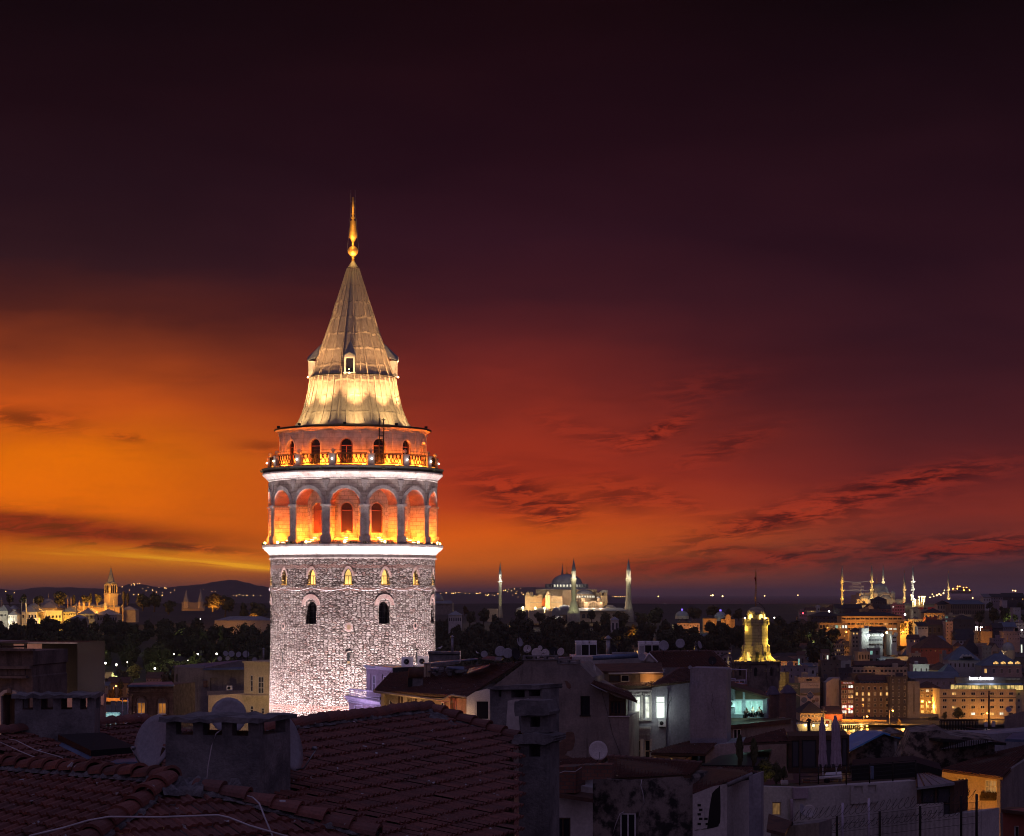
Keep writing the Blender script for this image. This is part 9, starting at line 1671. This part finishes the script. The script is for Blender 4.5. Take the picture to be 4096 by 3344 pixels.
ln_=T('wall_lantern','black lantern with frosted glass beside the blackened chimney','lantern',tuple(qa('k',1518,1610,60)));s=60/FPX/3.945;c=qa('k',1518,1600,60);m=MB();m.lathe([(14*s,0),(24*s,60*s),(24*s,62*s)],c,6,sm=False);part('glass',m,'glass_l',ln_);m=MB();m.lathe([(30*s,60*s),(22*s,85*s),(8*s,100*s),(2*s,125*s),(0,128*s)],c,6,sm=False);m.lathe([(5*s,-14*s),(14*s,0)],c,6);part('cap',m,'black',ln_)
ct=lambda lab,pts,r=.012:tag(MB().tube([qa('E',*p)for p in pts],r,5).build('cable',MT['cable']),lab,'cable')
ct('long pale cable looping across the nearest ridge',((200,1010,28.2),(430,955,28.5),(600,905,28.9),(740,880,29),(1100,882,29),(1480,868,29.2),(1560,885,29.2),(1700,940,29),(1960,1015,28.9)),.014);ct('pale cable drooping down the near hip at right',((1685,738,30.4),(1720,748,30.2),(1765,790,29.9),(1800,880,29.5),(1855,1012,29)));ct('cable hanging down the face of the big chimney',((1505,288,34.35),(1470,315,34.2),(1440,400,34.2),(1415,540,34.2),(1405,672,34.1)),.009);ct('upper of two cables on the left tiles',((60,352,46),(110,360,45.5),(240,425,44.6),(400,470,44),(520,520,43.4),(556,552,43)),.012);ct('lower of two cables on the left tiles',((0,372,45.6),(150,440,44.6),(300,500,43.8),(420,545,43.2),(500,575,42.8)),.012)
# ================================================================== lower middle: mouldy-walled houses
MT['mould']=mat('black_moulded_plaster',(.26,.22,.20),(.03,.028,.03),1.1,.95,.5,9.,contrast=(.42,.60));MT['hollow']=brickmat('hollow_brick',(.22,.09,.06),(.17,.07,.05),(.1,.08,.07),.3,.2,.02,uv=False)
mh_=house('K',1100,1600,118,'mouldy black-stained house wall with white cable and one window','mouldy_house');v=VP(2370,119,2775,117)
wp('K',v,((718,1720),(718,1185),(1000,1200),(1480,1165),(1492,1190),(1492,1720)),((925,1455,1072,1720),),'mould',mh_,thick=6);wn('K',v,928,1456,1048,1700,mh_,nx=2,ny=1,rec=.1,pane='glass');m=MB();m.tube([v.zp('K',*p,.03)for p in((1098,1195),(1090,1240),(1105,1290),(1118,1370),(1088,1430),(1076,1500))],.025,5);m.tube([v.zp('K',*p,.05)for p in((960,1445),(930,1460),(900,1530),(870,1640))],.03,5);part('cable',m,'cable',mh_)
troof('K',((830,1018,127),(1560,1072,125),(1480,1160,117),(860,1190,119)),mh_,61,'tile2',caps=((0,1),));troof('K',((390,1045,128),(840,1020,128),(700,1130,120),(400,1095,122)),mh_,62,'tile2',name='side_roof');wp('K',VP(2207,118.5,2335,118),((415,1300),(415,1100),(585,1095),(585,1300)),(),'hollow',mh_,'brick_upstand',2);wp('K',VP(2331,116.6,2450,116.4),((635,1200),(635,1085),(866,1080),(866,1185)),(),'hollow',mh_,'brick_chimney',1.4)
wp('K',VP(2200,119.5,2375,119),((388,1720),(400,1250),(600,1240),(720,1260),(720,1720)),((425,1490,545,1720),),'plaster_w',mh_,'white_wall',4);wn('K',VP(2200,119.5,2375,119),425,1490,545,1700,mh_,frame='wood',nx=2,ny=1);slabpx('K',((410,1300,118),(720,1345,117.5),(720,1250,121),(400,1240,121)),(0,0,-.2),'rust',mh_,'lean_to_sheet')
m=MB();m.tube([qa('K',*p,116.8)for p in((418,1160),(500,1130),(580,1135),(640,1095),(700,1082),(745,1085))],.02,5);tag(m.build('cable',MT['cable']),'slack cable running to the large pale dish','cable')
oh=house('K',1620,1600,113,'roofless-looking house with stepped openings and a pitch dark doorway','gutted_house');v=VP(2770,114,3050,112);wp('K',v,((1490,1720),(1490,1310),(1640,1250),(1755,1225),(1755,1720)),(),'plaster_w',oh,thick=3);blob('K',v,((1640,1300),(1700,1240),(1705,1500),(1690,1560),(1500,1590),(1600,1570)),'black',oh,'hole');m=MB();[m.wallpoly(v,[q('K',*p)for p in((x,y),(x+26,y),(x+26,y+18),(x,y+18))],(),.02,.01,.012)for x,y in((1528,1385),(1540,1420),(1528,1455),(1540,1490),(1528,1530),(1580,1490),(1590,1530))];part('gap',m,'black',oh);wp('K',VP(2900,116,3060,116),((1755,1720),(1755,1230),(1960,1140),(2015,1150),(2015,1720)),(),'black',oh,'dark_interior',2);wp('K',VP(2990,112.5,3060,112.3),((1925,1720),(1925,1170),(2020,1140),(2020,1720)),(),'plaster_b',oh,'pier',1.);troof('K',((1500,1095,124),(1960,1105,124),(1955,1150,113),(1490,1310,114)),oh,65,'tile2');m=MB();m.tube([qa('K',1755,1238,112.6),qa('K',1955,1152,112.6)],.12,5);part('eave_beam',m,'conc',oh)
dkh=house('K',1900,1130,150,'dark jumble of low roofs right of the bluish chimney wall','jumbled_house');slabpx('K',((1560,1080,140),(2050,1090,140),(2100,960,160),(1700,1010,160)),(0,0,-.3),'black',dkh,'flat_roof');troof('K',((1900,880,165),(2200,800,165),(2250,900,150),(1880,915,150)),dkh,66,'tile2',tw=.4,tl=.5)
[treepx('cypress',*q('K',x,yt),q('K',x,1090)[1],34,138,lab,kind='cypress',k=i,fol='foliage',group='cypresses on the terrace',clear=.02)for i,(x,yt,lab)in enumerate(((1855,850,'left slender cypress beside the dark roofs'),(1965,880,'right slender cypress beside the dark roofs')))];treepx('terrace_shrub',*q('K',2060,1020),q('K',2060,1215)[1],95,128,'leafy shrub with lamps at the left end of the terrace',kind='round',k=1,fol='foliage',dense=True,clear=.02,group='shrubs on the terrace');PL(qa('K',2080,1230,126.5),14,(1.,.72,.25),.15)
# ================================================================== lower right: terrace with parasols, fence, houses
tr_=house('n',1200,1200,130,'grey rendered terrace house with railing and two square holes','terrace_house');v=VP(3050,131,3670,135)
wp('n',v,((-160,1400),(-160,515),(240,530),(450,535),(2010,432),(2010,1400)),((1105,512,1228,615),(1302,498,1422,602),(-40,740,90,930)),'plaster_w',tr_,thick=.8,reveal=.7);wn('n',v,-40,740,90,930,tr_,frame='cream',pane='w_dim',nx=1,ny=1);[wn('n',v,*w,tr_,frame='black',pane='black',nx=1,ny=1,rec=.3,name='niche')for w in((1105,512,1228,615),(1302,498,1422,602))];slabpx('n',((-200,570,131.8),(240,585,132.2),(2010,440,135.2),(2010,370,152),(-200,500,152)),(0,0,-.3),'wood',tr_,'deck');m=MB();m.wallpoly(v,[q('n',*p)for p in((1065,765),(1065,498),(1430,480),(1430,740))],[(*q('n',1105,512),*q('n',1228,615)),(*q('n',1302,498),*q('n',1422,602))],.12,.11,.14,False);part('box_front',m,'plaster_w',tr_);m=MB();m.wallpoly(v,[q('n',*p)for p in((240,690),(240,530),(450,535),(450,680))],(),.2,.1,.22);m.tube([v.zp('n',210,y,.2)for y in(690,750,1100)],.1,6);part('downpipe',m,'mauve',tr_)  # black panes put the shade of the two square holes into colour
m=MB();[m.tube([v.zp('n',x,y1,.05),v.zp('n',x,y0,.05)],.045,5)for x,y0,y1 in((345,260,500),(610,240,480),(1005,228,490),(1335,180,470),(1665,165,440),(1990,140,410))];[m.tube([v.zp('n',*p,.05)for p in((345,260+d),(1005,228+d),(1990,145+d*.95))],.018,4)for d in(0,60,120,180)];part('railing',m,'iron',tr_)
gp=house('f',900,1200,150,'dark glass pavilion on the terrace behind the folded parasols','glass_pavilion','pavilion');v=VP(3150,150.4,3405,150);wp('f',v,((655,1250),(655,615),(1160,605),(1690,600),(1690,1250)),((710,690,840,1150),(880,680,1130,1150),(1180,680,1520,1150),(1560,650,1660,1120)),'wood',gp,thick=5,reveal=.3);[wn('f',v,*w,gp,frame='black',pane='glass_l',nx=1,ny=1,rec=.1)for w in((710,690,840,1150),(880,680,1130,1150),(1180,680,1520,1150),(1560,650,1660,1120))]
for x,yt,yb,w,skew,lab in((1225,288,1200,72,40,'shorter tied folded parasol on the terrace'),(1450,255,1200,92,50,'taller folded parasol on the terrace')):
 t=T('closed_parasol',lab,'parasol',tuple(qa('f',x,yb+20,138)),0,'folded parasols on the terrace');s=138/FPX/4.254;c=qa('f',x,yb,138);H=(yb-yt)*s;m=MB();N=24;prof=[(0,1.),(.22,.985),(.3,.93),(.75,.82),(.8,.6),(.95,.40),(.86,.36),(1.05,.22),(1.1,.12)];vs=[]
 for r_,h_ in prof:
  for i in range(N):a_=2*math.pi*i/N;rr=r_*w*s*(1-.24*(i%3==0)*(h_<.95)+.05*math.sin(i*2.3+h_*9));vs.append(c+Vector((rr*math.cos(a_)+skew*s*(1-h_)*.45,rr*math.sin(a_),H*h_-(.09*H*(i%6==0)if h_<.15 else 0))))
 m.add(vs,[(k_*N+i,k_*N+(i+1)%N,(k_+1)*N+(i+1)%N,(k_+1)*N+i)for k_ in range(len(prof)-1)for i in range(N)],sm=False);part('canopy',m,'mauve',t);m=MB();m.tube([c+Vector((skew*s*.4,0,-.35)),c+Vector((0,0,H*.98))],.04,6);m.obox(tuple(c+Vector((skew*s*.4,0,-.5))),(1,0,0),.6,.5,.16);part('pole',m,'white',t)
for nm,x0,y0,x1,y1,Y,mk,lab,cat in(('blue_barrel',1350,228,1405,415,133,'bluesheet','blue barrel with white label behind the terrace railing','barrel'),('planter',60,432,205,490,135.6,'plaster_w','white planter box at the left of the terrace','planter'),('flower_pot',395,415,500,470,135,'hollow','terracotta pot behind the terrace railing','pot'),('round_pot',690,410,778,462,134.5,'black','squat dark pot behind the terrace railing','pot')):
 c=qa('n',(x0+x1)/2,y1,Y);w=(x1-x0)*Y/FPX/3.545/2;h=(y1-y0)*Y/FPX/3.545;m=MB();m.lathe([(0,0),(w*.82,0),(w*.9,h*.1),(w,h*.5),(w*.92,h*.95),(w,h),(w*.8,h),(w*.78,h*.8)],c,4 if nm=='planter' else 16,45,405,sm=nm!='planter');tag(m.build(nm,MT[mk]),lab,cat)
tb=T('terrace_table','long pale table with bench among the terrace clutter','table',tuple(qa('n',830,440,137)));slabpx('n',((700,380,136),(950,372,136),(940,305,142),(720,320,142)),(0,0,-.06),'white',tb,'top');[pipe('n',((x,440,137),(x,370,137)),.04,'white',tb,'leg')for x in(715,800,900,940)]
[treepx('terrace_shrub',*q('n',x,yt),q('n',x,yb)[1],w,137,lab,kind='round',k=i,fol='foliage',dense=True,clear=.02,group='shrubs on the terrace')for i,(x,yt,yb,w,lab)in enumerate(((130,210,440,46,'dark shrub in the white planter'),(30,150,490,60,'shrub at the left corner of the terrace')))]
fn=T('wire_fence','green-posted mesh fence topped with coils of razor wire','fence',tuple(qa('n',1200,1219,118)));v=VP(3160,121,3920,115)
[part('post',MB().tube([v.zp('n',x,1400),v.zp('n',x,y)],.07,5),'iron' if i%2==0 else 'lavender',fn)for i,(x,y)in enumerate(((240,1015),(958,750),(880,938),(1330,685),(1485,868),(1e9,0),(2058,795),(1e9,0),(2640,650),(1e9,0),(2860,625)))if x<9999]
m=MB();yt_f=lambda x:1010-(x-240)*.116
for i in range(150):x=245+i*18;m.tube([v.zp('n',x,1400),v.zp('n',x,yt_f(x)+28)],.006,3,False)
for d in(30,120,230,330):m.tube([v.zp('n',245,yt_f(245)+d),v.zp('n',2900,yt_f(2900)+d)],.01,3)
part('mesh',m,'iron',fn);m=MB()
for base,rad,n_,x0,x1 in((-60,72,30,260,2860),(170,58,26,640,2700)):m.tube([v.zp('n',x0+(x1-x0)*i/(n_*12)+42*math.sin(i*.5236),yt_f(x0+(x1-x0)*i/(n_*12))+base*.9-rad*.3+rad*math.cos(i*.5236+.4*math.sin(i*.13)),.1+.45*math.sin(i*.5236+1.2))for i in range(n_*12)],.012,3,False)
part('razor_wire',m,'iron',fn)
cv=house('h',900,1400,128,'glazed lean-to with grey ribbed metal roof right of the terrace house','conservatory','conservatory');slabpx('h',((640,845,142),(800,835,142),(1170,965,126),(650,1030,127)),(0,0,-.15),'galv',cv,'roof');m=MB();[m.tube([qa('h',640+32*i,845-2*i,141.9),qa('h',650+104*i,1030-13*i,126.9)],.05,4)for i in range(6)];part('roof_rib',m,'iron',cv);v=VP(3665,127.5,3825,126.5);wp('h',v,((650,1260),(650,1035),(1165,975),(1165,1440),(960,1430),(960,1260)),((710,1050,895,1250),(925,1035,1105,1250),(965,1262,1105,1415)),'wood',cv,thick=3,reveal=.15);[wn('h',v,*w,cv,frame='black',pane='glass_l',nx=1,ny=1,rec=.05)for w in((710,1050,895,1250),(925,1035,1105,1250),(965,1262,1105,1415))];wp('h',VP(3660,127.3,3930,125),((640,1800),(640,1270),(970,1250),(970,1420),(1500,1370),(1500,1800)),(),'plaster_w',cv,'base_wall',3)
og=house('h',1450,1600,160,'orange-lit house with flower boxes under a brown tiled roof','flower_box_house');v=VP(3765,160.5,4010,159);wp('h',v,((985,1800),(985,830),(1800,905),(1810,1800)),((1205,900,1355,1080),(1590,935,1748,1200)),'cream',og,thick=7);wn('h',v,1205,900,1355,1080,og,nx=3,ny=2,pane='glass_l');wn('h',v,1590,935,1748,1200,og,nx=3,ny=3,pane='w_dim');troof('h',((1700,560,176),(2300,420,176),(1830,905,156),(975,790,159)),og,71,'tile2',tw=.3);m=MB();m.slab([v.zp('h',*p,.1)for p in((985,800),(1800,870),(1800,940),(985,870))],v.n*.5);part('eave',m,'cream',og);wp('h',VP(4005,158.5,4150,166),((1800,1800),(1800,880),(2300,560),(2300,1800)),(),'plaster_m',og,'side_wall',.25)
for x0,x1,y in((1165,1350,1085),(1525,1740,1130)):m=MB();rng=random.Random(x0);[m.slab([p,p+Vector((.16,.05,.06)),p+Vector((.05,.1,.2))],(0,.02,0))for p in[v.zp('h',rng.uniform(x0,x1),y+rng.uniform(-10,70),.4*rng.random()+.1)for _ in range(120)]];m.slab([v.zp('h',*p,.05)for p in((x0,y+80),(x1,y+80),(x1,y+40),(x0,y+40))],v.n*.35);part('flower_box',m,'foliage_a',og)
PL(v.zp('h',1500,1500,6),520,(1.,.36,.05),.4);PL(v.zp('h',1650,1050,4.5),130,(1.,.4,.07),.4);PL(v.zp('h',1150,1350,5),160,(1.,.36,.05),.4)
rh_=house('h',2000,1650,140,'red painted house with one pale window in the bottom right corner','red_house');v=VP(4005,141,4130,139);wp('h',v,((1835,1800),(1830,1345),(2300,1400),(2300,1800)),((1985,1565,2055,1760),),'c_red',rh_,thick=5);wn('h',v,1985,1565,2055,1760,rh_,nx=1,ny=1);slabpx('h',((1815,1335,140.5),(2300,1395,138),(2300,1300,150),(1900,1310,150)),(0,0,-.2),'rust',rh_,'roof')
bl_=house('J',900,800,188,'gabled house with sky-bright blue metal roof behind the parasols','blue_roofed_house');v=VP(3395,185,3620,184);wp('J',v,((770,1000),(770,800),(1035,640),(1185,690),(1300,760),(1300,1000)),(),'mould',bl_,thick=8);MT['bluem']=mat('sky_bright_blue_roof',(.10,.33,.68),(.07,.24,.55),.4,.4);slabpx('J',((700,815,184),(1040,638,184),(860,622,198),(690,690,198)),(0,0,-.15),'bluem',bl_,'roof');slabpx('J',((1040,638,184),(1185,685,184),(1010,625,198),(860,622,198)),(0,0,-.15),'bluem',bl_,'roof');m=MB();m.wallpoly(v,[q('J',*p)for p in((1125,800),(1122,712),(1140,712),(1150,800))],(),.3,.1,.2);part('pale_pipe',m,'plaster_w',bl_)  # roof blue brightened in base colour to stand in for reflected sky
dk2=house('J',1500,800,172,'dark mouldy sheds with slatted gable in the right middle','dark_shed','shed');wp('J',VP(3560,173,3990,172),((1100,1000),(1250,640),(1480,620),(1560,665),(1900,700),(1900,1000)),(),'mould',dk2,thick=8);v=VP(3760,169,3985,168);wp('J',v,((1480,770),(1710,700),(1880,710),(1700,745)),(),'galv',dk2,'slatted_gable',.3);m=MB();[m.slab([v.zp('J',*p,.02)for p in((x,765),(x,700),(x+7,700),(x+7,765))],v.n*.06)for x in range(1500,1860,18)];part('slats',m,'black',dk2);slabpx('J',((1090,650,182),(1480,690,170),(1990,720,168),(1700,660,190),(1420,600,190)),(0,0,-.2),'black',dk2,'roof');wp('J',VP(3740,178,3770,178),((1425,800),(1425,625),(1480,625),(1480,800)),(),'plaster_m',dk2,'chimney',1.)
wp('J',VP(3400,149,3790,148),((790,1120),(790,900),(1280,870),(1490,930),(1490,1120)),(),'black',dk2,'lower_shed',6)
wr=house('J',1900,720,196,'long mauve parapet wall with sheds at the right edge','parapet_wall','wall');wp('J',VP(3820,194,4140,193),((1595,900),(1595,655),(1825,655),(2250,625),(2250,900)),(),'plaster_b',wr,thick=6);slabpx('J',((1980,690,178),(2250,700,176),(2250,620,190),(2040,645,190)),(0,0,-.2),'bluesheet',wr,'metal_roof');wp('J',VP(4015,205,4150,203),((1975,800),(1975,515),(2250,440),(2250,800)),(),'mouldy' if 'mouldy' in MT else 'plaster_m',wr,'rear_house',6)
bt=house('J',1780,640,215,'tilted black canopy on posts before the hotel','black_canopy','canopy');slabpx('J',((1660,600,212),(1900,640,210),(1990,640,220),(1720,602,225)),(0,0,-.15),'black',bt,'sheet');[pipe('J',((x,660,212),(x,610,212)),.06,'iron',bt,'post')for x in(1750,1835)]
nt_=T('net_fence','tall slatted screen fence standing before the hotel','fence',tuple(qa('J',1620,680,230)));[part('slat',MB().tube([qa('J',x,700,230),qa('J',x,545+abs(i-8)*.5,230)],.05,4),'iron',nt_)for i,x in enumerate(range(1475,1772,12))];part('rail',MB().tube([qa('J',x,545,230)for x in(1475,1620,1772)],.07,4),'iron',nt_)
sg2=T('sign_panels','pair of blank white panels on posts at the hotel corner','sign',tuple(qa('b',1540,1160,900)));[slabpx('b',((x0,1145,900),(x1,1145,900),(x1,y0,900),(x0,y0,900)),(0,.3,0),'c_white',sg2,'panel')for x0,x1,y0 in((1450,1510,1055),(1575,1635,1040))];pipe('b',((1520,1180,215),(1528,530,215)),.09,'rust',None,'flagpole');tag(bpy.data.objects['flagpole.001']if 'flagpole.001' in bpy.data.objects else bpy.data.objects['flagpole'],'tall thin dark mast crossing the hotel front','mast')
[treepx('dark_bush',*q('h',x,yt),q('h',x,300)[1],w,205,lab,k=i,fol='foliage2',dense=True,clear=.02,group='dark bushes before the quay')for i,(x,yt,w,lab)in enumerate(((610,205,40,'small dark bush above the blue-roofed house'),(860,140,62,'tallest dark bush against the orange quay'),(750,215,50,'low dark bush between the two taller ones'),(940,200,44,'dark bush at the foot of the slatted screen')))]
sk=house('n',80,1150,108,'broken rusty roof edge and rubble wall in the bottom foreground','broken_roof','roof');slabpx('n',((-90,900,112),(240,1010,108),(140,1180,104),(-120,1120,104)),(0,0,-.15),'rust',sk,'sheet');wp('n',VP(3100,108,3290,107),((-60,1400),(-60,1180),(250,1070),(625,1030),(625,1400)),(),'plaster_m',sk,'wall',2);PL(qa('n',420,1150,105),5,(1.,.6,.25),.2)
# ================================================================== dusk haze over the water and the old town
def haze():
 m=bpy.data.materials.new('dusk_haze');m.use_nodes=True;nt=m.node_tree;nt.nodes.clear()
 v=nt.nodes.new('ShaderNodeVolumePrincipled');v.inputs['Color'].default_value=(.86,.82,.88,1);v.inputs['Density'].default_value=3.4e-5;v.inputs['Anisotropy'].default_value=.25
 o=nt.nodes.new('ShaderNodeOutputMaterial');nt.links.new(v.outputs[0],o.inputs['Volume'])
 mb=MB();mb.box(-42000,42000,-120,40000,-9,141)
 return tag(mb.build('haze',m),kind='stuff')
haze()
